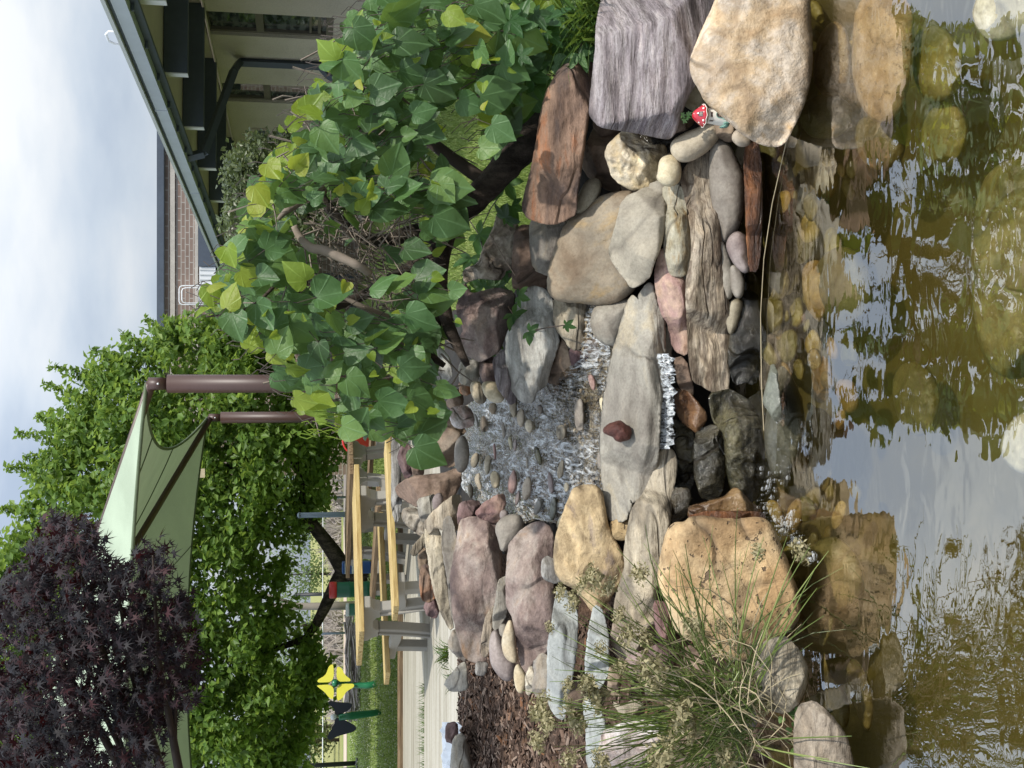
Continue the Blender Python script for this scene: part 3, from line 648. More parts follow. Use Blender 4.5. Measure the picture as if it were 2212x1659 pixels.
rock('pebble', 'striped tan pebble right beside the cream rounded stone', 'pebble', 'slate_tan',
     [(430,1900),(470,1890),(497,1934),(507,1980),(485,2002),(455,1990),(435,1950)], y=5.3, **COB)
rock('pebble', 'small orange stone at the head of the stream', 'pebble', 'orange',
     [(375,1895),(425,1895),(437,1939),(405,1958),(380,1944)], y=5.55, bw=7)
rock('stone', 'dark brown stone beneath the lowest leaves of the tree', 'stone', 'brown',
     [(345,1950),(375,1930),(392,1984),(382,2014),(330,2022),(308,2004)], y=5.75, bw=9)
rock('stone', 'pink and white quartz lump at the head of the stream', 'stone', 'quartz',
     [(325,2054),(340,2024),(400,2014),(430,2034),(445,2084),(435,2109),(380,2121),(345,2109)], y=5.45, bw=16, amp=.02, freq=14)
rock('stone', 'dark brown stone behind the quartz lump', 'stone', 'brown',
     [(215,2084),(240,2060),(330,2064),(365,2114),(405,2134),(385,2154),(330,2144),(270,2130),(220,2114)], y=5.85, bw=9, amp=.012)
rock('stone', 'large flat brown stone behind the single hanging leaf', 'stone', 'boulder_brown',
     [(150,2164),(190,2124),(220,2100),(290,2112),(345,2130),(380,2150),(370,2204),(355,2304),(320,2312),(270,2300),(220,2220),(160,2190)], y=5.8, bw=10, kf=.7, amp=.012)
rock('stone', 'oval grey river stone at the head of the stream', 'stone', 'cob_grey',
     [(355,2204),(375,2169),(395,2162),(412,2194),(420,2254),(410,2314),(385,2342),(362,2329),(353,2274)], y=5.5, **COB)
rock('stone', 'mauve rough stone at the far left of the hanging leaf', 'stone', 'maroon',
     [(72,2260),(90,2214),(120,2209),(158,2254),(152,2334),(112,2372),(93,2340),(78,2300)], y=6.3, bw=10, amp=.02)
rock('stone', 'small brown stone below the hanging leaf', 'stone', 'brown',
     [(132,2284),(160,2250),(190,2290),(195,2340),(180,2365),(152,2365)], y=6.15, bw=9, amp=.012)
rock('stone', 'big dark brown wedge stone at the far bank of the stream', 'stone', 'brown',
     [(58,2424),(90,2390),(150,2366),(220,2358),(290,2352),(350,2330),(378,2330),(380,2390),(355,2440),(320,2470),(270,2490),(230,2504),(170,2512),(100,2475),(72,2454)], y=5.75,
     ridge=[(120,2370),(150,2440),(200,2510)], kf=.55, kt=1.3, bw=7, amp=.012, strata=.006)
# far left bank
rock('slab', 'long pale flagstone lying on the top of the bank below the table', 'slab', 'pale',
     [(40,2464),(45,2154),(60,2138),(75,2164),(76,2304),(82,2504),(64,2596),(46,2544)], y=7.2, kf=.2, bw=4, rnd=.8, amp=.006, strata=.008, sfreq=60, th=.3)
rock('stone', 'small grey block standing on the bank beside the dark wedge', 'stone', 'slate',
     [(170,2479),(210,2467),(252,2454),(257,2494),(246,2544),(215,2584),(185,2580),(174,2534)], y=5.7, bw=7, amp=.008)
rock('pebble', 'small mauve pebble beside the grey block on the bank', 'pebble', 'cob_mauve',
     [(246,2464),(275,2444),(290,2464),(287,2504),(262,2530),(245,2514)], y=5.62, **COB)
rock('stone', 'tan wedge stone across the left bank of the stream', 'stone', 'slate_tan',
     [(200,2596),(240,2544),(300,2494),(345,2459),(376,2459),(382,2504),(372,2564),(362,2630),(300,2630),(260,2610),(210,2650)], y=5.55, bw=10, kf=.6, amp=.01)
rock('stone', 'pinkish rough stone at the far end of the left bank', 'stone', 'cream_rough',
     [(92,2554),(100,2524),(160,2524),(202,2574),(207,2604),(192,2660),(150,2630),(100,2584)], y=6.0, bw=9, amp=.018)
rock('stone', 'thin tan splinter stone pointing at the table', 'stone', 'slate_tan',
     [(135,2744),(150,2704),(205,2645),(214,2672),(192,2714),(150,2754)], y=5.85, bw=5, amp=.006)
rock('stone', 'dark brown small stone under the tan splinter', 'stone', 'brown',
     [(170,2775),(180,2730),(200,2715),(215,2760),(208,2810),(185,2840)], y=5.9, bw=6)
rock('stone', 'tan brown stone at the left foot of the thin flagstones', 'stone', 'orange',
     [(178,2870),(190,2810),(212,2800),(245,2850),(262,2950),(225,2985),(190,2970)], y=5.8, bw=7, amp=.012)
rock('stone', 'small round dark brown lump near the table leg', 'stone', 'maroon',
     [(200,3006),(240,2951),(265,2966),(275,3016),(255,3064),(215,3046)], y=5.9, bw=14, amp=.02, freq=14)
rock('stone', 'upright thin tan flagstone left of the tan wedge', 'stone', 'slate_tan',
     [(205,2634),(230,2599),(258,2604),(280,2664),(292,2744),(305,2850),(325,3030),(342,3110),(330,3120),(290,3046),(255,2946),(235,2856),(225,2780),(212,2700)], y=5.62,
     bw=6, kf=.35, amp=.01, strata=.005)
rock('stone', 'thin grey flagstone wedged beside the purple brown block', 'stone', 'slate',
     [(290,2684),(300,2574),(328,2559),(345,2610),(362,2704),(365,2780),(350,2870),(350,3000),(345,3080),(328,2980),(318,2860),(298,2760)], y=5.5, bw=5, kf=.35, amp=.01, strata=.005)
rock('stone', 'maroon grey stone at the left edge of the stream', 'stone', 'maroon',
     [(368,2544),(380,2494),(440,2484),(475,2490),(468,2554),(450,2569),(400,2580),(372,2604)], y=5.45, bw=8, amp=.012)
rock('stone', 'red brown stone with pink face at the left edge of the stream', 'stone', 'pink',
     [(455,2544),(500,2494),(560,2459),(592,2452),(600,2494),(582,2554),(557,2594),(520,2580),(470,2562)], y=5.25, bw=12, amp=.018)
rock('boulder', 'big purple brown block on the left bank', 'boulder', 'purplebrown',
     [(380,2584),(430,2564),(500,2569),(550,2604),(575,2674),(580,2754),(575,2880),(562,2956),(545,3006),(505,3076),(490,3156),(500,3246),(505,3281),(450,3281),(400,3256),(385,3206),(370,3156),(345,3056),(330,2856),(345,2800),(350,2754),(365,2684)],
     y=5.2, ridge=[(415,2570),(408,2750),(400,2900),(395,3100),(400,3260)], kf=.35, kt=1.7, bw=10, amp=.022, freq=6, th=.4)
rock('stone', 'smooth pale grey cobble between two big left bank rocks', 'stone', 'cob_grey',
     [(550,2614),(590,2564),(650,2549),(680,2564),(692,2604),(665,2664),(625,2704),(585,2740),(572,2680)], y=4.98, **COB)
rock('pebble', 'small reddish pebble behind the pale grey cobble', 'pebble', 'cob_mauve',
     [(578,2540),(600,2529),(614,2544),(606,2570),(580,2574)], y=5.05, **COB)
rock('boulder', 'large mauve and tan rock with a pink edge on the left bank', 'boulder', 'purplebrown',
     [(625,2694),(680,2634),(740,2594),(780,2589),(820,2614),(838,2664),(832,2754),(838,2906),(842,3056),(830,3156),(800,3236),(770,3250),(740,3276),(712,3326),(690,3326),(668,3206),(640,3056),(612,3006),(608,2856),(615,2780)],
     y=4.66, ridge=[(690,2640),(665,2750),(672,2900),(695,3000),(695,3100),(700,3320)], kf=.45, kt=1.3, bw=10, amp=.016, freq=6, th=.35)
rock('stone', 'small striped grey triangle stone beside the golden rock', 'stone', 'pale',
     [(788,2774),(812,2759),(850,2784),(875,2840),(880,2876),(850,2890),(800,2870),(785,2850)], y=4.5, bw=6, amp=.01, strata=.008, sfreq=60)
rock('boulder', 'golden brown twisted rock at the left end of the lip slab', 'boulder', 'golden',
     [(845,2764),(850,2690),(872,2600),(905,2510),(940,2424),(980,2409),(1040,2407),(1075,2434),(1090,2504),(1102,2584),(1135,2664),(1180,2744),(1192,2804),(1180,2870),(1130,2946),(1080,3026),(1045,3042),(1000,2980),(950,2920),(880,2880),(850,2830)],
     y=4.28, bw=38, rnd=.8, amp=.03, freq=6, kf=.5, th=.3, facets=6, fg=(.3,1.1))
rock('stone', 'small orange cube under the broken end of the lip slab', 'stone', 'pitted',
     [(1125,2594),(1170,2574),(1218,2560),(1224,2614),(1202,2674),(1150,2674),(1130,2634)], y=4.3, bw=6, amp=.006)
rock('slab', 'long grey flagstone forming the lip of the waterfall', 'slab', 'slate',
     [(1302,1407),(1327,1407),(1337,1452),(1352,1512),(1387,1572),(1392,1652),(1390,1760),(1382,1904),(1370,2000),(1362,2150),(1357,2294),(1322,2374),(1282,2444),(1242,2494),(1215,2470),(1227,2504),(1192,2584),(1142,2584),(1102,2564),(1092,2464),(1082,2354),(1072,2204),(1077,2104),(1092,1964),(1102,1902),(1122,1802),(1147,1712),(1167,1642),(1192,1552),(1217,1482),(1237,1467),(1262,1492),(1272,1452)],
     y=4.13, ridge=[(1300,1410),(1310,1560),(1318,1700),(1322,1904),(1298,2100),(1285,2250),(1262,2380),(1215,2480),(1200,2584)], kf=.05, kt=1.75, bw=4, rnd=.7, amp=.006, strata=.010, sfreq=55, th=.12, jit=2.2, step=4.2)
rock('slab', 'layered brown flagstone propping the lip slab at left', 'slab', 'slate_tan',
     [(1367,2234),(1432,2229),(1452,2304),(1432,2424),(1422,2524),(1412,2604),(1382,2704),(1367,2784),(1362,2870),(1350,2960),(1355,3040),(1345,3100),(1280,3130),(1200,3110),(1140,3060),(1150,2970),(1180,2870),(1200,2800),(1192,2754),(1205,2654),(1232,2524),(1252,2494),(1292,2444),(1342,2340)],
     y=4.08, ridge=[(1400,2235),(1395,2400),(1375,2500),(1340,2700),(1310,2900),(1300,3120)], kf=.15, kt=1.2, bw=6, amp=.014, strata=.012, sfreq=38, th=.25)
rock('boulder', 'large pitted golden boulder at the left edge of the pond', 'boulder', 'pitted',
     [(1497,2594),(1512,2569),(1572,2559),(1652,2574),(1752,2579),(1852,2564),(1902,2584),(1932,2624),(1962,2704),(1992,2764),(2012,2834),(2035,2896),(2060,2956),(2062,3056),(2022,3116),(1962,3156),(1882,3196),(1832,3256),(1752,3276),(1652,3256),(1572,3186),(1472,3156),(1432,3086),(1402,2986),(1372,2916),(1362,2856),(1367,2804),(1382,2724),(1402,2644),(1432,2594)],
     y=3.52, ridge=[(1500,2560),(1470,2700),(1450,2900),(1480,3080),(1560,3180)], kf=.38, kt=1.3, bw=34, rnd=.7, amp=.016, freq=6, th=.5, smooth=2, facets=4, fg=(.15,.5))
rock('stone', 'angular brown stone with a pale peak below the rushes', 'stone', 'slate_tan',
     [(1842,3226),(1902,3176),(1982,3156),(2022,3186),(2072,3246),(2100,3326),(2090,3416),(2050,3496),(1990,3536),(1912,3516),(1862,3466),(1850,3356)], y=3.28,
     ridge=[(1900,3180),(1960,3330),(1950,3420),(1930,3520)], kf=.35, kt=1.3, bw=7, amp=.014)
rock('boulder', 'grey tan boulder at the lower left corner of the pond', 'boulder', 'slate_tan',
     [(2040,3556),(2062,3496),(2130,3476),(2210,3540),(2290,3650),(2330,3800),(2330,3900),(2040,3900),(2037,3656)], y=3.12, ridge=[(2070,3490),(2105,3600),(2110,3900)], kf=.5, kt=1.3, bw=14, amp=.016, th=.4)
rock('slab', 'pale blue grey slab on the left bank behind the rushes', 'slab', 'bluegrey',
     [(862,2916),(905,2930),(955,3036),(955,3186),(935,3336),(905,3496),(890,3566),(850,3546),(812,3476),(815,3306),(815,3196),(840,3056)], y=4.35, kf=.7, bw=6, amp=.006, strata=.004, th=.12)
rock('stone', 'brown shape for the shadow under the pale blue slab', 'stone', 'brown',
     [(930,3330),(990,3326),(1002,3416),(972,3506),(920,3510),(900,3480)], y=4.4, bw=7, amp=.01)  # stone shape coloured brown for the shadowed part below the slab
rock('slab', 'pale mint grey slab standing in the middle of the rushes', 'slab', 'bluegrey',
     [(1045,3000),(1080,3026),(1110,3156),(1110,3336),(1065,3416),(1008,3416),(1000,3286),(1020,3116)], y=4.15, kf=.5, bw=6, amp=.006, strata=.004, th=.12)
rock('slab', 'pale slab low on the left bank near the mulch', 'slab', 'bluegrey',
     [(990,3476),(1040,3476),(1090,3556),(1105,3656),(1100,3736),(1060,3820),(1010,3800),(1005,3616)], y=4.1, kf=.6, bw=6, amp=.008, th=.12)
rock('boulder', 'white pink stone behind the flowering rushes', 'boulder', 'quartz',
     [(1082,3636),(1152,3596),(1252,3576),(1352,3556),(1402,3576),(1402,3656),(1372,3756),(1282,3810),(1152,3820),(1092,3796),(1072,3726)], y=3.85, bw=16, amp=.02, kf=.5)
rock('stone', 'tan stone between the white pink stone and the mint slab', 'stone', 'slate_tan',
     [(1130,3480),(1177,3506),(1242,3470),(1292,3496),(1282,3556),(1212,3580),(1182,3546)], y=3.98, bw=10, amp=.012)
rock('stone', 'tan brown stone deep inside the rush clump', 'stone', 'brown',
     [(1120,3306),(1165,3300),(1175,3370),(1150,3460),(1112,3420)], y=4.08, bw=8, amp=.01)
rock('stone', 'pale tan stone under the layered flagstone in the rushes', 'stone', 'cream_rough',
     [(1140,3080),(1200,3090),(1280,3110),(1345,3080),(1330,3200),(1240,3290),(1160,3260),(1125,3180)], y=4.12, bw=12, amp=.016)
rock('stone', 'brown stone beside the pitted boulder in the rushes', 'stone', 'pink',
     [(1340,2980),(1390,2990),(1430,3090),(1440,3170),(1400,3190),(1350,3120)], y=3.9, bw=8, amp=.01)
# small stones by the mulch
rock('stone', 'tan sliver along the foot of the purple brown block', 'stone', 'slate_tan',
     [(488,3156),(510,3056),(550,3000),(557,3046),(532,3126),(522,3206),(502,3260),(485,3236)], y=5.12, bw=6, amp=.008)
rock('stone', 'grey slab squeezed between the two big left bank rocks', 'stone', 'slate',
     [(570,2880),(612,2856),(616,2976),(602,3046),(572,3106),(545,3126),(545,3046),(560,2966)], y=4.95, bw=6, amp=.008)
rock('pebble', 'tiny grey round pebble between cream and mauve stones', 'pebble', 'cob_grey',
     [(575,3106),(590,3096),(606,3100),(608,3146),(592,3158),(576,3141)], y=4.88, **COB)
rock('stone', 'mauve grey rounded stone at the edge of the mulch', 'stone', 'cob_mauve',
     [(525,3186),(540,3126),(570,3136),(600,3236),(650,3276),(645,3356),(605,3380),(560,3336),(530,3286)], y=4.9, **COB)
rock('stone', 'cream cobble leaning on the mauve and tan rock', 'stone', 'cob_cream',
     [(585,3186),(600,3126),(625,3066),(642,3116),(645,3186),(662,3276),(640,3286),(600,3256)], y=4.8, **COB)
rock('stone', 'cream cobble at the lowest corner of the mulch', 'stone', 'cob_cream',
     [(645,3346),(660,3286),(690,3326),(707,3366),(692,3436),(660,3428)], y=4.75, **COB)
rock('stone', 'pinkish pointed stone at the tip of the mauve and tan rock', 'stone', 'cream_rough',
     [(705,3356),(730,3296),(747,3336),(742,3416),(710,3450)], y=4.66, bw=7, amp=.008)
rock('stone', 'white capped brown stone beside the pale blue slab', 'stone', 'slate',
     [(743,3286),(780,3241),(812,3256),(818,3336),(806,3456),(760,3456),(738,3416)], y=4.6, ridge=[(770,3245),(775,3350),(770,3450)], kf=.4, kt=1.3, bw=6)
rock('stone', 'grey corner stone beside the concrete table pad', 'stone', 'slate',
     [(320,3186),(350,3116),(372,3156),(388,3236),(405,3276),(370,3256),(330,3216)], y=5.5, bw=8, amp=.012)
rock('stone', 'small square grey stone on the mulch', 'stone', 'pale',
     [(458,3286),(510,3286),(507,3326),(490,3346),(458,3341)], y=5.3, bw=4, amp=.004)
rock('stone', 'dark grey triangular rock at the back edge of the mulch', 'stone', 'slate',
     [(300,3386),(380,3296),(402,3286),(407,3356),(415,3416),(330,3426)], y=6.0, ridge=[(385,3290),(395,3350),(400,3420)], kf=.4, kt=1.0, bw=6, amp=.01)
rock('stone', 'dark grey rock at the left border of the mulch', 'stone', 'slate',
     [(335,3756),(350,3656),(390,3636),(415,3706),(428,3820),(428,3880),(335,3880)], y=5.9, bw=10, amp=.016)

# stones in the waterfall basin, dark and wet
rock('stone', 'small brown wedge under the falling water', 'stone', 'brown',
     [(1442,1782),(1477,1772),(1500,1810),(1527,1904),(1532,1950),(1515,1965),(1460,1910)], y=4.16, bw=6, amp=.006)
rock('stone', 'wet orange brown flat stone below the falling water', 'stone', 'wet_brown',
     [(1442,1924),(1512,1950),(1552,1994),(1597,2054),(1592,2094),(1552,2144),(1522,2124),(1472,2084),(1442,2014)], y=4.13,
     ridge=[(1530,1960),(1560,2040),(1535,2130)], kf=.2, kt=1.3, bw=6, amp=.008)
rock('stone', 'dark green wet ledge behind the basin', 'stone', 'wet_moss',
     [(1440,2080),(1462,2100),(1522,2134),(1552,2234),(1542,2324),(1532,2384),(1512,2430),(1452,2440),(1430,2254)], y=4.22, bw=10, amp=.01)
rock('stone', 'round dark wet stone in the middle of the basin', 'stone', 'wet_dark',
     [(1552,2134),(1652,2104),(1692,2204),(1692,2324),(1672,2444),(1632,2479),(1572,2464),(1542,2354),(1540,2234)], y=4.06, bw=30, rnd=.75, amp=.02)
rock('stone', 'mossy wet stone with trickling water in the basin', 'stone', 'wet_moss',
     [(1612,1954),(1712,1934),(1802,1984),(1852,2054),(1882,2204),(1882,2354),(1852,2464),(1802,2504),(1732,2464),(1702,2334),(1692,2154),(1632,2084)], y=3.95, bw=34, rnd=.75, amp=.03, freq=12)
rock('stone', 'wet tan ledge beside the pitted boulder', 'stone', 'wet_brown',
     [(1512,2514),(1592,2494),(1692,2464),(1742,2414),(1812,2484),(1880,2544),(1752,2550),(1592,2548),(1512,2564)], y=3.92, bw=10, amp=.012)
rock('stone', 'rusty wet stone against the pitted boulder', 'stone', 'rust',
     [(1502,2564),(1602,2539),(1802,2540),(1880,2544),(1888,2584),(1752,2610),(1632,2600),(1572,2600)], y=3.8, bw=8, amp=.008)
rock('stone', 'black wet stone deep under the layered flagstone', 'stone', 'wet_dark',
     [(1440,2424),(1512,2424),(1522,2464),(1492,2560),(1432,2600),(1415,2524)], y=4.12, bw=10, amp=.008)
rock('stone', 'white edged grey stone breaking the water below the fall', 'stone', 'greenwet',
     [(1880,1990),(1905,1890),(1925,1800),(1945,1850),(1955,1930),(1968,2075),(1945,2090),(1905,2030)], y=3.62, bw=8, amp=.006, kf=1.2, th=.12)

# pebbles standing in the stream
PEB = [
 ('olive long pebble, topmost in the right half of the stream','cob_olive',[(620,1964),(640,1946),(658,1974),(660,2034),(650,2076),(632,2064),(620,2014)]),
 ('tan pebble between the olive long pebble and a rounder one','cob_tan',[(655,2064),(675,2024),(695,2029),(698,2074),(690,2119),(668,2114)]),
 ('tan brown round pebble in the right half of the stream','cob_tan',[(697,2104),(710,2076),(735,2082),(742,2119),(730,2149),(705,2139)]),
 ('brown pebble below the cream rounded stone','boulder_brown',[(513,2019),(535,1994),(562,2004),(557,2049),(535,2059)]),
 ('thin pale sliver of stone beside the quartz lump','pale',[(440,2054),(455,2049),(468,2084),(468,2129),(450,2109)]),
 ('knobbly tan pebble next to the pale sliver','slate_tan',[(475,2084),(490,2056),(510,2074),(520,2124),(505,2144),(478,2139)]),
 ('dark narrow pebble half sunk near the head of the stream','cob_grey',[(580,2109),(590,2094),(602,2114),(604,2164),(590,2184)]),
 ('small grey pebble above the longest pebble','cob_grey',[(760,2009),(780,2004),(790,2029),(780,2059),(763,2049)]),
 ('longest grey pebble, rod shaped, near the lip slab','cob_grey',[(943,1994),(965,1974),(990,1979),(994,2104),(982,2139),(950,2134),(943,2054)]),
 ('blunt cream and grey pebble in the middle of the stream','slate_tan',[(848,2119),(880,2104),(905,2119),(907,2159),(890,2184),(860,2184)]),
 ('dark brown pebble in the middle of the stream','wet_moss',[(738,2219),(760,2209),(777,2244),(787,2294),(775,2312),(755,2289)]),
 ('olive egg pebble below the oval river stone','cob_olive',[(428,2274),(450,2242),(474,2249),(471,2294),(450,2324),(430,2314)]),
 ('narrow olive grey pebble left of the egg pebble','cob_olive',[(499,2264),(520,2252),(532,2274),(524,2344),(507,2359),(497,2324)]),
 ('tan half moon pebble near the left head of the stream','cob_tan',[(443,2374),(465,2342),(481,2349),(477,2384),(489,2424),(470,2434)]),
 ('dark tan pebble in the left corner of the stream','slate_tan',[(411,2404),(430,2394),(446,2424),(441,2469),(424,2474)]),
 ('cream tan oval pebble in the left half of the stream','cob_cream',[(522,2354),(545,2329),(571,2349),(576,2394),(560,2426),(535,2419)]),
 ('reddish brown oval pebble in the left half of the stream','pink',[(618,2374),(640,2324),(656,2339),(661,2404),(646,2449),(620,2444),(611,2414)]),
 ('tan oval pebble, largest in the left half of the stream','cob_tan',[(684,2404),(705,2364),(726,2359),(734,2414),(721,2469),(700,2484),(684,2454)]),
 ('thin brownish pebble on the gravel at the left bank','cob_mauve',[(646,2484),(665,2424),(676,2439),(671,2484),(655,2514)]),
 ('striped pale pebble on the gravel at the left bank','pale',[(743,2504),(770,2469),(791,2474),(781,2524),(755,2559),(741,2546)]),
 ('grey green long pebble on the gravel above the golden rock','greenwet',[(820,2504),(840,2457),(856,2474),(856,2544),(840,2584),(821,2574)]),
 ('dark slender pebble left of the middle of the stream','cob_mauve',[(811,2344),(825,2336),(840,2384),(843,2444),(825,2449),(811,2404)]),
 ('brown pointed pebble left of the middle of the stream','slate_tan',[(859,2324),(880,2274),(894,2284),(891,2344),(870,2379),(857,2364)]),
 ('small round pebble near the golden rock','cob_cream',[(889,2404),(905,2386),(919,2404),(913,2439),(895,2439)]),
 ('pinkish thin pebble near the head of the stream','pink',[(539,2204),(550,2192),(559,2244),(556,2284),(545,2279)]),
 ('thin olive pebble beside the white chip','cob_olive',[(611,2174),(625,2159),(636,2174),(638,2224),(628,2234)]),
 ('small white chip in the middle of the stream','quartz',[(639,2194),(650,2172),(661,2189),(659,2222),(645,2239)]),
 ('cream pebble tucked behind the lip slab','cob_cream',[(1063,1984),(1080,1964),(1091,1984),(1094,2054),(1080,2044)]),
 ('bluish grey pebble tucked behind the left half of the lip slab','cob_grey',[(1058,2254),(1070,2232),(1083,2244),(1082,2324),(1068,2334),(1054,2294)]),
 ('orange pebble at the right corner of the stream','pink',[(1006,1860),(1030,1852),(1052,1890),(1047,1942),(1025,1927)]),
 ('cream pebble against the golden rock','cob_cream',[(853,2599),(870,2564),(887,2544),(883,2594),(862,2626)]),
 ('thin dark chip in the middle of the stream','cob_grey',[(699,2284),(712,2252),(718,2304),(709,2334)]),
]
for lab, mt, poly in PEB:
    b = max(U(*q)[0] for q in poly)
    rock('pebble', lab, 'pebble', mt, poly, y=ystream(b) - 0.02, group='pebbles standing in the stream', smooth=2, rnd=.9, amp=.003, kf=.9, jit=.3, facets=2, grow=0)
random.seed(19)
PFX = [(1660,1820,20,960)]
cob = []
tries = 0
while len(cob) < 74 and tries < 4000:
    tries += 1
    px = random.uniform(1655, 1850); py = random.uniform(-10, 1350); a = random.uniform(16, 42); b = a * random.uniform(.42, .75)
    if any(abs(px - q[0]) < (b + q[3]) * .8 and abs(py - q[1]) < (a + q[2]) * .8 for q in cob): continue
    cob.append((px, py, a, b))
for px, py, a, b in cob:
    th_ = random.gauss(0, .35); poly = []
    for k_ in range(9):
        t_ = k_ * math.tau / 9; r_ = random.uniform(.86, 1.1); u_ = b * r_ * math.cos(t_); w_ = a * r_ * math.sin(t_); poly.append((px + u_ * math.cos(th_) - w_ * math.sin(th_), py + u_ * math.sin(th_) + w_ * math.cos(th_)))
    z_ = -.09 - .16 * (px - 1655) / 195 + random.uniform(-.03, .02)
    mt_ = random.choice(('algae','algae','algae_gold','algae_dark','algae_tan'))
    hue = {'algae':'olive','algae_gold':'golden','algae_dark':'dark','algae_tan':'tan'}[mt_]; size_ = 'small' if a < 24 else 'mid sized' if a < 33 else 'large'
    zone = next(t for q, t in ((120,'at the right edge below the tan boulder'),(300,'below the left end of the tan boulder'),(430,'below the rusty stone'),(560,'below the mauve pebble'),(700,'below the middle of the beam stone'),(850,'below the left end of the beam stone'),(990,'below the waterfall'),(1120,'below the foam'),(1240,'in front of the pitted boulder'),(9999,'below the left end of the pitted boulder')) if py < q)
    row = 'near the bank' if px < 1720 else 'midway out' if px < 1785 else 'far out'
    rock('cobble', f'{size_} {hue} sunken cobble {row}, {zone}', 'cobble', mt_, poly, tile=False, zplane=z_, group='cobbles on the pond floor', smooth=2, rnd=.85, amp=.006, kf=1.0, jit=.3, facets=2, grow=0)
# stones filling the gaps of the wall
rock('stone', 'brown stone under the mushroom house', 'stone', 'brown', [(1655,560),(1700,575),(1760,620),(1795,655),(1770,690),(1700,700),(1660,680),(1640,620)], y=3.95, bw=10, amp=.012)
rock('stone', 'shaded olive brown stone behind the mushroom house', 'stone', 'cob_olive', [(1480,380),(1545,400),(1600,470),(1620,540),(1560,560),(1490,520),(1455,450)], y=4.08, bw=14, amp=.012)
rock('liner', 'dark blue grey pond liner showing behind the rough tan rock', 'pond liner', 'wet_dark', [(1240,650),(1330,690),(1420,700),(1470,690),(1450,740),(1380,760),(1300,740)], y=4.42, bw=4, th=.02, amp=.004, facets=0)
rock('stone', 'dark stone wedged under the purple slab', 'stone', 'brown', [(1050,560),(1100,600),(1190,640),(1180,700),(1090,690),(1040,630)], y=4.62, bw=10, amp=.012)
rock('stone', 'grey stone sunk behind the oblong tan cobble', 'stone', 'brown', [(1420,660),(1500,640),(1540,600),(1500,560),(1440,600)], y=4.2, bw=9, amp=.01)
rock('stone', 'dark brown stone between the brown boulder and the rough rock', 'stone', 'brown', [(1180,900),(1260,930),(1330,900),(1370,880),(1380,940),(1290,990),(1190,1000)], y=4.5, bw=9, amp=.012)
rock('stone', 'brown stone under the right end of the brown boulder', 'stone', 'brown', [(960,1050),(1010,1030),(1060,980),(1020,950),(960,1010)], y=4.66, bw=8, amp=.01)
rock('stone', 'rusty brown stone above the pitted boulder in the rushes', 'stone', 'maroon', [(1200,3260),(1290,3230),(1370,3190),(1420,3230),(1390,3330),(1300,3370),(1220,3340)], y=4.0, bw=9, amp=.014)
rock('stone', 'tan slab lying low inside the rush clump', 'stone', 'slate_tan', [(1290,3380),(1400,3320),(1480,3330),(1500,3420),(1420,3480),(1310,3470)], y=3.86, bw=8, amp=.012)
rock('stone', 'grey brown stone at the foot of the pitted boulder', 'stone', 'brown', [(1500,3200),(1600,3230),(1720,3290),(1830,3290),(1830,3380),(1700,3420),(1560,3370),(1490,3290)], y=3.66, bw=12, amp=.014)
rock('stone', 'dark stone behind the lowest corner of the rush clump', 'stone', 'cob_grey', [(1560,3420),(1700,3440),(1830,3470),(1850,3600),(1720,3640),(1580,3580)], y=3.72, bw=14, amp=.014)
rock('stone', 'brown stone at the left edge behind the rush clump', 'stone', 'brown', [(1450,3620),(1560,3600),(1680,3660),(1700,3800),(1560,3880),(1440,3800)], y=3.72, bw=14, amp=.014)
rock('stone', 'red brown lump resting on the lip slab', 'stone', 'red_brown',
     [(1087,2129),(1112,2109),(1152,2094),(1172,2089),(1197,2109),(1220,2124),(1222,2154),(1212,2176),(1172,2186),(1147,2179),(1137,2159),(1102,2149)], y=4.16, bw=26, rnd=.9, amp=.012, freq=14, smooth=2, kf=.6, th=.05)

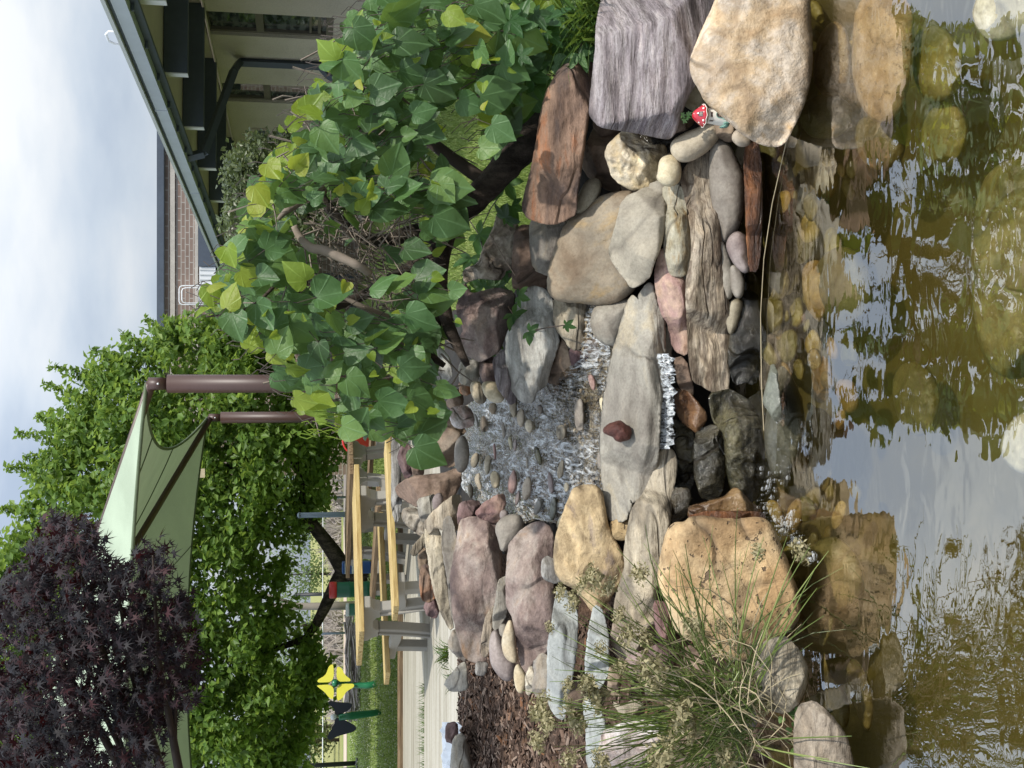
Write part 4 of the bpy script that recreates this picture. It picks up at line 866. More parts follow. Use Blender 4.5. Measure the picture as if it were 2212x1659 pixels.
# stones lying under the water
UW = [
 ('oval olive stone under water nearest the mauve pebble','algae',[(1897,1212),(1942,1142),(1992,1192),(2007,1282),(1992,1382),(1952,1440),(1902,1422),(1892,1312)],1,-.10),
 ('second oval olive stone under water below the beam stone','algae',[(1892,1512),(1922,1452),(1972,1442),(1987,1532),(1972,1632),(1937,1670),(1897,1632)],1,-.10),
 ('brown stone under water beside the black wet stone','algae_dark',[(1937,1692),(1972,1642),(2032,1627),(2057,1672),(2052,1752),(2012,1812),(1950,1790)],1,-.14),
 ('broad orange gold stone under water','algae_gold',[(2067,1352),(2092,1302),(2152,1282),(2192,1332),(2222,1422),(2212,1512),(2172,1602),(2142,1592),(2082,1512)],1,-.16),
 ('small bright gold stone under water near the rusty stone','algae_gold',[(1932,992),(1952,952),(2012,940),(2024,992),(1992,1062),(1950,1062)],1,-.08),
 ('greenish angular stone under water','algae',[(2067,1012),(2102,952),(2142,962),(2167,1042),(2112,1122)],1,-.14),
 ('dark olive stone under water between the gold ones','algae_dark',[(2010,1102),(2072,1052),(2132,1132),(2152,1252),(2062,1332),(2012,1252)],1,-.18),
 ('olive brown stone under water beside the orange gold stone','algae',[(1982,1472),(2062,1432),(2092,1572),(2052,1642),(1992,1592)],1,-.17),
 ('golden stone under water left of the orange gold stone','algae_gold',[(2077,1692),(2132,1612),(2182,1712),(2162,1782),(2102,1772)],1,-.2),
 ('yellow gold stone under water by the white edged stone','algae_gold',[(2110,1810),(2162,1752),(2215,1790),(2235,1890),(2190,2000),(2132,1990)],1,-.2),
 ('large grey green boulder under water below the fall','greenwet',[(1890,2050),(1950,1790),(2012,1844),(2072,1964),(2092,2104),(2062,2254),(2002,2384),(1922,2374),(1882,2204)],1,-.05),
 ('long golden brown stone under water at the edge of the reflection','algae',[(2082,2034),(2182,2014),(2224,2104),(2224,2404),(2162,2464),(2082,2354)],1,-.2),
 ('brown stone under water near the foam','algae_dark',[(2032,2484),(2102,2444),(2152,2504),(2142,2584),(2052,2594)],1,-.15),
 ('oval orange tan stone under water below the tan boulder','algae_tan',[(1755,150),(1765,80),(1800,40),(1830,60),(1840,130),(1832,200),(1790,215),(1760,190)],0,-.12),
 ('huge tan boulder under water at right','algae_tan',[(1850,-20),(1838,120),(1845,200),(1880,265),(1940,265),(1975,150),(1975,-20)],0,-.10),
 ('dark olive stone under water at the corner of the tan boulder','algae_dark',[(1735,215),(1790,198),(1850,230),(1832,292),(1760,305),(1725,270)],0,-.18),
 ('golden olive stone under water left of the huge tan boulder','algae',[(1845,260),(1900,240),(1950,270),(1960,340),(1900,380),(1850,340)],0,-.18),
 ('olive boulder under water beyond the huge tan boulder','algae',[(1975,60),(2040,50),(2085,110),(2080,200),(2000,230),(1965,150)],0,-.2),
 ('brown olive boulder under water among the bright reflections','algae',[(1990,240),(2070,215),(2100,290),(2060,370),(1990,350)],0,-.24),
 ('huge olive boulder under water nearest the camera','algae',[(2110,420),(2140,360),(2212,335),(2290,420),(2290,740),(2212,830),(2130,800),(2100,680),(2093,540)],0,-.10),
 ('long golden stone under water in front of the angular brown stone','algae',[(1779,1385),(1787,1452),(1838,1507),(1833,1578),(1798,1565),(1780,1507)],0,-.14),
 ('second long golden stone under water at left','algae',[(1826,1438),(1847,1415),(1879,1466),(1890,1534),(1877,1592),(1851,1547),(1834,1479)],0,-.16),
 ('slim olive stone under water below the pitted boulder','algae_dark',[(1764,1385),(1790,1327),(1806,1338),(1789,1381),(1780,1400)],0,-.12),
 ('broad brown shape under water for the reflection of the pitted boulder','algae_dark',[(1745,1180),(1800,1150),(1860,1200),(1870,1290),(1800,1330),(1745,1280)],0,-.2),  # brown stone drawn where the boulder's reflection lies on the water
 ('cream stone just under water at the bottom of the pond view','cream_wet',[(2158,980),(2166,935),(2190,900),(2230,880),(2330,930),(2330,1050),(2222,1030),(2185,1015)],0,-.06),
 ('cream stone just under water in the right corner','cream_wet',[(2095,20),(2130,-40),(2330,-40),(2330,60),(2230,70),(2150,95),(2110,70)],0,-.06),
 ('brown stone under water beside the rusty stone','algae_dark',[(1655,330),(1690,320),(1720,380),(1710,450),(1670,470),(1650,400)],0,-.12),
 ('dim olive stone under water in the deep middle','algae_dark',[(1760,560),(1830,520),(1890,590),(1880,690),(1800,720),(1755,650)],0,-.22),
 ('dim olive stone under water left of the deep middle','algae_dark',[(1920,800),(1990,770),(2040,850),(2010,950),(1940,930)],0,-.3),
]
for lab, mt, poly, tl, z in UW:
    rock('stone', lab, 'stone', mt, poly, tile=bool(tl), zplane=z, group='stones lying under the water', smooth=2, rnd=.75, amp=.012, kf=1.3, jit=.6, facets=2, grow=0)
# ------------------------------------------------------------------ the low building at right
BD = Vector((-.0784, .9969, 0)); BN = Vector((-.9969, -.0784, 0))        # along the wall, out of the wall
def WP(y, off=0.0, z=0.0):       # point on the wall plane at distance y, off metres out of the wall
    p = Vector((5.87 - .0786 * y, y, 0)) + BN * off; p.z = z; return p
RB = Matrix((BD, -BN, Vector((0, 0, 1)))).transposed()     # local x along wall, y into wall
stc = NT('beige_stucco')
v = stc.coord('Object')
c = stc.ramp(stc.noise(v, 1.2, 5), [(0.3,(.55,.495,.43)), (0.7,(.66,.60,.525))])
c = stc.mix(c, stc.ramp(stc.noise(v, 50, 3, .7), [(0.35,(.8,.79,.78)), (0.55,(1,1,1))]), .6, 'MULTIPLY')
M_STUCCO = stc.done(stc.pbr(c, .95, stc.bump(stc.noise(v, 45, 4, .7), .7, .02), 0, .1))
M_NAVY = plain('hazed_slate_paint', (.062,.079,.108), .55, nscale=12, amt=.2, bump=.05)  # slate paint with haze put into its colour as a bluish lift
M_BRONZE = plain('bronze_window_frame', (.13,.115,.095), .45, nscale=20, amt=.2)
gl_ = NT('dark_window_glass'); M_GLASS = gl_.done(gl_.pbr(gl_.ramp(gl_.noise(gl_.coord('Object', (1,1,3)), 4, 4), [(0.4,(.02,.026,.026)), (0.6,(.11,.125,.115))]), .03, None, 0, .8))  # pale mottling paints reflections into the pane colour
M_GUTTER = plain('grey_metal_gutter', (.42,.46,.52), .45, .0, 8, .10, .03)
M_DRIP = plain('pale_roof_edge', (.55,.57,.58), .5, .2, 8, .1, .03)
M_SOFFIT = plain('soffit_board', (.54,.475,.43), .9, nscale=5, amt=.12, bump=.1)
M_WHITE = plain('white_metal', (.70,.72,.74), .5, nscale=9, amt=.08, bump=.03)
bld = empty('office_building', WP(14, 0, GZ), 0, 'low beige stucco building with dark beams under its eave', 'building')
inv = bld.matrix_basis.inverted() if False else Matrix.Translation(-bld.location)
def bpart(name, mb, mat, parent=None, smooth=False):
    if parent is None: mb.xf(Matrix.Translation(-bld.location)); return mb.build(name, mat, bld, smooth)
    mb.xf(Matrix.Translation(-bld.location) ); return mb.build(name, mat, parent, smooth)
def wbox(mb, y0, y1, z0, z1, o0, o1):
    a = WP(y0); b = WP(y1); L = (b - a).length
    c = WP((y0 + y1) / 2, (o0 + o1) / 2, (z0 + z1) / 2)
    return mb.box(c, (L, abs(o1 - o0), z1 - z0), RB)
WINS = [(15.0, 15.78, 1.27, 2.92), (17.7, 18.55, 1.27, 2.92)]
wall = MB(); ys = 7.0
for y0, y1, z0, z1 in WINS:
    wbox(wall, ys, y0, GZ - .2, 3.2, -.25, 0); wbox(wall, y0, y1, GZ - .2, z0, -.25, 0); wbox(wall, y0, y1, z1, 3.2, -.25, 0); ys = y1
wbox(wall, ys, 27.5, GZ - .2, 3.2, -.25, 0)
bpart('wall', wall, M_STUCCO)
for y0, y1, z0, z1 in WINS:
    fr_ = MB()
    for a, b in ((y0, y0 + .06), (y1 - .06, y1)): wbox(fr_, a, b, z0, z1, -.12, -.05)
    wbox(fr_, y0 + .06, y1 - .06, z0, z0 + .09, -.12, -.04); wbox(fr_, y0 + .06, y1 - .06, z1 - .06, z1, -.12, -.05); wbox(fr_, y0 + .06, y1 - .06, 2.17, 2.27, -.12, -.045)
    wbox(fr_, y0 + .06, y1 - .06, z0 + .16, z0 + .20, -.11, -.06); wbox(fr_, y0 + .06, y1 - .06, z0 + .28, z0 + .31, -.11, -.06)
    fo = bpart('window', fr_, M_BRONZE)
    for a, b in ((z0 + .09, 2.17), (2.27, z1 - .06)):
        pn = MB(); wbox(pn, y0 + .06, y1 - .06, a, b, -.105, -.095); bpart('pane', pn, M_GLASS, fo)
for k in range(9):
    yb = 10.84 + k * 1.92
    b_ = MB()
    c = WP(yb + .12, .78, 2.985); b_.box(c, (.10, 1.56, .25), RB)
    bo = bpart('eave_beam', b_, M_NAVY); bevel(bo, .006)
    cap = MB(); c = WP(yb + .12, 1.57, 2.985); cap.box(c, (.104, .012, .254), RB); bpart('beam_cap', cap, M_WHITE, bo)
so_ = MB(); wbox(so_, 6.5, 27.8, 3.115, 3.15, -.05, 1.66); bpart('soffit', so_, M_SOFFIT)
fa = MB(); wbox(fa, 6.5, 27.8, 3.06, 3.20, 1.66, 1.70); bpart('fascia_board', fa, M_NAVY)
gu = MB(); wbox(gu, 6.5, 27.8, 3.13, 3.255, 1.704, 1.80); go = bpart('gutter', gu, M_GUTTER)
gd = MB(); wbox(gd, 6.5, 27.8, 3.262, 3.285, 1.70, 1.79); bpart('gutter_gap', gd, M_NAVY)  # dark strip stands for the shaded gap above the gutter
dr = MB(); wbox(dr, 6.5, 27.8, 3.290, 3.325, 1.60, 1.83); bpart('drip_edge', dr, M_DRIP)
ro = MB(); wbox(ro, 6.5, 27.8, 3.20, 3.30, -3.0, 1.60); bpart('roof', ro, M_NAVY)
for k in range(22):
    br = MB(); c = WP(8.0 + k * .9, 1.73, 3.115); br.box(c, (.035, .07, .03), RB); bpart('gutter_bracket', br, M_NAVY)
for yj in (9.9, 13.4, 17.2, 21.5):
    jn = MB(); wbox(jn, yj, yj + .03, 3.125, 3.262, 1.70, 1.806); bpart('gutter_joint', jn, M_GUTTER)
co = MB(); co.tube([WP(8, .04, 2.875), WP(27, .04, 2.875)], .018, 8); bpart('conduit_pipe', co, M_SOFFIT, None, True)
dp = MB()
pts = [WP(15.6, 1.72, 3.14), WP(15.6, 1.66, 2.93), WP(16.3, .30, 2.60), WP(16.62, .06, 2.54), WP(16.62, .06, 1.42), WP(16.68, .16, 1.32), WP(16.68, .24, 1.2)]
for a, b in zip(pts[:-1], pts[1:]): dp.tube([a, b], .062, 4)
bpart('downspout', dp, M_NAVY)
ve = MB(); wbox(ve, 19.9, 20.4, 2.28, 2.52, .004, .03); vo_ = bpart('vent', ve, M_SOFFIT)
for k in range(3):
    lv = MB(); wbox(lv, 19.95 + k * .14, 20.06 + k * .14, 2.31, 2.49, .03, .036); bpart('louvre', lv, M_NAVY, vo_)
so2 = MB(); so2.tube([WP(9.55, 1.6, 3.3), WP(9.55, 1.6, 3.62)], .075, 12); bpart('roof_vent_pipe', so2, M_WHITE, None, True)
hk = MB(); hk.tube([WP(11.6, 1.62, 3.32), WP(11.6, 1.62, 3.46), WP(11.68, 1.62, 3.5), WP(11.85, 1.62, 3.5), WP(11.92, 1.62, 3.45), WP(11.92, 1.62, 3.32)], .012, 6)
bpart('roof_hook', hk, M_WHITE, None, True)
el_ = MB(); wbox(el_, 21.4, 21.75, 2.05, 2.35, .004, .08); bpart('electrical_box', el_, M_SOFFIT)
el2 = MB(); el2.tube([WP(21.2, .05, 2.25), WP(20.7, .05, 2.35), WP(20.5, .05, 2.6)], .015, 6); bpart('cable', el2, M_NAVY)

# ------------------------------------------------------------------ the brick building behind
bk = NT('brick_far')
v = bk.coord('Object')
bt_ = bk.n('ShaderNodeTexBrick'); bk.l(bk.coord('Object', (1, 1, 1), (math.radians(90), 0, 0)), bt_.inputs['Vector'])
bt_.inputs['Color1'].default_value = (.20,.145,.12,1); bt_.inputs['Color2'].default_value = (.25,.185,.155,1); bt_.inputs['Mortar'].default_value = (.36,.33,.30,1)
bt_.inputs['Scale'].default_value = 1.0; bt_.inputs['Brick Width'].default_value = .30; bt_.inputs['Row Height'].default_value = .10; bt_.inputs['Mortar Size'].default_value = .012
c = bk.mix(bt_.outputs['Color'], bk.ramp(bk.noise(v, 1.5, 3), [(0.3,(.85,.85,.85)), (.7,(1.1,1.1,1.1))]), 1.0, 'MULTIPLY')
M_BRICK = bk.done(bk.pbr(c, .9, bk.bump(bt_.outputs['Fac'], -.4, .01), 0, .2))
M_LIME = plain('limestone_band', (.42,.39,.35), .9, nscale=30, amt=.2)
YB = 30.0
brk = empty('brick_building', (5, YB, GZ), 0, 'taller red brown brick building with pale stone bands and dark coping', 'building')
def kpart(name, mb, mat, parent=None):
    mb.xf(Matrix.Translation(-brk.location)); return mb.build(name, mat, parent or brk)
ztop = PZ(340, 900, 0) and P(340, 900, YB).z; zc = P(355, 900, YB).z
def zat(px): return P(px, 900, YB).z
xl = P(400, 1030, YB).x; xr = 14.0
def kb(name, x0, x1, z0, z1, y0, y1, mat, parent=None):
    m = MB(); m.box(((x0+x1)/2, (y0+y1)/2, (z0+z1)/2), (x1-x0, y1-y0, z1-z0)); return kpart(name, m, mat, parent)
kb('wall', xl, xr, GZ, zc, YB, YB + 10, M_BRICK)
kb('coping', xl - .1, xr + .1, zc, ztop, YB - .12, YB + 10.1, M_NAVY)
kb('stone_band', xl - .03, xr, zat(378), zat(368), YB - .04, YB, M_LIME)
kb('stone_band', xl - .03, xr, zat(428), zat(421), YB - .04, YB, M_LIME)
kb('wall_joint', P(400, 880, YB).x, P(400, 880, YB).x + .03, GZ, zc - .01, YB - .006, YB, M_LIME)
# lower wing with its silver gutter
lw = empty('covered_walkway', (1.2, 27.6, GZ), 0, 'low flat roofed walkway with white fascia in front of the brick wall', 'walkway roof')
def lpart(name, x0, x1, z0, z1, y0, y1, mat):
    m = MB(); m.box(((x0+x1)/2, (y0+y1)/2, (z0+z1)/2), (x1-x0, y1-y0, z1-z0)); m.xf(Matrix.Translation(-lw.location)); return m.build(name, mat, lw)
YL = 27.4
xa = P(450, 640, YL).x; xb = P(450, 575, YL).x
zl1 = P(430, 600, YL).z; zl0 = P(470, 600, YL).z
lpart('roof_panel', xb, 9.0, zl0, zl1 + .02, YL, YL + 2.4, M_NAVY)
lpart('end_panel', xa, xb - .01, zl0 + .05, zl1, YL + .05, YL + 2.3, M_WHITE)
for k in range(6): lpart('panel_rib', xa + .02 + k * (xb - xa) / 6, xa + .05 + k * (xb - xa) / 6, zl0 + .05, zl1 - .01, YL + .03, YL + .05, M_DRIP)
lpart('fascia', xa - .35, xb + .2, zl0 - .10, zl0, YL - .05, YL + 2.35, M_GUTTER)
for xx in (xa - .2, 2.5, 5.0): lpart('post', xx, xx + .1, GZ, zl0 - .1, YL + .1, YL + .2, M_NAVY)
# roof ladder
ld = empty('roof_ladder', P(472, 637, 29.3), 0, 'pale metal ladder with rounded hand loops against the brick wall', 'ladder')
def lat(px, py): return P(px, py, 29.3) - ld.location
for off in (0, .10):
    rl = MB(); s = 1 if off == 0 else 0
    a, b = (617, 658) if off == 0 else (621, 654)
    t_ = 387 if off == 0 else 392
    rl.tube([lat(480, a) + Vector((0, off, 0)), lat(t_ + 8, a) + Vector((0, off, 0)), lat(t_ + 2, a + 2) + Vector((0, off, 0)), lat(t_, a + 7) + Vector((0, off, 0)), lat(t_, b - 7) + Vector((0, off, 0)), lat(t_ + 2, b - 2) + Vector((0, off, 0)), lat(t_ + 8, b) + Vector((0, off, 0)), lat(480, b) + Vector((0, off, 0))], .013, 6)
    rl.build('rail', M_WHITE, ld, True)
for px in (430, 434, 452, 456, 474):
    rg = MB(); rg.tube([lat(px, 618), lat(px, 657)], .011, 6); rg.build('rung', M_WHITE, ld, True)

# ------------------------------------------------------------------ shade canopy
M_POST = plain('brown_painted_steel', (.060,.030,.023), .45, nscale=6, amt=.12, bump=.02)
cn = NT('pale_green_shade_cloth')
v = cn.coord('Object')
wv_ = cn.noise(cn.coord('Object', (1,1,1)), 130, 2, .6)
c = cn.mix((.40,.47,.36), cn.ramp(cn.noise(v, 1.4, 3), [(0.35,(.86,.86,.86)), (.7,(1.05,1.05,1.05))]), 1.0, 'MULTIPLY')
c = cn.mix(c, cn.ramp(wv_, [(0.35,(.86,.86,.86)), (.6,(1.05,1.05,1.05))]), .7, 'MULTIPLY')
b1 = cn.n('ShaderNodeBsdfDiffuse'); cn.l(c, b1.inputs['Color']); b2 = cn.n('ShaderNodeBsdfTranslucent'); b2.inputs['Color'].default_value = (.26,.31,.20,1)
ms = cn.n('ShaderNodeMixShader'); ms.inputs[0].default_value = .16; cn.l(b1.outputs[0], ms.inputs[1]); cn.l(b2.outputs[0], ms.inputs[2])
M_CLOTH = cn.done(ms)
M_HEM = plain('dark_green_hem', (.10,.13,.075), .8, nscale=20)
EZ = 3.32
A0 = Vector((P(320, 829, 13).x, 13.0, EZ)); S_ = 7.8
d1 = Vector((-.0755, .9971, 0)); d2 = Vector((-.9971, -.0755, 0))
A1 = A0 + d1 * S_; B0 = A0 + d2 * S_; B1 = A0 + d1 * S_ + d2 * S_
PK = A0 + (d1 + d2) * (S_ / 2) + Vector((0, 0, 1.84))
cp = empty('shade_canopy', (A0.x, A0.y, GZ), 0, 'pale green cloth shade canopy on brown steel posts', 'canopy')
OFF = -Vector(cp.location)
for q, nm in ((A0, 0), (A1, 1), (B0, 2), (B1, 3)):
    po = MB(); po.tube([Vector((q.x, q.y, GZ - .1)), Vector((q.x, q.y, EZ - .22))], .10, 20); po.xf(Matrix.Translation(OFF)); pp = po.build('post', M_POST, cp, True)
    co = MB(); co.tube([Vector((q.x, q.y, EZ - .23)), Vector((q.x, q.y, EZ - .02))], .068, 16); co.xf(Matrix.Translation(OFF)); co.build('post_collar', M_POST, pp, True)
    bo_ = MB(); bo_.tube([Vector((q.x, q.y - .075, EZ - .13)), Vector((q.x, q.y - .055, EZ - .13))], .012, 8); bo_.xf(Matrix.Translation(OFF)); bo_.build('bolt', M_WHITE, pp, True)
    be = MB(); dd = (PK - q); be.tube([q + Vector((0,0,-.05)), q + dd * .5 + Vector((0,0,-.06)), q + dd + Vector((0,0,-.07))], .055, 12); be.xf(Matrix.Translation(OFF)); be.build('hip_beam', M_POST, cp, True)
def panel(a, b, name='cloth_panel', n=18, m=14, sag=.62):
    mid_dir = (PK - (a + b) / 2); mid_dir.z = 0; mid_dir.normalize()
    vs = []; fs = []; zf = lambda t: 4 * t * (1 - t)
    for i in range(n + 1):
        t = i / n; e0 = a.lerp(b, t) + mid_dir * (sag * zf(t)) + Vector((0, 0, sag * zf(t) * .42))
        for j in range(m + 1):
            s = j / m; p = e0.lerp(PK, s); p.z -= .10 * zf(t) * zf(s) * (1 - s); vs.append(p + OFF)
    for i in range(n):
        for j in range(m): fs.append((i*(m+1)+j, (i+1)*(m+1)+j, (i+1)*(m+1)+j+1, i*(m+1)+j+1))
    o = link(name, mesh(name, vs, fs, True), M_CLOTH, cp)
    hm = MB(); hm.tube([vs[i*(m+1)] for i in range(n + 1)], .022, 6); hm.build('hem', M_HEM, o, True)
    for q in (.33, .66):
        sm = MB(); i = int(q * n); sm.tube([vs[i*(m+1)+j] + Vector((0,0,-.008)) for j in range(0, int(m * .75))], .008, 4); sm.build('seam', M_HEM, o, True)
    return o
for a, b in ((A0, B0), (A0, A1), (A1, B1), (B0, B1)): panel(a, b)
lb = MB(); q = A1.lerp(B1, .30); q2 = A1.lerp(B1, .36); mdir = -d1
lc = P(424, 1022, 21.0); lb.box((0, 0, 0), (.16, .01, .09)); lb.build('sewn_label', plain('tan_label', (.45,.38,.25)), cp, loc=P(437, 1022, 21.3) + OFF)

# ------------------------------------------------------------------ picnic tables
wd = NT('yellow_pine')
v = wd.coord('Object', (1.2, 14, 14))
c = wd.ramp(wd.noise(v, 2.6, 5, .6, None, .6), [(0.38,(.30,.20,.08)), (0.5,(.42,.31,.13)), (0.62,(.50,.38,.18))])
M_PINE = wd.done(wd.pbr(c, .6, wd.bump(wd.noise(v, 6, 3), .25, .006), 0, .3))
wd2 = NT('weathered_brown_wood')
v = wd2.coord('Object', (1.2, 14, 14))
c = wd2.ramp(wd2.noise(v, 2.6, 5, .6, None, .6), [(0.38,(.12,.08,.045)), (0.5,(.18,.12,.07)), (0.62,(.24,.17,.10))])
M_OLDWOOD = wd2.done(wd2.pbr(c, .7, wd2.bump(wd2.noise(v, 6, 3), .25, .006), 0, .3))
M_FRAME = plain('grey_beige_moulded_frame', (.29,.275,.245), .6, nscale=40, amt=.08, bump=.05)
def end_frame(x):
    """leg frame in the plane x: top bearer with scalloped haunches, two bowed legs, bench arms with short legs"""
    parts = []
    def strip(pts, w0, w1, th=.10):      # bowed strip in the y-z plane
        m = MB(); L = []; n = len(pts)
        for i, p in enumerate(pts):
            a = pts[max(i-1,0)]; b = pts[min(i+1,n-1)]; t = Vector((b[0]-a[0], b[1]-a[1])).normalized(); nn = Vector((-t.y, t.x)); wq = (w0 + (w1 - w0) * i / (n - 1)) / 2
            L.append(((p[0] + nn.x*wq, p[1] + nn.y*wq), (p[0] - nn.x*wq, p[1] - nn.y*wq)))
        vs = []
        for q0, q1 in L:
            for dxx in (-th/2, th/2):
                vs.append((x + dxx, q0[0], q0[1])); vs.append((x + dxx, q1[0], q1[1]))
        fs = []
        for i in range(n - 1):
            b = i * 4; c_ = b + 4
            fs += [(b, b+1, c_+1, c_), (b+2, c_+2, c_+3, b+3), (b, c_, c_+2, b+2), (b+1, b+3, c_+3, c_+1)]
        fs += [(0, 2, 3, 1), ((n-1)*4, (n-1)*4+1, (n-1)*4+3, (n-1)*4+2)]
        return m.add(vs, fs)
    top = MB(); poly = [(-.36,.70),(-.36,.635),(-.30,.60),(-.27,.535),(-.135,.535),(-.12,.57),(-.06,.60),(.06,.60),(.12,.57),(.135,.535),(.27,.535),(.30,.60),(.36,.635),(.36,.70)]
    n = len(poly); top.add([(x - .06, a, b) for a, b in poly] + [(x + .06, a, b) for a, b in poly], [tuple(range(n)), tuple(range(2*n-1, n-1, -1))] + [(i, n+i, n+(i+1) % n, (i+1) % n) for i in range(n)])
    parts.append(('bearer', top))
    for s in (-1, 1):
        lg = strip([(s*.20,.54),(s*.215,.44),(s*.24,.30),(s*.275,.15),(s*.32,0)], .135, .12); parts.append(('leg', lg))
        rib = strip([(s*.20,.54),(s*.215,.44),(s*.24,.30),(s*.275,.15),(s*.32,0)], .03, .03, .15); parts.append(('leg_rib', rib))
        arm = strip([(s*.28,.36),(s*.42,.355),(s*.56,.37),(s*.82,.375)], .12, .07, .10); parts.append(('bench_arm', arm))
        sl = strip([(s*.60,.34),(s*.61,.22),(s*.64,0)], .10, .10, .09); parts.append(('short_leg', sl))
    return parts
def picnic(loc, rz, wood, ends, label, cat='picnic table', L=2.0):
    t = empty('picnic_table', loc, rz, label, cat, 'picnic tables on the concrete pad')
    for k in range(5):
        pl = MB(); pl.box((0, -.30 + k * .15, .725), (L, .142, .05)); o = pl.build('top_plank', wood, t); bevel(o, .006)
    for s in (-1, 1):
        for k in (0, 1):
            pl = MB(); pl.box((0, s * (.63 + k * .15), .435), (L, .142, .05)); o = pl.build('bench_plank', wood, t); bevel(o, .006)
    for x in ends:
        for nm, m in end_frame(x):
            o = m.build(nm, M_FRAME, t); bevel(o, .01, 2)
    return t
ZT = GZ + .085
r45 = math.radians(45)
def tpos(corner, a, sx, sy):     # centre from a top corner
    c, s = math.cos(a), math.sin(a); return Vector((corner[0] + c*sx - s*sy, corner[1] + s*sx + c*sy, ZT - .03))
r38 = math.radians(38)
pa = tpos((-2.28, 10.75), r38, .93, .375)
picnic(pa, r38, M_PINE, (-.62, .62), 'yellow plank picnic table nearest the mulch bed', L=1.86)
pb = tpos((-1.02, 13.2), math.radians(-45), -1.0, .375)
picnic(pb, math.radians(-45), M_OLDWOOD, (.70, -.70), 'browner picnic table behind with its plank ends towards the stream')

# ------------------------------------------------------------------ flower shaped chimes in the lawn
M_YEL = plain('yellow_enamel', (.86,.80,.10), .35, nscale=3, amt=.05, bump=0)
M_NVY = plain('navy_enamel', (.008,.016,.035), .3, nscale=3, amt=.1, bump=0)
M_GRN = plain('green_enamel', (.02,.17,.075), .3, nscale=5, amt=.2, bump=0)
def rounded(poly, k=3): return [tuple(q) for q in chaikin(np.array(poly, float), k)]
def plate(mb, poly, org, ex, ez, th=.02):
    ny = ex.cross(ez); n = len(poly)
    a = [org + ex * p[0] + ez * p[1] - ny * th / 2 for p in poly]; b = [q + ny * th for q in a]
    mb.add(a + b, [tuple(range(n))[::-1], tuple(range(n, 2*n))] + [(i, (i+1) % n, n+(i+1) % n, n+i) for i in range(n)])
yc = 21.8; C_ = P(724, 1475, yc); ex = Vector((1, .12, 0)).normalized(); ez = Vector((0, 0, 1))
fl = empty('flower_chime', (C_.x, yc, GZ), 0, 'yellow four petal flower chime on a green stem in the lawn', 'garden chime')
OF = -Vector(fl.location)
u_ = yc / FPX
def PX(dpx, dpy): return (-dpy * u_, -dpx * u_)          # pixel offsets to plate axes
for poly in ([(-3,-2),(-3,-38),(-8,-39),(-14,-34),(-20,-16),(-36,-9),(-38,-3),(-30,-2)],
             [(3,-2),(3,-32),(7,-34),(14,-30),(20,-16),(33,-6),(32,-2),(26,-2)],
             [(-3,3),(-3,32),(-8,34),(-15,28),(-22,18),(-38,6),(-38,3)],
             [(3,3),(3,36),(8,38),(17,30),(24,18),(40,11),(40,4),(32,3)]):
    m = MB(); plate(m, rounded([PX(*q) for q in poly], 2), C_ + OF, ex, ez); m.build('petal', M_YEL, fl)
m = MB(); m.tube([C_ + OF + Vector((0,-.05,0)), C_ + OF + Vector((0,.06,0))], .06, 14); m.build('hub', M_GRN, fl, True)
m = MB(); m.tube([C_ + OF + Vector((0,.06,0)), P(760,1480,yc+.1) + OF, P(790,1481,yc+.05) + OF, Vector((C_.x - .05, yc, GZ - .05)) + OF], [.035,.05,.06,.07], 10); m.build('stem', M_GRN, fl, True)
yc = 20.4; C_ = P(726, 1548, yc); u_ = yc / FPX
fb = empty('butterfly_chime', (C_.x, yc, GZ), 0, 'navy blue butterfly shaped chime on a green stem in the lawn', 'garden chime')
OF = -Vector(fb.location)
for poly in ([(-2,-3),(-4,-18),(-17,-27),(-16,-32),(-10,-34),(2,-30),(28,-28),(35,-24),(30,-14),(18,-8),(8,-2)],
             [(-2,3),(-4,18),(-20,40),(-17,46),(-11,48),(4,40),(36,34),(44,27),(40,20),(26,12),(8,3)]):
    m = MB(); plate(m, rounded([PX(*q) for q in poly], 2), C_ + OF, ex, ez); m.build('wing', M_NVY, fb)
m = MB(); m.tube([C_ + OF + Vector((0,-.06,-.05)), P(760,1546,yc) + OF, P(795,1542,yc+.05) + OF, P(828,1537,yc+.1) + OF], [.05,.07,.06,.05], 10); m.build('stem', M_GRN, fb, True)
m = MB(); m.tube([C_ + OF + Vector((0,-.03,.06)), C_ + OF + Vector((0,.05,.0))], .05, 10); m.build('hub', M_WHITE, fb, True)

# drums, red tub, blue crate, posts
M_RED = plain('red_plastic', (.62,.045,.05), .4, nscale=4, amt=.1, bump=.02)
M_GRND = plain('dark_green_barrel', (.012,.13,.07), .4, nscale=4, amt=.15, bump=.02)
def drum(px0, px1, py, wpx, y, lidpx, lid, label):
    c0 = P(px1, py, y); h = P(px0, py, y).z - GZ; r = wpx / 2 * y / FPX
    t = empty('drum', (c0.x, y, GZ), 0, label, 'drum', 'drums beyond the tables')
    m = MB(); m.lathe([(r*.93,0),(r,.02),(r*.97,h*.33),(r*1.02,h*.35),(r*.97,h*.37),(r*.97,h*.64),(r*1.02,h*.66),(r*.97,h*.68),(r*.97,h - .02),(r*.9,h)], 22); m.build('body', M_GRND, t, True)
    m = MB(); lh = lidpx * y / FPX; m.lathe([(r*1.03,h - lh),(r*1.05,h - lh*.6),(r*1.05,h + .005),(r*.98,h + .02),(r*.9,h + .022)], 22); m.build('rim', lid, t, True)
drum(714, 775, 1273, 34, 19.0, 13, M_RED, 'green drum with a wide red rim behind the tables')
drum(750, 815, 1315, 27, 17.5, 4, M_WHITE, 'narrow dark green drum with a pale rim behind the tables')
yr = 16.5; cr_ = P(790, 951, yr)
rt = empty('red_planter', (cr_.x, yr, GZ), 0, 'red tub with a red hoop handle on a brown wooden box', 'planter')
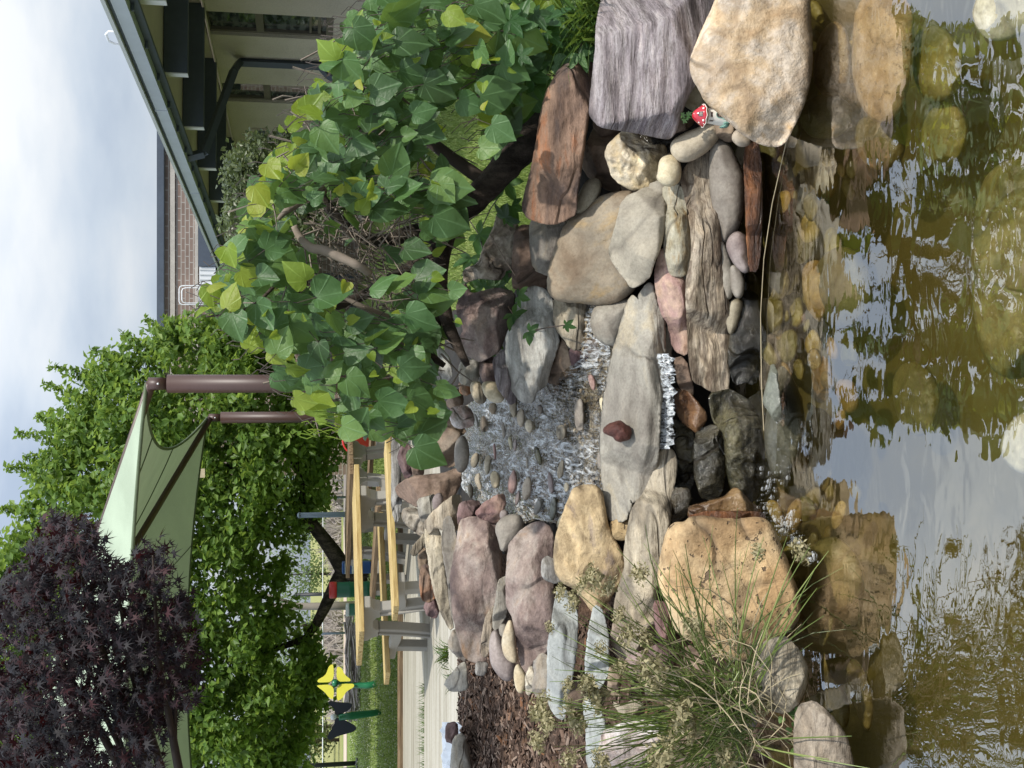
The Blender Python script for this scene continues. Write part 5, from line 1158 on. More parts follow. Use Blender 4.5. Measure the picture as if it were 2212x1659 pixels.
m = MB(); zz = P(797, 951, yr).z - GZ; zt = P(762, 951, yr).z - GZ
m.lathe([(.07,zz),(.105,zz + .01),(.125,zt - .03),(.135,zt - .02),(.135,zt),(.12,zt)], 20); m.build('tub', M_RED, rt, True)
m = MB(); m.tube([Vector((.20*math.cos(a), 0, zt - .06 + .20*math.sin(a))) for a in np.linspace(0, math.tau, 28)], .012, 8, False); m.build('hoop', M_RED, rt, True)
m = MB(); m.box((.06, .1, zz/2), (.42, .36, zz - .01)); bevel(m.build('wooden_box', M_OLDWOOD, rt), .01)
yq = 20.5; cb = P(745, 1226, yq)
bc = empty('blue_crate', (cb.x, yq, GZ), 0, 'blue box with white stripes beside the big tree trunk', 'box')
M_BLUE = plain('blue_plastic', (.03,.09,.30), .4)
m = MB(); m.box((0,0,.43), (.20,.2,.5)); bevel(m.build('body', M_BLUE, bc), .015)
for z in (.5, .62): m = MB(); m.box((0,-.103,z), (.19,.006,.03)); m.build('stripe', M_WHITE, bc)
m = MB(); m.box((0,0,.09), (.24,.22,.18)); m.build('base', M_OLDWOOD, bc)
M_STEEL = plain('blue_grey_steel', (.16,.20,.24), .5, .2, 6, .1, .03)
def pole(px0, px1, py, wpx, y, mat, label, lean=0):
    b = P(px1, py, y); t = empty('steel_post', (b.x, y, GZ), 0, label, 'post')
    r = wpx / 2 * y / FPX; h = P(px0, py, y).z - GZ
    m = MB(); m.tube([Vector((0,0,-.1)), Vector((0,0,h))], r, 10); m.build('shaft', mat, t, True)
    m = MB(); m.lathe([(r*2.2,0),(r*2.2,.04),(r*1.1,.06),(r*1.0,.07)], 12); m.build('foot_plate', mat, t)
    m = MB(); m.lathe([(r*1.08,h),(r*1.1,h+.02),(r*.5,h+.05)], 12); m.build('post_cap', mat, t)
pole(648, 754, 1111, 12, 21, M_STEEL, 'blue grey steel post behind the near table')
pole(600, 738, 1490, 9, 34, M_STEEL, 'pale steel post behind the yellow flower chime')
M_BLK = plain('black_painted_post', (.02,.022,.025), .5)
pole(566, 743, 1650, 10, 30, M_BLK, 'black post at the far left of the lawn')
pole(640, 735, 1282, 8, 33, M_BLK, 'thin dark post behind the red rimmed drum')
# white cable fence far out
cf = empty('cable_fence', (-8, 31, GZ), 0, 'thin white cable fence crossing the far field', 'fence')
m = MB(); zc_ = PZ(697, 1300, 0).z; zf_ = P(697, 1400, 31).z - GZ
m.tube([Vector((-14 + i * 2.0, 0, zf_ - .015 * (i % 2))) for i in range(15)], .017, 6); m.build('cable', M_WHITE, cf, True)
for i in range(8): m = MB(); m.tube([Vector((-13 + i * 3.6, 0, 0)), Vector((-13 + i * 3.6, 0, zf_ + .03))], .03, 8); m.build('post', M_STEEL, cf, True)
# timber edging of the lawn behind the pad
te = MB(); te.box((-6, 14.95, GZ + .05), (10, .14, .16)); tag(bevel(te.build('timber_edging', M_OLDWOOD), .02), 'long weathered timber edging between concrete pad and lawn', 'edging')
# crumpled white sheet at the left of the mulch
ws = MB(); n = 14
vs = [(P(955 + 3.0*i, 1560 + 9*j, 6.55 - i * .028) + Vector((0, 0, .035 * noise.noise(Vector((i*.9, j*.8, 2)))))) for i in range(n) for j in range(n)]
ws.add(vs, [(i*n+j, i*n+j+1, (i+1)*n+j+1, (i+1)*n+j) for i in range(n-1) for j in range(n-1)])
tag(ws.build('white_sheet', M_WHITE), 'crumpled white sheet at the far left of the mulch', 'sheet')
rock('stone', 'brown stone lying on the crumpled white sheet', 'stone', 'maroon', [(965,1565),(985,1560),(988,1585),(980,1605),(964,1600)], tile=False, y=6.1, bw=6)

# ------------------------------------------------------------------ mushroom house ornament
mh = empty('mushroom_house', P(1572, 252, 3.76), math.radians(-2), 'tiny mushroom house ornament with red spotted cap between the boulders', 'ornament')
k = 3.80 / FPX
M_CREAM = plain('glazed_cream', (.74,.71,.64), .25, nscale=60, amt=.05, bump=.05)
M_CAP = plain('glossy_red_glaze', (.42,.008,.02), .12, nscale=20, amt=.15, bump=.03, spec=.8)
M_DOOR = plain('dark_brown_glaze', (.07,.045,.045), .4, nscale=50, amt=.3)
M_SUCC = plain('blue_green_glaze', (.20,.38,.31), .35, nscale=60, amt=.25)
M_RIM = plain('tan_gill_glaze', (.42,.36,.28), .5, nscale=90, amt=.2)
m = MB(); m.lathe([(23*k,0),(22.5*k,5*k),(20.5*k,22*k),(18*k,36*k),(16.5*k,50*k),(16*k,55*k)], 28); m.build('stem', M_CREAM, mh, True)
m = MB(); m.lathe([(15*k,53*k),(21*k,52.5*k),(24*k,55*k),(23.5*k,57.5*k)], 28); m.build('gill_rim', M_RIM, mh, True)
wob = lambda a, z: .03 * math.sin(a * 9) if z < 60 * k else 0
m = MB(); m.lathe([(24.5*k,57*k),(25*k,58.5*k),(21.5*k,63*k),(16.5*k,70*k),(11.5*k,77*k),(6*k,81.5*k),(1*k,83*k)], 36, wob=wob); m.build('cap', M_CAP, mh, True)
m = MB(); m.tube([Vector((25.2*k*(1+.02*math.sin(a*9))*math.cos(a), 25.2*k*(1+.02*math.sin(a*9))*math.sin(a), (57.7+.9*math.sin(a*9+1))*k)) for a in np.linspace(0, math.tau, 72)], .9*k, 6, False); m.build('cap_edge', M_CREAM, mh, True)
def on_cap(z):
    return float(np.interp(z, [58.5,63,70,77,81.5,83], [25,21.5,16.5,11.5,6,1]))
for a, z, r in ((-52,63,2.9),(-130,63,2.9),(-28,60.5,1.7),(-150,60.5,1.6),(-165,69,2.5),(20,66,3),(70,63,3),(120,68,2.6),(-70,81,1.2)):
    aa = math.radians(a); rr = on_cap(z); nrm = Vector((math.cos(aa), math.sin(aa), .75)).normalized(); c = Vector((rr*k*math.cos(aa), rr*k*math.sin(aa), z*k))
    m = MB(); m.tube([c - nrm*.4*k, c + nrm*.45*k, c + nrm*.8*k], [r*k, r*k*.9, r*k*.3], 12); m.build('spot', M_CREAM, mh, True)
def disc(poly, z0, rad, name, mat, th=.9):
    m = MB(); n = len(poly); th *= k
    a = [Vector((x*k, -math.sqrt(max(0, rad(z0+z)**2 - x*x))*k, (z0+z)*k)) for x, z in poly]; b = [q + Vector((0, -th, th*.2)) for q in a]
    m.add(a + b, [tuple(range(n)), tuple(range(2*n-1, n-1, -1))] + [(i, n+i, n+(i+1) % n, (i+1) % n) for i in range(n)])
    return m.build(name, mat, mh)
rstem = lambda z: float(np.interp(z, [0,5,22,36,50], [23,22.5,20.5,18,16.5]))
arch = [(-6,0),(6,0)] + [(6*math.cos(a), 14 + 7*math.sin(a)) for a in np.linspace(0, math.pi, 9)]
big_ = [(-7.8,0),(7.8,0)] + [(7.8*math.cos(a), 14.5 + 8.4*math.sin(a)) for a in np.linspace(0, math.pi, 9)]
disc(big_, 11, rstem, 'door_surround', M_SUCC, 1.0); disc(arch, 11.5, rstem, 'door', M_DOOR, 1.7)
for zz_ in (5, 10, 15): disc([(-5,zz_),(5,zz_),(5,zz_+.5),(-5,zz_+.5)], 11.5, lambda z: rstem(z) + 1.7, 'door_slat', M_RIM, .25)
disc([(-6,0),(6,0),(6,5),(-6,5)], 41, rstem, 'window', M_RIM, 1.0); disc([(-5,.8),(5,.8),(5,4.2),(-5,4.2)], 41, rstem, 'window_pane', M_DOOR, 1.4)
for s in (-1, 1):
    m = MB()
    for dz in (0, 3.0, 6.0): m.box((s*12.4*k, -12.0*k, (40 + dz)*k), (2.2*k, 5.2*k, 1.6*k), Matrix.Rotation(s*math.radians(42), 3, 'Z'))
    m.build('side_window', M_DOOR, mh)
wa = [(-5.2,0),(5.2,0)] + [(5.2*math.cos(a), 4 + 5*math.sin(a)) for a in np.linspace(0, math.pi, 7)]
disc(wa, 65.5, on_cap, 'cap_window', M_DOOR, 1.6)
for q in ([(-4.5,3.2),(4.5,3.2),(4.5,3.9),(-4.5,3.9)], [(-.35,.5),(.35,.5),(.35,8),(-.35,8)]): disc(q, 65.5, lambda z: on_cap(z) + 1.6, 'glazing_bar', M_RIM, .4)
m = MB()
for i in range(16):
    a = -1.9 - .085 * i + random.uniform(-.2, .2); r0 = 22 * k; hgt = random.uniform(6, 22) * k
    c = Vector((r0*math.cos(a), r0*math.sin(a), 1*k)); m.tube([c, c + Vector((math.cos(a)*2*k, math.sin(a)*2.5*k, hgt*.6)), c + Vector((math.cos(a)*3.5*k, math.sin(a)*4*k, hgt))], [2.6*k, 2.2*k, .3*k], 6)
m.build('succulent', M_SUCC, mh, True)
# ------------------------------------------------------------------ leaf materials
def leafmat(name, base, warm, trans=.42, tcol=(.30,.42,.05), rough=.45, veins=True, var=.5):
    t = NT(name)
    ge = t.n('ShaderNodeNewGeometry'); rnd_ = ge.outputs['Random Per Island']
    oi = t.n('ShaderNodeObjectInfo')
    r = t.math('FRACT', t.math('ADD', rnd_, oi.outputs['Random']))
    c = t.ramp(r, [(0.0, tuple(x * (1 - var) for x in base)), (0.55, base), (0.85, tuple(a * .5 + b * .5 for a, b in zip(base, warm))), (1.0, warm)])
    nrm = None
    if veins:
        uv = t.n('ShaderNodeUVMap'); uv.uv_map = 'leaf'
        s = t.n('ShaderNodeSeparateXYZ'); t.l(uv.outputs[0], s.inputs[0])
        ang = t.math('ARCTAN2', s.outputs['X'], s.outputs['Y'])
        wv = t.math('POWER', t.math('ABSOLUTE', t.math('COSINE', t.math('MULTIPLY', ang, 4.2))), 60.0)
        c = t.mix(c, tuple(min(1, x * 1.7 + .05) for x in base), t.math('MULTIPLY', wv, .45))
        nrm = t.bump(t.math('ADD', wv, t.noise(uv.outputs[0], 7, 2)), .25, .01)
    b = t.pbr(c, rough, nrm, 0, .35)
    tl = t.n('ShaderNodeBsdfTranslucent')
    t.l(t.mix(c, tcol, .65), tl.inputs['Color'])
    m = t.n('ShaderNodeMixShader'); m.inputs[0].default_value = trans; t.l(b.outputs[0], m.inputs[1]); t.l(tl.outputs[0], m.inputs[2])
    return t.done(m)
M_LEAF = leafmat('redbud_leaf', (.070,.150,.048), (.13,.22,.055), .27, (.30,.45,.07), var=.55)
M_LEAFY = leafmat('backlit_yellow_leaf', (.21,.31,.04), (.33,.34,.05), .45, (.48,.58,.06), var=.35)  # backlit glow of the upper leaves put into a yellower leaf colour
M_CREEP = leafmat('creeper_leaf', (.035,.10,.025), (.07,.15,.03), .35, (.22,.36,.04))
M_TREEL = leafmat('broad_tree_leaf', (.115,.205,.040), (.20,.29,.06), .42, (.46,.62,.10), .5, False)
M_TREEL2 = leafmat('distant_leaf', (.12,.18,.075), (.20,.25,.10), .38, (.34,.46,.14), .6, False)
M_MAPLE = leafmat('purple_maple_leaf', (.009,.008,.011), (.040,.010,.013), .08, (.22,.02,.025), .65, False, .4)
M_SHRUB = leafmat('olive_shrub_leaf', (.10,.13,.06), (.18,.21,.11), .3, (.25,.32,.1), .35, False)
M_PINE_N = leafmat('pine_needle', (.06,.085,.025), (.13,.12,.035), .25, (.2,.25,.05), .6, False)
M_BARK = rockmat('dark_bark', [(0.3,(.020,.015,.012)),(0.5,(.05,.04,.032)),(0.7,(.10,.08,.065))], 12, (1,1,.4), bump=1.0, rough=.95)
M_TWIG = plain('grey_brown_twig', (.19,.155,.125), .85, nscale=30, amt=.35, bump=.3)
M_DTWIG = plain('dark_twig', (.045,.032,.024), .85, nscale=30, amt=.35)
M_PBR = plain('pale_branch', (.27,.22,.18), .8, nscale=25, amt=.25, bump=.3)

HEART = [(0,0),(-.16,-.10),(-.34,-.08),(-.47,.08),(-.50,.28),(-.42,.50),(-.27,.70),(-.11,.87),(0,1.0),(.11,.87),(.27,.70),(.42,.50),(.50,.28),(.47,.08),(.34,-.08),(.16,-.10)]
def heart(cup=.12, fold=.16, wave=.03, seed=0):
    """leaf of unit length: petiole at the origin, tip at +y, face towards +z"""
    rs = np.random.default_rng(seed); vs = []; rim = []
    for x, y in HEART:
        xx = x * (1 + rs.normal(0, .04)); z = fold * 1.5 * abs(xx) ** 1.7 - cup * y * y + wave * math.sin(9 * y + seed + 7 * xx)
        rim.append(len(vs)); vs.append((xx, y, z))
    mid = []
    for y in (.12, .35, .60): mid.append(len(vs)); vs.append((0, y, -cup * y * y - .01))
    inn = []
    for x, y in ((-.26,.12),(-.26,.36),(-.17,.56),(.17,.56),(.26,.36),(.26,.12)):
        inn.append(len(vs)); vs.append((x, y, fold * 1.5 * abs(x) ** 1.7 - cup * y * y + wave * .5 * math.sin(9 * y + seed + 7 * x)))
    a, b, c = mid; l1, l2, l3, r3, r2, r1 = inn
    f = [(0,a,l1,1),(1,l1,2),(2,l1,3),(3,l1,l2,4),(4,l2,5),(5,l2,l3,6),(6,l3,7),(7,l3,c,8),(l1,a,b,l2),(l2,b,c,l3),
         (15,r1,a,0),(14,r1,15),(13,r1,14),(12,r2,r1,13),(11,r2,12),(10,r3,r2,11),(9,r3,10),(8,c,r3,9),(r2,b,a,r1),(r3,c,b,r2)]
    return vs, f
def leaf_mesh(name, vf, mat):
    vs, fs = vf; me = mesh(name, vs, fs, True); uv = me.uv_layers.new(name='leaf')
    for lp in me.loops: v_ = vs[lp.vertex_index]; uv.data[lp.index].uv = (v_[0], v_[1])
    me.materials.append(mat); return me
class LeafBag:                    # many leaves joined into one mesh with leaf coordinates
    def __init__(s): s.v = []; s.f = []; s.uv = []
    def add(s, vf, m):
        b = len(s.v)
        for q in vf[0]: s.v.append(m @ Vector(q)); s.uv.append((q[0], q[1]))
        s.f += [tuple(i + b for i in q) for q in vf[1]]
    def build(s, name, mat, parent=None, kind=None, smooth=True):
        me = mesh(name, s.v, s.f, smooth); uv = me.uv_layers.new(name='leaf')
        li = np.empty(len(me.loops), int); me.loops.foreach_get('vertex_index', li)
        uv.data.foreach_set('uv', np.array(s.uv, np.float32)[li].ravel())
        o = link(name, me, mat, parent)
        if kind: o['kind'] = kind
        return o
def orient(tip, nrm, size, loc):
    y = Vector(tip).normalized(); z = Vector(nrm) - y * Vector(nrm).dot(y)
    z = z.normalized() if z.length > 1e-4 else y.orthogonal().normalized(); x = y.cross(z)
    m = Matrix((x * size, y * size, z * size)).transposed().to_4x4(); m.translation = loc; return m
HE = [heart(.12,.14,.03,1), heart(.26,.30,.05,2), heart(.02,.08,.07,3), heart(.42,.15,.05,4), heart(.10,.62,.05,5), heart(-.15,.25,.06,6), heart(.32,-.35,.05,7)]
HMG = [leaf_mesh('leaf', h, M_LEAF) for h in HE]; HMY = [leaf_mesh('leaf', h, M_LEAFY) for h in HE]

# ------------------------------------------------------------------ weeping redbud
RB0 = PZ(1150, 300, .45); RB0 = P(1160, 290, 4.85)
rb = empty('weeping_tree', RB0, 0, 'weeping small tree with heart shaped leaves drooping over the stones', 'tree')
IO = Matrix.Translation(-Vector(RB0))
def rbr(name, pts, rad, mat, n=8, parent=None):
    m = MB(); q = [P(*p) for p in pts]
    # smooth the run and roughen it a little
    c = []
    for i in range(len(q) - 1):
        a = q[max(i-1,0)]; b = q[i]; d = q[i+1]; e = q[min(i+2,len(q)-1)]
        for t in (0, .25, .5, .75):
            c.append(.5 * ((2*b) + (d - a) * t + (2*a - 5*b + 4*d - e) * t*t + (-a + 3*b - 3*d + e) * t**3))
    c.append(q[-1]); r = np.interp(np.linspace(0, 1, len(c)), np.linspace(0, 1, len(rad)), rad)
    m.tube(c, [x * (1 + .12 * noise.noise(Vector((i * .7, x * 90, 3)))) for i, x in enumerate(r)], n); m.xf(IO)
    return m.build(name, mat, parent or rb, True)
tk = rbr('trunk', [(1185,270,4.86),(1150,300,4.86),(1105,345,4.88),(1060,395,4.90),(1015,440,4.92),(985,470,4.94),(955,525,4.95),(920,560,4.97)], [.082,.074,.066,.062,.058,.05,.036,.02], M_BARK, 12)
rbr('branch', [(985,465,4.94),(960,530,4.85),(950,610,4.75),(965,690,4.7),(985,740,4.68),(1010,790,4.66)], [.04,.036,.032,.028,.024,.012], M_BARK, parent=None)
rbr('branch', [(955,650,4.75),(935,720,4.72),(925,760,4.7),(960,790,4.68)], [.024,.022,.02,.012], M_BARK)
rbr('branch', [(960,520,4.95),(900,500,5.0),(830,520,5.0),(760,500,5.0),(690,420,5.0),(640,330,5.0)], [.04,.036,.03,.026,.02,.008], M_BARK)
rbr('branch', [(920,560,4.97),(850,600,4.9),(780,640,4.85),(700,670,4.8),(620,690,4.8)], [.03,.026,.022,.018,.007], M_DTWIG)
rbr('branch', [(1060,400,4.90),(960,330,4.95),(860,250,5.0),(790,200,5.0),(720,160,5.0)], [.03,.028,.022,.016,.006], M_DTWIG)
rbr('branch', [(635,488,4.5),(650,515,4.5),(672,535,4.48),(700,541,4.47),(740,558,4.46),(775,575,4.46),(798,590,4.5)], [.013,.016,.018,.019,.018,.017,.014], M_PBR, 10)
rbr('branch', [(700,410,4.55),(660,430,4.5),(620,455,4.48),(600,475,4.48)], [.018,.016,.013,.006], M_TWIG)
rbr('branch', [(620,590,4.5),(680,600,4.5),(740,640,4.5),(790,665,4.5),(860,690,4.6)], [.006,.008,.009,.01,.008], M_TWIG)
rbr('branch', [(560,720,4.5),(590,710,4.48),(610,690,4.46),(640,650,4.5),(660,610,4.6)], [.004,.005,.006,.008,.01], M_DTWIG)
rbr('branch', [(445,684,4.45),(480,680,4.45),(520,672,4.46),(560,650,4.48),(600,610,4.5)], [.003,.004,.005,.006,.008], M_DTWIG)
rbr('branch', [(520,610,4.45),(550,580,4.45),(570,545,4.45),(585,505,4.46)], [.003,.004,.005,.006], M_DTWIG)
tw = MB()
for i in range(300):             # the nest of bare twigs inside
    c = np.array([random.gauss(760, 75), random.gauss(545, 85)]); a = random.gauss(.35, .8); L = random.uniform(30, 110); y = random.uniform(4.55, 5.1)
    p0 = P(c[0], c[1], y); p1 = P(c[0] + L*math.cos(a)*.5, c[1] + L*math.sin(a)*.5 + random.uniform(-8,8), y + random.uniform(-.06,.06)); p2 = P(c[0] + L*math.cos(a), c[1] + L*math.sin(a), y + random.uniform(-.1,.1))
    tw.tube([p0, p1, p2], [random.uniform(.002,.005), .0025, .0012], 4, False)
for i in range(120):
    px, py = random.uniform(560, 960), random.uniform(120, 860); a = random.gauss(0, .9); L = random.uniform(40, 120); y = random.uniform(4.6, 5.3)
    tw.tube([P(px, py, y), P(px + L*.5*math.cos(a), py + L*.5*math.sin(a) + random.uniform(-9,9), y), P(px + L*math.cos(a), py + L*math.sin(a), y)], [.005,.004,.002], 4, False)
tw.xf(IO); tw.build('twigs', M_TWIG, rb)['kind'] = 'stuff'
LEAVES = [(705,114,57,-1,-.6,1),(670,240,50,-.9,-.3,1),(769,47,45,.1,-1,1),(742,183,62,.3,-1,0),(891,164,62,.8,.4,0),(948,193,70,.9,.3,0),(886,87,72,.9,-.1,0),(868,22,80,.7,-.6,0),(980,35,50,.6,.5,1),(1057,22,75,.7,.3,0),
 (1017,226,58,.7,.4,0),(1077,198,85,.8,-.2,0),(1042,117,52,.2,.5,0),(784,312,58,.9,.5,0),(854,345,68,.2,-.9,0),(819,270,58,.8,-.6,0),(752,414,55,.4,.8,0),(797,421,60,.8,-.2,0),(881,409,62,.8,-.4,0),(970,401,85,.9,.1,0),
 (973,476,76,.9,.2,0),(759,483,48,.5,1,0),(640,592,58,-.8,-.5,1),(720,634,75,.9,-.2,0),(821,607,60,.8,-.8,0),(866,607,66,.7,-.4,0),(930,597,74,.9,-.2,0),(943,652,68,.9,0,0),(990,625,40,.7,-.1,0),(777,691,55,.8,-.2,0),
 (722,701,50,.3,1,0),(906,696,72,.9,.6,0),(772,756,60,.9,-.2,0),(690,763,48,.1,1,0),(608,736,60,.4,-1,0),(573,681,65,.5,.6,0),(563,419,50,.3,.4,1),(498,554,46,.3,.8,1),(494,639,52,.2,-1,1),(508,703,60,.3,1,0),(438,671,38,-.6,.2,1),
 (769,830,60,.7,.5,0),(851,870,72,.9,.1,0),(893,795,62,.8,.1,0),(762,929,56,.8,.3,0),(809,914,46,.6,.7,0),(913,875,76,.8,.4,0),(968,840,52,.8,.2,0),(925,984,74,.8,.5,0),(658,867,50,.9,.3,1),(640,800,46,.8,.3,1),(600,770,44,.7,.6,1),
 (830,190,66,.8,-.2,0),(930,290,64,.7,.2,0),(900,540,58,.8,.1,0),(700,380,52,.6,-.2,0),(650,350,44,.5,-.6,1),(590,370,46,.4,.5,1),(620,430,48,.6,.3,0),(560,500,46,.5,.2,0),(540,600,50,.6,.4,1),(1150,90,70,.8,.3,0),(1110,150,66,.8,.4,0),(1085,285,60,.7,.5,0),(1060,320,52,.9,.1,0)]
def img_tip(dx, dy, fw=-.25): return Vector((-dy, fw, -dx))
nleaf = 0; bagg = LeafBag(); bagy = LeafBag(); pet = MB()
def place_leaf(px, py, size, tx, ty, yl, y, solo):
    global nleaf
    s = size * 1.08 * y / FPX; tip = img_tip(tx, ty, random.uniform(-.5, .05)); nr = Vector((random.gauss(.1,.5), -.75 + random.gauss(0,.3), .5 + random.gauss(0,.45)))
    c = P(px, py, y); base = c - tip.normalized() * s * .45
    m = orient(tip, nr, s, base); k = random.randrange(7)
    if solo:
        o = bpy.data.objects.new('leaf', (HMY if yl else HMG)[k]); COL.objects.link(o); o.parent = rb; o.matrix_parent_inverse = Matrix(); o.matrix_local = IO @ m; nleaf += 1
    else: (bagy if yl else bagg).add(HE[k], IO @ m)
    st0 = base; st1 = base - tip.normalized() * s * .3 + Vector((random.uniform(-.02,.02), .05, .03)); st2 = st1 + Vector((random.uniform(-.03,.03), .08, .03))
    pet.tube([st0, st1, st2], [.0014, .0018, .002], 4, False)
for px, py, sz, tx, ty, yl in LEAVES: place_leaf(px, py, sz, tx, ty, yl, random.uniform(4.28, 4.42), True)
RPOLY = np.array([(490,545),(540,470),(575,390),(610,320),(650,240),(700,150),(760,50),(830,-30),(960,-30),(1000,60),(975,190),(940,290),(965,370),(1005,430),(990,500),(930,560),(960,620),(965,720),(915,780),(960,850),(940,925),(870,935),(790,940),(715,920),(650,870),(600,800),(540,750),(490,690),(455,640)], float)
R2 = np.array([(980,60),(1060,-30),(1180,-30),(1230,60),(1180,140),(1140,220),(1110,320),(1060,300),(1030,200)], float)
HOLE = np.array([(615,470),(690,425),(790,450),(890,490),(935,530),(920,610),(830,690),(740,680),(660,620),(615,550)], float)
def sample(poly, n, seed):
    rs = np.random.default_rng(seed); lo, hi = poly.min(0), poly.max(0); r = []
    while len(r) < n:
        q = rs.uniform(lo, hi, (n * 2, 2)); d, ins = dist_poly(q, poly); r += list(np.column_stack([q[ins], d[ins]]))
    return r[:n]
cand = []
for px, py, d in sample(RPOLY, 800, 3):
    dh, ih = dist_poly(np.array([[px, py]]), HOLE)
    if ih[0] and random.random() < .93: continue
    front = random.random(); y = 4.35 + 1.05 * front ** 1.3 + (.25 if ih[0] else 0)
    edge = d < 45 and px < 760
    yl = (random.random() < (.55 if edge else .07))
    cand.append((y, px, py, random.uniform(26, 70) * (.8 if yl else 1), random.gauss(.75, .4), random.gauss(0, .6), yl))
for px, py, d in sample(R2, 120, 5):
    cand.append((random.uniform(4.4, 5.3), px, py, random.uniform(36, 74), random.gauss(.75, .35), random.gauss(.1, .5), random.random() < .06))
cand.sort()
for y, px, py, sz, tx, ty, yl in cand: place_leaf(px, py, sz, tx, ty, yl, y, nleaf < 300)
for i in range(34):              # small folded leaves along the tips, in the backlit yellow
    q = random.choice(cand); k = 4
    m = orient(img_tip(random.gauss(.2,.8), random.gauss(0,.8)), Vector((random.gauss(0,1), -.4, random.gauss(0,.6))), random.uniform(.03,.05), P(q[1] + random.uniform(-30,30), q[2] + random.uniform(-30,30), 4.33)); bagy.add(HE[4], IO @ m)
bagg.build('foliage', M_LEAF, rb, 'stuff'); bagy.build('backlit_foliage', M_LEAFY, rb, 'stuff')
pet.xf(IO); pet.build('leaf_stalks', M_DTWIG, rb)['kind'] = 'stuff'
pods = MB()
for i in range(26):
    px, py = random.uniform(640, 740), random.uniform(885, 945); L = random.uniform(18, 50)
    pods.tube([P(px, py, 4.4), P(px + L*.5, py + random.uniform(-4,8), 4.4), P(px + L, py + random.uniform(-4,14), 4.4)], [.0015,.0022,.001], 4, False)
pods.xf(IO); pods.build('seed_strings', M_LEAFY, rb)['kind'] = 'stuff'

# ------------------------------------------------------------------ five fingered creeper
LFT = ([(0,0,0),(-.16,.22,.03),(-.24,.48,.05),(-.15,.76,.03),(0,1,-.04),(.15,.76,.03),(.24,.48,.05),(.16,.22,.03),(0,.45,-.02)], [(0,8,2,1),(2,8,4,3),(0,7,6,8),(6,5,4,8)])
def palm(seed):
    rs = np.random.default_rng(seed); V = []; F = []
    for a, s in ((0,1),(-.95,.9),(.95,.9),(-1.9,.62),(1.9,.62)):
        a += rs.normal(0,.12); s *= rs.uniform(.85,1.1); mm = Matrix.Rotation(-a, 4, 'Z') @ Matrix.Scale(s, 4); b = len(V)
        V += [tuple(mm @ Vector(q)) for q in LFT[0]]; F += [tuple(i + b for i in q) for q in LFT[1]]
    return V, F
PM = [leaf_mesh('leaf', palm(i), M_CREEP) for i in range(4)]
cv0 = P(1010, 470, 4.55)
cv = empty('creeper_vine', cv0, 0, 'five fingered creeper vine trailing over the stones below the trunk', 'vine')
CI = Matrix.Translation(-Vector(cv0))
for px, py, sz in ((1034,506,62),(1017,556,48),(1067,622,56),(1108,678,48),(1143,716,38),(1040,702,40),(1048,756,42),(1222,702,24),(1091,392,56),(1078,318,44),(1130,262,54),(1060,560,44),(1085,580,40),(1010,640,42),(1052,660,40),(1075,520,46),(1000,700,40),(1120,640,34),(1105,445,48),(1090,470,50),(1030,790,36),(1045,620,46),(1015,590,44),(1065,735,34)):
    y = Yt(px) - .16 - random.uniform(0,.12); o = bpy.data.objects.new('leaf', PM[random.randrange(4)]); COL.objects.link(o); o.parent = cv
    o.matrix_local = CI @ orient(img_tip(random.gauss(.6,.5), random.gauss(0,.7)), Vector((random.gauss(.1,.35), -.8, .6)), sz * y / FPX, P(px, py, y))
sm = MB()
for pts in ([(1010,470),(1034,506),(1050,560),(1067,622),(1090,650),(1108,678),(1143,716),(1180,708),(1222,702)], [(1067,622),(1040,690),(1030,740),(1048,770),(1020,800)], [(1140,300),(1115,350),(1095,400),(1060,450),(1034,506)]):
    sm.tube([P(a, b, Yt(a) - .13) for a, b in pts], .0028, 5)
sm.xf(CI); sm.build('stem', M_DTWIG, cv)

# right corner: hydrangea like vine leaves and strap leaved grass clump
vr0 = P(1190, 120, 4.5)
vr = empty('broad_leaf_vine', vr0, 0, 'dark broad leaved vine between lawn and purple slab', 'vine'); VI = Matrix.Translation(-Vector(vr0))
for i in range(46):
    px, py = random.uniform(1080, 1275), random.uniform(-10, 260)
    if py > 250 - (px - 1080) * .55: continue
    y = random.uniform(4.35, 4.75); o = bpy.data.objects.new('leaf', random.choice(PM + [HMG[0], HMG[2]])); COL.objects.link(o); o.parent = vr
    o.matrix_local = VI @ orient(img_tip(random.gauss(.6,.5), random.gauss(.2,.7)), Vector((random.gauss(.1,.4), -.75, .65)), random.uniform(36,66) * y / FPX, P(px, py, y))
vs_ = MB()
for i in range(9):
    a, b = random.uniform(1090,1200), random.uniform(10,180); vs_.tube([P(a, b, 4.7), P(a + 40, b + random.uniform(-30,30), 4.7), P(a + 90, b + random.uniform(-50,50), 4.7)], .003, 5)
vs_.xf(VI); vs_.build('stem', M_DTWIG, vr)
def blades(name, base, n, L, wd_, mat, label, cat, spread=.9, up=1.0, group=None):
    o0 = empty(name, base, 0, label, cat, group); bag = LeafBag()
    for i in range(n):
        a = random.uniform(0, math.tau); l = L * random.uniform(.55, 1.15); h = random.uniform(.5, 1) * up; b = Vector((random.gauss(0, L*.14), random.gauss(0, L*.14), 0)); d = Vector((math.cos(a), math.sin(a), 0)) * spread * random.uniform(.3, 1)
        V = []
        for k_ in range(6):
            t = k_ / 5; p = b + d * l * t + Vector((0, 0, l * h * (t - .62 * spread * t * t))); sd_ = Vector((-math.sin(a), math.cos(a), 0)) * wd_ * (1 - t ** 2.2) * .5
            V += [tuple(p - sd_), tuple(p + sd_)]
        bag.add((V, [(2*k_, 2*k_+1, 2*k_+3, 2*k_+2) for k_ in range(5)]), Matrix())
    bag.build('blades', mat, o0, 'stuff'); return o0
M_STRAP = leafmat('strap_leaf', (.055,.12,.025), (.14,.21,.05), .3, (.3,.42,.06), .4, False)
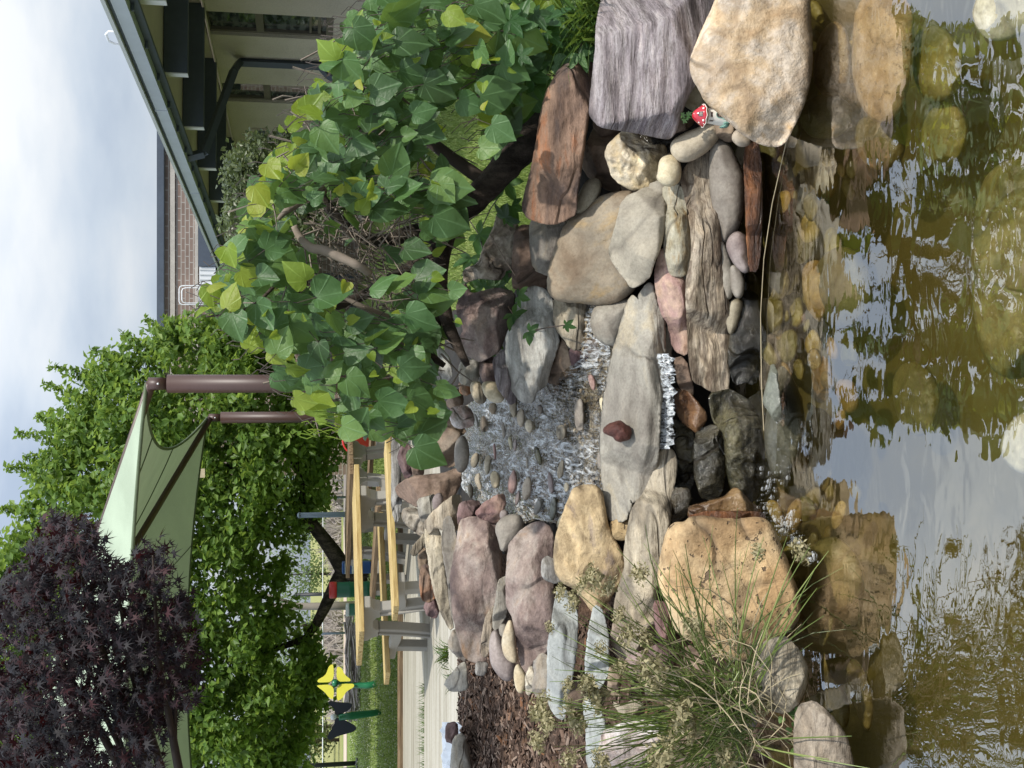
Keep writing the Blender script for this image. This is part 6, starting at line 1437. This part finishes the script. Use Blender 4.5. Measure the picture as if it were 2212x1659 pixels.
blades('grass_clump', P(1290, 45, 4.42), 150, .42, .012, M_STRAP, 'strap leaved grass clump behind the purple slab', 'grass clump', .9)
blades('grass_tuft', P(968, 1415, 6.6), 70, .20, .006, M_STRAP, 'small grass tuft at the foot of the table leg', 'grass tuft', .9, group='grass tufts by the pad')
blades('grass_tuft', P(985, 1470, 6.3), 50, .16, .006, M_STRAP, 'small grass tuft beside the dark triangular rock', 'grass tuft', .9, group='grass tufts by the pad')
cg = empty('crack_weed', PZ(916, 1592, GZ + .08), 0, 'row of weeds growing in the crack of the concrete pad', 'weed'); bag = LeafBag()
for i in range(160):
    b = Vector((random.uniform(-.55,.55), random.uniform(-.03,.03), 0)); a = random.uniform(0, math.tau); l = random.uniform(.03,.10)
    bag.add(([tuple(b), tuple(b + Vector((.006,0,0))), tuple(b + Vector((math.cos(a)*l*.5, math.sin(a)*l*.5, l)))], [(0,1,2)]), Matrix())
bag.build('blades', M_STRAP, cg, 'stuff')

# ------------------------------------------------------------------ flowering rushes
rs0 = PZ(1600, 1555, .06); rs0 = P(1610, 1560, 3.42)
ru = empty('soft_rush', rs0, 0, 'large clump of green rushes with olive flower tufts at the left bank', 'rush'); RI = Matrix.Translation(-Vector(rs0))
M_RUSH = leafmat('rush_stem', (.15,.21,.05), (.26,.31,.10), .15, (.3,.4,.05), .4, False)
M_DRY = plain('dry_straw_stem', (.42,.35,.22), .8, nscale=40, amt=.3)
M_TUFT = leafmat('olive_flower_tuft', (.34,.305,.17), (.45,.38,.24), .25, (.4,.38,.12), .7, False)
def stem_pts(b, ang, L, y0, bend=.2, fw=0.0):
    """b: base (px,py); ang: 0 = straight up, positive towards true right; L in survey units"""
    pts = []
    for i in range(7):
        t = i / 6; a = ang * (1 + bend * t * t)
        pts.append((b[0] - L * t * math.cos(a), b[1] - L * t * math.sin(a), y0 + fw * t * t))
    return [P(*q) for q in pts]
gs = MB(); ds = MB(); tips = []
for i in range(270):
    ang = random.gauss(-.02, .62); b = (1590 + random.gauss(0, 28), 1540 + random.gauss(0, 46))
    if random.random() < .07: ang = random.uniform(1.2, 2.2)
    L = random.uniform(190, 430) * (1.0 if abs(ang) < 1.2 else 1.05)
    fw = random.uniform(-.45, .25); q = stem_pts(b, ang, L, 3.42 + random.gauss(0, .07), random.uniform(-.05, .30), fw)
    r = random.uniform(.0013, .0023); gs.tube(q, [r*1.1, r*1.1, r, r, r*.9, r*.7, r*.35], 4, False)
    if random.random() < .05 and abs(ang) < 1.3: tips.append((q[5], .5))
for px, py, L in ((1750,1180,400),(1720,1200,380),(1760,1230,360),(1765,1270,330),(1790,1190,420),(1700,1160,410),(1650,1160,400),(1640,1230,330),(1480,1175,390),(1780,1330,290)):
    y = 3.38; b = (1590 + random.gauss(0,14), 1530 + random.gauss(0,14)); m_ = ((px + b[0]) / 2 - random.uniform(8,40), (py + b[1]) / 2 - 5)
    r = .0026; c = [(b[0]*(1-t)**2 + 2*m_[0]*t*(1-t) + px*t*t, b[1]*(1-t)**2 + 2*m_[1]*t*(1-t) + py*t*t, y - .25*t) for t in np.linspace(0,1,8)]; gs.tube([P(*q) for q in c], [r]*5 + [r*.8, r*.6, r*.3], 5, False)
for px, py in ((1700,1790),(1790,1640),(1840,1590),(1820,1700),(1880,1660),(1600,1800)):
    b = (1605, 1600); r = .0024; c = [(b[0] + (px-b[0])*t - 25*math.sin(math.pi*t), b[1] + (py-b[1])*t, 3.4 - .35*t) for t in np.linspace(0,1,8)]; gs.tube([P(*q) for q in c], [r]*6 + [r*.7, r*.4], 5, False)
for i in range(90):
    ang = random.gauss(1.0, 1.2); L = random.uniform(60, 260); q = stem_pts((1600 + random.gauss(0,45), 1550 + random.gauss(0,50)), ang, L, 3.36 + random.gauss(0,.08), random.uniform(-.8,.8), random.uniform(-.25,.1)); r = random.uniform(.001,.0019); ds.tube(q, [r]*6 + [r*.5], 4, False)
gs.xf(RI); gs.build('stems', M_RUSH, ru)['kind'] = 'stuff'; ds.xf(RI); ds.build('dry_stems', M_DRY, ru)['kind'] = 'stuff'
TUFT = [(1215,1280,22),(1265,1262,26),(1288,1248,30),(1240,1300,24),(1385,1240,24),(1362,1370,30),(1340,1330,20),(1405,1440,38),(1430,1470,30),(1292,1500,40),(1270,1478,26),(1170,1530,34),(1185,1560,30),(1240,1535,34),(1255,1565,26),(1480,1545,40),(1500,1580,30),(1450,1622,44),(1420,1640,36),(1232,1642,24),(1300,1400,18),(1642,1192,22),(1735,1190,30),(1500,1352,30),(1520,1370,24),(1662,1522,24),(1612,1640,36),(1570,1640,30),(1190,1355,14),(1320,1270,24),(1300,1640,26),(1345,1440,20),(1395,1375,24),(1230,1480,20),(1165,1600,26),(1560,1350,18)]
def tuft(seed):
    rs = np.random.default_rng(seed); bag = LeafBag()
    for i in range(190):
        d = Vector(rs.normal(0, 1, 3)).normalized(); d.z = abs(d.z) * .6 + .15 * d.z; r = rs.uniform(.25, 1.0) * .5; c = d * r; s = rs.uniform(.05, .11); e = Vector(rs.normal(0,1,3)).normalized()
        f = e.cross(d).normalized() if e.cross(d).length > 1e-3 else Vector((1,0,0))
        bag.add(([tuple(c - e*s), tuple(c + f*s*.45), tuple(c + e*s), tuple(c - f*s*.45)], [(0,1,2,3)]), Matrix())
        if i % 4 == 0: bag.add(([(0,0,-.3), (.012,0,-.3), tuple(c)], [(0,1,2)]), Matrix())
    me = mesh('flower_tuft', bag.v, bag.f, False); me.uv_layers.new(name='leaf'); me.materials.append(M_TUFT); return me
TM = [tuft(i) for i in range(3)]
for px, py, s in TUFT:
    y = 3.30 + random.uniform(-.12, .12); o = bpy.data.objects.new('flower_tuft', TM[random.randrange(3)]); COL.objects.link(o); o.parent = ru
    k = s * 2.5 * y / FPX; o.location = P(px, py, y) - Vector(rs0); o.scale = (k, k, k); o.rotation_euler = (random.uniform(-.5,.5), random.uniform(-.5,.5), random.uniform(0, 6))

# ------------------------------------------------------------------ trees
def clump_leaves(bag, c, r, n, size, shape, up=.35, squash=.75, outward=True):
    for i in range(n):
        d = Vector((random.gauss(0,1), random.gauss(0,1), random.gauss(0,1))).normalized(); rr = r * random.uniform(.45, 1.0) ** .6
        p = c + Vector((d.x*rr, d.y*rr, d.z*rr*squash)); s = size * random.uniform(.7, 1.35)
        tip = Vector((random.gauss(0,1), random.gauss(0,1), random.gauss(-.2,.7))); nr = d * .7 + Vector((0,0,up)) + Vector((random.gauss(0,.4), random.gauss(0,.4), random.gauss(0,.4)))
        bag.add(shape, orient(tip, nr, s, p))
RH = ([(0,0,0),(-.30,.45,.08),(0,1,-.05),(.30,.45,.08)], [(0,3,2,1)])
def limb(mb, pts, rad, n=8): mb.tube(pts, rad, n)
# the big green tree behind the canopy
YT0 = 25.5
bt0 = PZ(792, 1243, GZ); YT0 = bt0.y
bt0 = Vector((P(790, 1243, 24.5).x, 24.5, GZ)); YT0 = 24.5
bg = empty('shade_tree', bt0, 0, 'big leafy green tree with leaning dark trunk behind the canopy', 'tree'); BI = Matrix.Translation(-bt0)
tm = MB()
for pts, rad in (([(800,1243),(760,1240),(738,1222),(722,1195),(700,1165),(665,1120),(620,1075),(560,1030),(470,1000)], [.26,.22,.19,.17,.15,.13,.11,.08,.04]),
                 ([(745,1235),(725,1262),(700,1315),(682,1350),(660,1380),(600,1400),(500,1420)], [.20,.15,.12,.10,.08,.06,.03]),
                 ([(640,1095),(660,1060),(655,1020),(600,960),(520,900)], [.14,.10,.09,.07,.03]),
                 ([(560,1030),(480,1060),(380,1050),(250,1000),(150,960)], [.10,.09,.07,.05,.02])):
    tm.tube([P(a, b, YT0 + (0 if a > 600 else .3)) for a, b in pts], rad, 10)
tm.xf(BI); tm.build('trunk', M_BARK, bg, True)
BPOLY = np.array([(400,700),(330,735),(270,760),(190,820),(150,880),(110,930),(90,1000),(70,1090),(40,1160),(0,1200),(-120,1250),(-150,1700),(560,1720),(640,1660),(668,1580),(700,1500),(700,1420),(650,1350),(610,1290),(620,1210),(640,1140),(700,1080),(740,1010),(735,930),(690,870),(640,800),(560,720),(480,690)], float)
bag = LeafBag()
GAPS = [(560,1190),(600,1300),(540,1450),(575,1480),(560,1560),(500,1330),(480,1250),(610,1430),(590,1120),(640,1010),(300,800),(420,880)]
def in_gap(px, py, r=13): return any((px - a) ** 2 + (py - b) ** 2 < r * r for a, b in GAPS)
for px, py, d in sample(BPOLY, 1500, 21):
    if in_gap(px, py, 24): continue
    y = YT0 + random.uniform(-1.9, 1.9) * (min(1, d / 120) * .75 + .25)
    clump_leaves(bag, P(px, py, y), random.uniform(.28, .50), 58, .162, RH)
for a, b, L, an in ((40,935,90,.15),(60,985,80,.1),(60,1135,70,.2),(115,790,120,.5),(100,830,110,.45),(205,755,100,.5),(160,800,100,.5),(320,690,90,.8),(270,720,90,.7),(20,1010,70,.1),(10,1100,60,.15),(85,900,90,.35),(360,690,60,.7),(230,770,90,.5)):
    for t in np.linspace(0, 1, 13):      # feathery shoots against the sky
        px = a + L * t * math.cos(an) - 6; py = b + L * t * math.sin(an) * .8
        clump_leaves(bag, P(px, py, YT0), .05 + .13 * t, 12, .105, RH)
bag.xf = None
for i in range(len(bag.v)): bag.v[i] = bag.v[i] - bt0
bag.build('crown', M_TREEL, bg, None, False)
# purple maple
MZ = ([], [])
_o = [(0,-.05)]
for k_, (a, r) in enumerate(((-2.3,.45),(-1.5,.75),(-.75,.95),(0,1.0),(.75,.95),(1.5,.75),(2.3,.45))):
    for da, rr in ((-.22,.30),(0,r),(.22,.30)): _o.append((rr*math.sin(a+da), rr*math.cos(a+da)))
MV = [(0,0,.02)] + [(x, y, -.22*(x*x+y*y)) for x, y in _o]; MF = [(0, i, i+1) for i in range(1, len(_o))] + [(0, len(_o), 1)]
STAR = (MV, [tuple(reversed(f)) for f in MF])
SM_ = leaf_mesh('leaf', STAR, M_MAPLE)
mp0 = Vector((-2.55, 5.6, gz(-2.55, 5.6)))
mpl = empty('purple_maple', mp0, 0, 'purple leaved japanese maple at the left edge', 'tree'); MI = Matrix.Translation(-mp0)
mt = MB(); hub = Vector((-2.5, 5.55, 1.9))
mt.tube([mp0 + Vector((0,0,-.1)), mp0 + Vector((.06,0,.7)), hub], [.09,.075,.055], 10)
for px, py, y in ((60,1250,5.4),(150,1150,5.2),(250,1250,5.3),(330,1200,5.0),(300,1400,5.4),(180,1400,5.7),(380,1480,5.2),(60,1480,5.8),(250,1560,5.5)):
    e = P(px, py, y); mt.tube([hub, hub.lerp(e, .4) + Vector((0,0,.12)), hub.lerp(e, .75) + Vector((0,0,.08)), e], [.035,.022,.012,.004], 6)
mt.xf(MI); mt.build('trunk', M_DTWIG, mpl, True)
MPOLY = np.array([(-20,1290),(40,1215),(75,1165),(105,1100),(150,1118),(190,1135),(225,1185),(260,1215),(300,1212),(345,1158),(352,1190),(372,1230),(372,1265),(395,1290),(400,1340),(425,1400),(440,1430),(428,1490),(395,1540),(372,1590),(330,1690),(-40,1690)], float)
def in_gap2(px, py): return any((px - a) ** 2 + (py - b) ** 2 < r * r for a, b, r in ((160,1480,13),(230,1570,15),(225,1610,14),(185,1600,10),(255,1600,12),(330,1600,14),(255,1340,12),(270,1310,9),(80,1560,9),(60,1500,8),(290,1250,8),(345,1300,8)))
bag = LeafBag(); ml = []
for px, py, d in sample(MPOLY, 820, 9):
    y0 = random.uniform(4.8, 6.0); an = random.gauss(.3, .5)
    for k_ in range(8):
        qx = px + random.gauss(0, 13); qy = py + random.gauss(0, 13)
        if in_gap2(qx, qy): continue
        ml.append((y0 + random.gauss(0,.05), qx, qy))
ml.sort()
for i, (y, px, py) in enumerate(ml):
    m = MI @ orient(Vector((random.gauss(.25,.6), -.25 + random.gauss(0,.4), -.55 + random.gauss(0,.45))), Vector((random.gauss(0,.5), -.35 + random.gauss(0,.4), .8)), random.uniform(.036,.060), P(px, py, y))
    if i < 300: o = bpy.data.objects.new('leaf', SM_); COL.objects.link(o); o.parent = mpl; o.matrix_local = m
    else: bag.add(STAR, m)
bag.build('foliage', M_MAPLE, mpl, 'stuff', False)

def bush(name, base, blobs, n, size, mat, label, cat, group=None, trunk=True, shape=RH):
    b0 = empty(name, base, 0, label, cat, group); bag = LeafBag()
    for (x, y, z, r) in blobs: clump_leaves(bag, Vector((x, y, z)), r, n, size, shape, squash=.9)
    bag.build('crown', mat, b0, None, False)
    m = MB()
    top = max(b[2] for b in blobs)
    m.tube([(0,0,-.1),(.03,0,top*.4),(0,.02,top*.8)], [.05*top*.5 + .02, .03*top*.5 + .01, .01], 7)
    for (x, y, z, r) in blobs[:8]: m.tube([(0,0,top*.25), (x*.6, y*.6, z*.75), (x, y, z)], [.02, .014, .006], 5)
    m.build('trunk', M_DTWIG, b0, True); return b0
sb = Vector((2.0, 12.0, GZ))
bl = []
for px, py, d in sample(np.array([(520,320),(495,370),(488,430),(500,500),(530,545),(600,540),(720,500),(760,430),(720,340),(600,300)], float), 230, 4):
    p = P(px, py, 12 + random.uniform(-.5,.5)); bl.append((p.x - sb.x, p.y - sb.y, p.z - GZ, .16))
bush('evergreen_shrub', sb, bl, 60, .062, M_SHRUB, 'olive green clipped shrub in front of the beige wall', 'shrub')

# far trees and brush: each one stands by itself
def far_tree(px0, px1, py, wpx, y, mat, label, seed, dens=1.0, name='distant_tree'):
    random.seed(seed); base = Vector((P(700, py, y).x, y, GZ)); h = P(px0, py, y).z - GZ; w_ = wpx / 2 * y / FPX; bl = []
    for i in range(int(34 * dens)):
        a = random.uniform(0, math.tau); r = math.sqrt(random.random()); zz = random.uniform(.18, 1.0); k = math.sin(math.pi * min(1, .18 + .8 * (1 - zz))) ; bl.append((w_ * r * k * math.cos(a), w_ * .5 * r * math.sin(a), h * zz, .16 * h + .1))
    return bush(name, base, bl, 46, .035 * h + .05, mat, label, 'tree')
far_tree(600, 700, 1130, 110, 52, M_TREEL2, 'distant round green bush behind the steel post', 31)
far_tree(585, 700, 1240, 150, 60, M_TREEL2, 'distant green tree left of the leaning trunk', 32)
far_tree(570, 700, 1350, 150, 62, M_TREEL2, 'distant green tree behind the drums', 33)
far_tree(560, 700, 1450, 150, 58, M_TREEL2, 'distant green tree behind the yellow flower chime', 34)
far_tree(540, 700, 1570, 190, 55, M_TREEL2, 'distant tree behind the butterfly chime', 35, 1.2)
far_tree(600, 700, 1600, 120, 48, M_PINE_N, 'brownish young pine at the far left of the field', 36)
far_tree(530, 700, 1700, 180, 57, M_TREEL2, 'tallest distant tree at the far left', 37, 1.2)
far_tree(610, 700, 1030, 140, 56, M_TREEL2, 'distant green bush right of the steel post', 38)
far_tree(600, 700, 900, 180, 60, M_TREEL2, 'distant tree mostly behind the weeping tree', 39)
far_tree(560, 700, 700, 300, 64, M_TREEL2, 'distant tree hidden behind the weeping tree', 40)
random.seed(77)
def brush(px0, py, wpx, y, label, n=500, mat=M_TWIG):
    base = Vector((P(720, py, y).x, y, GZ)); h = P(px0, py, y).z - GZ; w_ = wpx / 2 * y / FPX; b0 = empty('dry_brush', base, 0, label, 'brush', 'dry brush at the edge of the field'); m = MB()
    for i in range(n):
        a = random.gauss(0, .45); p = Vector((random.uniform(-w_, w_), random.gauss(0, .6), 0)); L = h * random.uniform(.5, 1.0) * (1 - .5 * abs(p.x) / w_); d = Vector((math.sin(a), random.gauss(0,.3), math.cos(a)))
        m.tube([p, p + d * L * .55, p + d * L + Vector((random.gauss(0,.15), 0, random.gauss(-.05,.1)))], [.028,.02,.008], 3, False)
    m.build('twigs', mat, b0)['kind'] = 'stuff'
M_GTWIG = plain('grey_dead_twig', (.30,.265,.24), .9, nscale=3, amt=.3)
brush(672, 1370, 110, 44, 'grey dead brush behind the dark green drum', 700, M_GTWIG)
brush(684, 1510, 90, 45, 'grey dead brush between the two chimes', 420, M_GTWIG)
brush(676, 1170, 120, 46, 'grey dead brush left of the steel post', 500, M_GTWIG)
brush(688, 1050, 90, 44, 'grey dead brush right of the steel post', 420, M_GTWIG)
dt = empty('dead_tree', Vector((P(755, 1308, 30).x, 30, GZ)), 0, 'pale grey bare trunk beyond the drums', 'tree'); m = MB()
m.tube([(0,0,-.1),(0,0,.9),(.05,0,2.2),(-.1,0,3.2)], [.12,.10,.08,.04], 8); m.tube([(.02,0,1.4),(.3,0,2.2),(.5,0,2.7)], [.05,.035,.015], 6); m.build('trunk', M_GTWIG, dt, True)
wp = empty('wood_pile', Vector((P(775, 1440, 29).x, 29, GZ)), 0, 'low heap of pale dead branches on the lawn', 'heap'); m = MB()
for i in range(160):
    a = random.gauss(0, .35); p = Vector((random.uniform(-.9,.9), random.gauss(0,.35), random.uniform(.03,.32))); m.tube([p - Vector((math.cos(a)*.5, random.gauss(0,.2), math.sin(a)*.12)), p + Vector((math.cos(a)*.5, random.gauss(0,.2), math.sin(a)*.12))], random.uniform(.012,.035), 5)
m.build('branches', M_GTWIG, wp)['kind'] = 'stuff'
# ------------------------------------------------------------------ falling water, foam, gravel, chips, grass
random.seed(5)
fw_ = NT('falling_water')
v = fw_.coord('Object', (1.6, 1, .5)); f = fw_.noise(v, 48, 5, .75, None, 1.0)
k1 = fw_.ramp(f, [(.40,(0,0,0)), (.56,(1,1,1))])
df = fw_.n('ShaderNodeBsdfDiffuse'); df.inputs['Color'].default_value = (.66,.70,.73,1); gls = fw_.n('ShaderNodeBsdfGlossy'); gls.inputs['Roughness'].default_value = .12; fw_.l(fw_.bump(f, .8, .02), gls.inputs['Normal'])
tr = fw_.n('ShaderNodeBsdfTransparent'); tr.inputs['Color'].default_value = (.75,.78,.78,1)
a1 = fw_.n('ShaderNodeMixShader'); a1.inputs[0].default_value = .45; fw_.l(df.outputs[0], a1.inputs[1]); fw_.l(gls.outputs[0], a1.inputs[2])
a2 = fw_.n('ShaderNodeMixShader'); fw_.l(k1, a2.inputs[0]); fw_.l(tr.outputs[0], a2.inputs[1]); fw_.l(a1.outputs[0], a2.inputs[2])
M_FALL = fw_.done(a2)
vs = []; fs = []
for i in range(25):
    px0_ = 1418; px = None
    for j in range(61):
        py = 764 + (970 - 764) * j / 60; e_ = 1456 + 13 * noise.noise(Vector((j * .23, 4, 0))) + 9 * noise.noise(Vector((j * .8, 9, 0))) - (10 if j < 3 or j > 57 else 0); px = 1418 + (e_ - 1418) * i / 24; y = 4.19 - .05 * math.sin(i / 24 * 1.5) + .012 * noise.noise(Vector((j * .5, i * .15, 0))); vs.append(P(px, py, y))
for i in range(24):
    for j in range(60): fs.append((i*61+j, i*61+j+1, (i+1)*61+j+1, (i+1)*61+j))
tag(link('waterfall', mesh('waterfall', vs, fs, True), M_FALL), kind='structure')
# foam bubbles
fb_ = MB()
def bubble(c, r):
    n = 7; V = []; F = []
    for i in range(4):
        a = i / 3 * math.pi / 2
        for k in range(n): V.append((c.x + r*math.cos(a)*math.cos(k*math.tau/n), c.y + r*math.cos(a)*math.sin(k*math.tau/n), c.z + r*.75*math.sin(a)))
    for i in range(3):
        for k in range(n): F.append((i*n+k, i*n+(k+1)%n, (i+1)*n+(k+1)%n, (i+1)*n+k))
    fb_.add(V, F)
for (px, py, sx_, sy_, n) in ((1690,1140,13,14,90),(1722,1170,9,9,50),(1705,1118,8,8,34),(1750,1205,6,7,18),(1660,1110,9,26,50),(1668,882,7,9,30),(1686,900,8,6,16),(1680,1010,14,30,20),(1660,1050,10,25,34)):
    for i in range(n):
        p = PZ(random.gauss(px, sx_), random.gauss(py, sy_), .002); bubble(p, random.choice((.002,.0025,.003,.004,.005,.008)))
fm = NT('foam_bubble'); b = fm.pbr((.80,.82,.82), .15, None, 0, .6); t2 = fm.n('ShaderNodeBsdfTransparent'); m_ = fm.n('ShaderNodeMixShader'); lw_ = fm.n('ShaderNodeLayerWeight'); lw_.inputs['Blend'].default_value = .35
fm.l(fm.math('ADD', fm.math('MULTIPLY', lw_.outputs['Facing'], .6), .10), m_.inputs[0]); fm.l(t2.outputs[0], m_.inputs[1]); fm.l(b.outputs[0], m_.inputs[2])
tag(fb_.build('foam', fm.done(m_), None, True), kind='stuff')
# loose gravel along the stream margins
ICO = bmesh.new(); bmesh.ops.create_icosphere(ICO, subdivisions=1, radius=1.0); IV = [v_.co.copy() for v_ in ICO.verts]; IF = [[w_.index for w_ in f_.verts] for f_ in ICO.faces]; ICO.free()
gb = LeafBag()
cnt = 0
while cnt < 2600:
    px = random.uniform(985, 1310); a = np.interp(px, [q[0] for q in SB], [q[1] for q in SB]); b = np.interp(px, [q[0] for q in SB], [q[2] for q in SB])
    t = random.random(); t = .16 * t ** 1.6 if random.random() < .5 else 1 - .22 * t ** 1.4
    if random.random() < .12: t = random.random()
    p = stream_pt(px, a + (b - a) * t, -.012); s = random.uniform(.004, .011)
    m = Matrix.Translation(p) @ Matrix.Rotation(random.uniform(0, 6), 4, 'Z') @ Matrix.Diagonal((s * random.uniform(.8,1.6), s, s * .7, 1)); gb.add((IV, IF), m); cnt += 1
gvm = NT('pea_gravel'); ge = gvm.n('ShaderNodeNewGeometry'); M_PEA = gvm.done(gvm.pbr(gvm.ramp(ge.outputs['Random Per Island'], [(0,(.10,.08,.06)), (.35,(.30,.25,.19)), (.7,(.44,.38,.30)), (1,(.22,.17,.14))]), .55, None, 0, .4))
gb.build('gravel', M_PEA, None, 'stuff')
# mulch chips
mb_ = LeafBag(); cnt = 0
while cnt < 5200:
    px, py = random.uniform(985, 1330), random.uniform(1415, 1700); x = None
    yy = Yt(px) + .25
    q = P(px, py, yy); 
    xx = q.x; yv = random.uniform(4.2, 8.4); xx = -0.2733 * yv - random.uniform(-.25, .75) + .05
    if gz(xx, yv) < .42 and yv > 7.6: continue
    c = Vector((xx, yv, gz(xx, yv) + random.uniform(.002,.014))); L = random.uniform(.008,.03); w_ = L * random.uniform(.15,.4)
    m = Matrix.Translation(c) @ Matrix.Rotation(random.uniform(0,6.3), 4, 'Z') @ Matrix.Rotation(random.gauss(0,.45), 4, 'X') @ Matrix.Rotation(random.gauss(0,.4), 4, 'Y')
    mb_.add(([(-L,-w_,0),(L,-w_*.6,0),(L*.9,w_,0),(-L*.8,w_*.8,0),(-L*.8,-w_*.5,.004),(L*.8,-w_*.3,.004),(L*.7,w_*.6,.004),(-L*.6,w_*.5,.004)], [(4,5,6,7),(0,1,5,4),(1,2,6,5),(2,3,7,6),(3,0,4,7)]), m); cnt += 1
mcv = NT('mulch_chip'); ge = mcv.n('ShaderNodeNewGeometry'); M_CHIP = mcv.done(mcv.pbr(mcv.ramp(ge.outputs['Random Per Island'], [(0,(.025,.016,.012)), (.4,(.075,.048,.036)), (.7,(.15,.10,.075)), (.9,(.25,.19,.15)), (1,(.17,.08,.04))]), .95, None, 0, .1))
mb_.build('mulch', M_CHIP, None, 'stuff')
# grass blades on the near lawn and between the tables
M_BLADE = leafmat('grass_blade', (.17,.235,.065), (.30,.33,.13), .35, (.34,.46,.07), .5, False)
gbv = []; gbf = []
def blade(x, y, L):
    z = gz(x, y); a = random.uniform(0, math.tau); b = len(gbv); w_ = .0035 + .0006 * max(0, y - 6); d = L * random.uniform(.2,.8)
    gbv.extend([(x - w_*math.sin(a), y + w_*math.cos(a), z - .01), (x + w_*math.sin(a), y - w_*math.cos(a), z - .01), (x + d*math.cos(a)*.5, y + d*math.sin(a)*.5, z + L*.7), (x + d*math.cos(a), y + d*math.sin(a), z + L)])
    gbf.extend([(b, b+1, b+2), (b+2, b+1, b+3)])
for i in range(26000):
    y = 6.0 + 9 * random.random() ** 1.7; x = y * random.uniform(.03, .36); 
    if gz(x, y) < GZ + .05: blade(x, y, random.uniform(.03,.075))
for i in range(17000):
    y = 15.1 + 20 * random.random() ** 1.4; x = y * random.uniform(-.36, .0); blade(x, y, random.uniform(.04,.09))
go_ = link('grass', mesh('grass', gbv, gbf), M_BLADE); tag(go_, kind='stuff')
dv = []; dfc = []
for i in range(2600):
    y = random.uniform(15.5, 34); x = y * random.uniform(-.36, 0); z = GZ + random.uniform(.05,.09); s = .012 + .0006 * y; b = len(dv)
    dv += [(x - s, y, z), (x, y - s, z + s*.6), (x + s, y, z), (x, y + s, z + s*.4)]; dfc.append((b, b+1, b+2, b+3))
tag(link('clover_flowers', mesh('clover_flowers', dv, dfc), plain('white_clover', (.75,.74,.66), .8)), kind='stuff')
# small ivy at the lower left gap, stray straw across the waterline
iv = empty('ivy_sprig', P(1745, 1560, 3.36), 0, 'small round leaved ivy sprig at the lower left waterline', 'plant')
for i in range(46):
    px, py = random.gauss(1745, 22), random.gauss(1560, 22); s = .014 + random.random() * .012; o = bpy.data.objects.new('leaf', HMG[random.randrange(3)]); COL.objects.link(o); o.parent = iv
    o.matrix_local = Matrix.Translation(-Vector(iv.location)) @ orient(img_tip(random.gauss(.3,1), random.gauss(0,1)), Vector((random.gauss(0,.4), -.8, .5)), s, P(px, py, 3.36 + random.uniform(-.05,.05)))
sw = MB(); sw.tube([PZ(1700,300,.004), PZ(1668,440,.01), PZ(1650,560,.012), PZ(1643,680,.012), PZ(1645,830,.01), PZ(1650,930,.006)], .0014, 5)
tag(sw.build('straw', M_DRY), 'long thin straw lying along the waterline', 'straw')
iv2 = empty('seedling', P(1480, 252, 3.95), 0, 'tiny green seedling beside the mushroom house', 'plant')
for i in range(5):
    o = bpy.data.objects.new('leaf', PM[0]); COL.objects.link(o); o.parent = iv2; o.matrix_local = orient(img_tip(.7, random.gauss(.4,.5)), Vector((.1,-.8,.5)), .018, Vector((random.gauss(0,.012), 0, random.gauss(0,.015))))
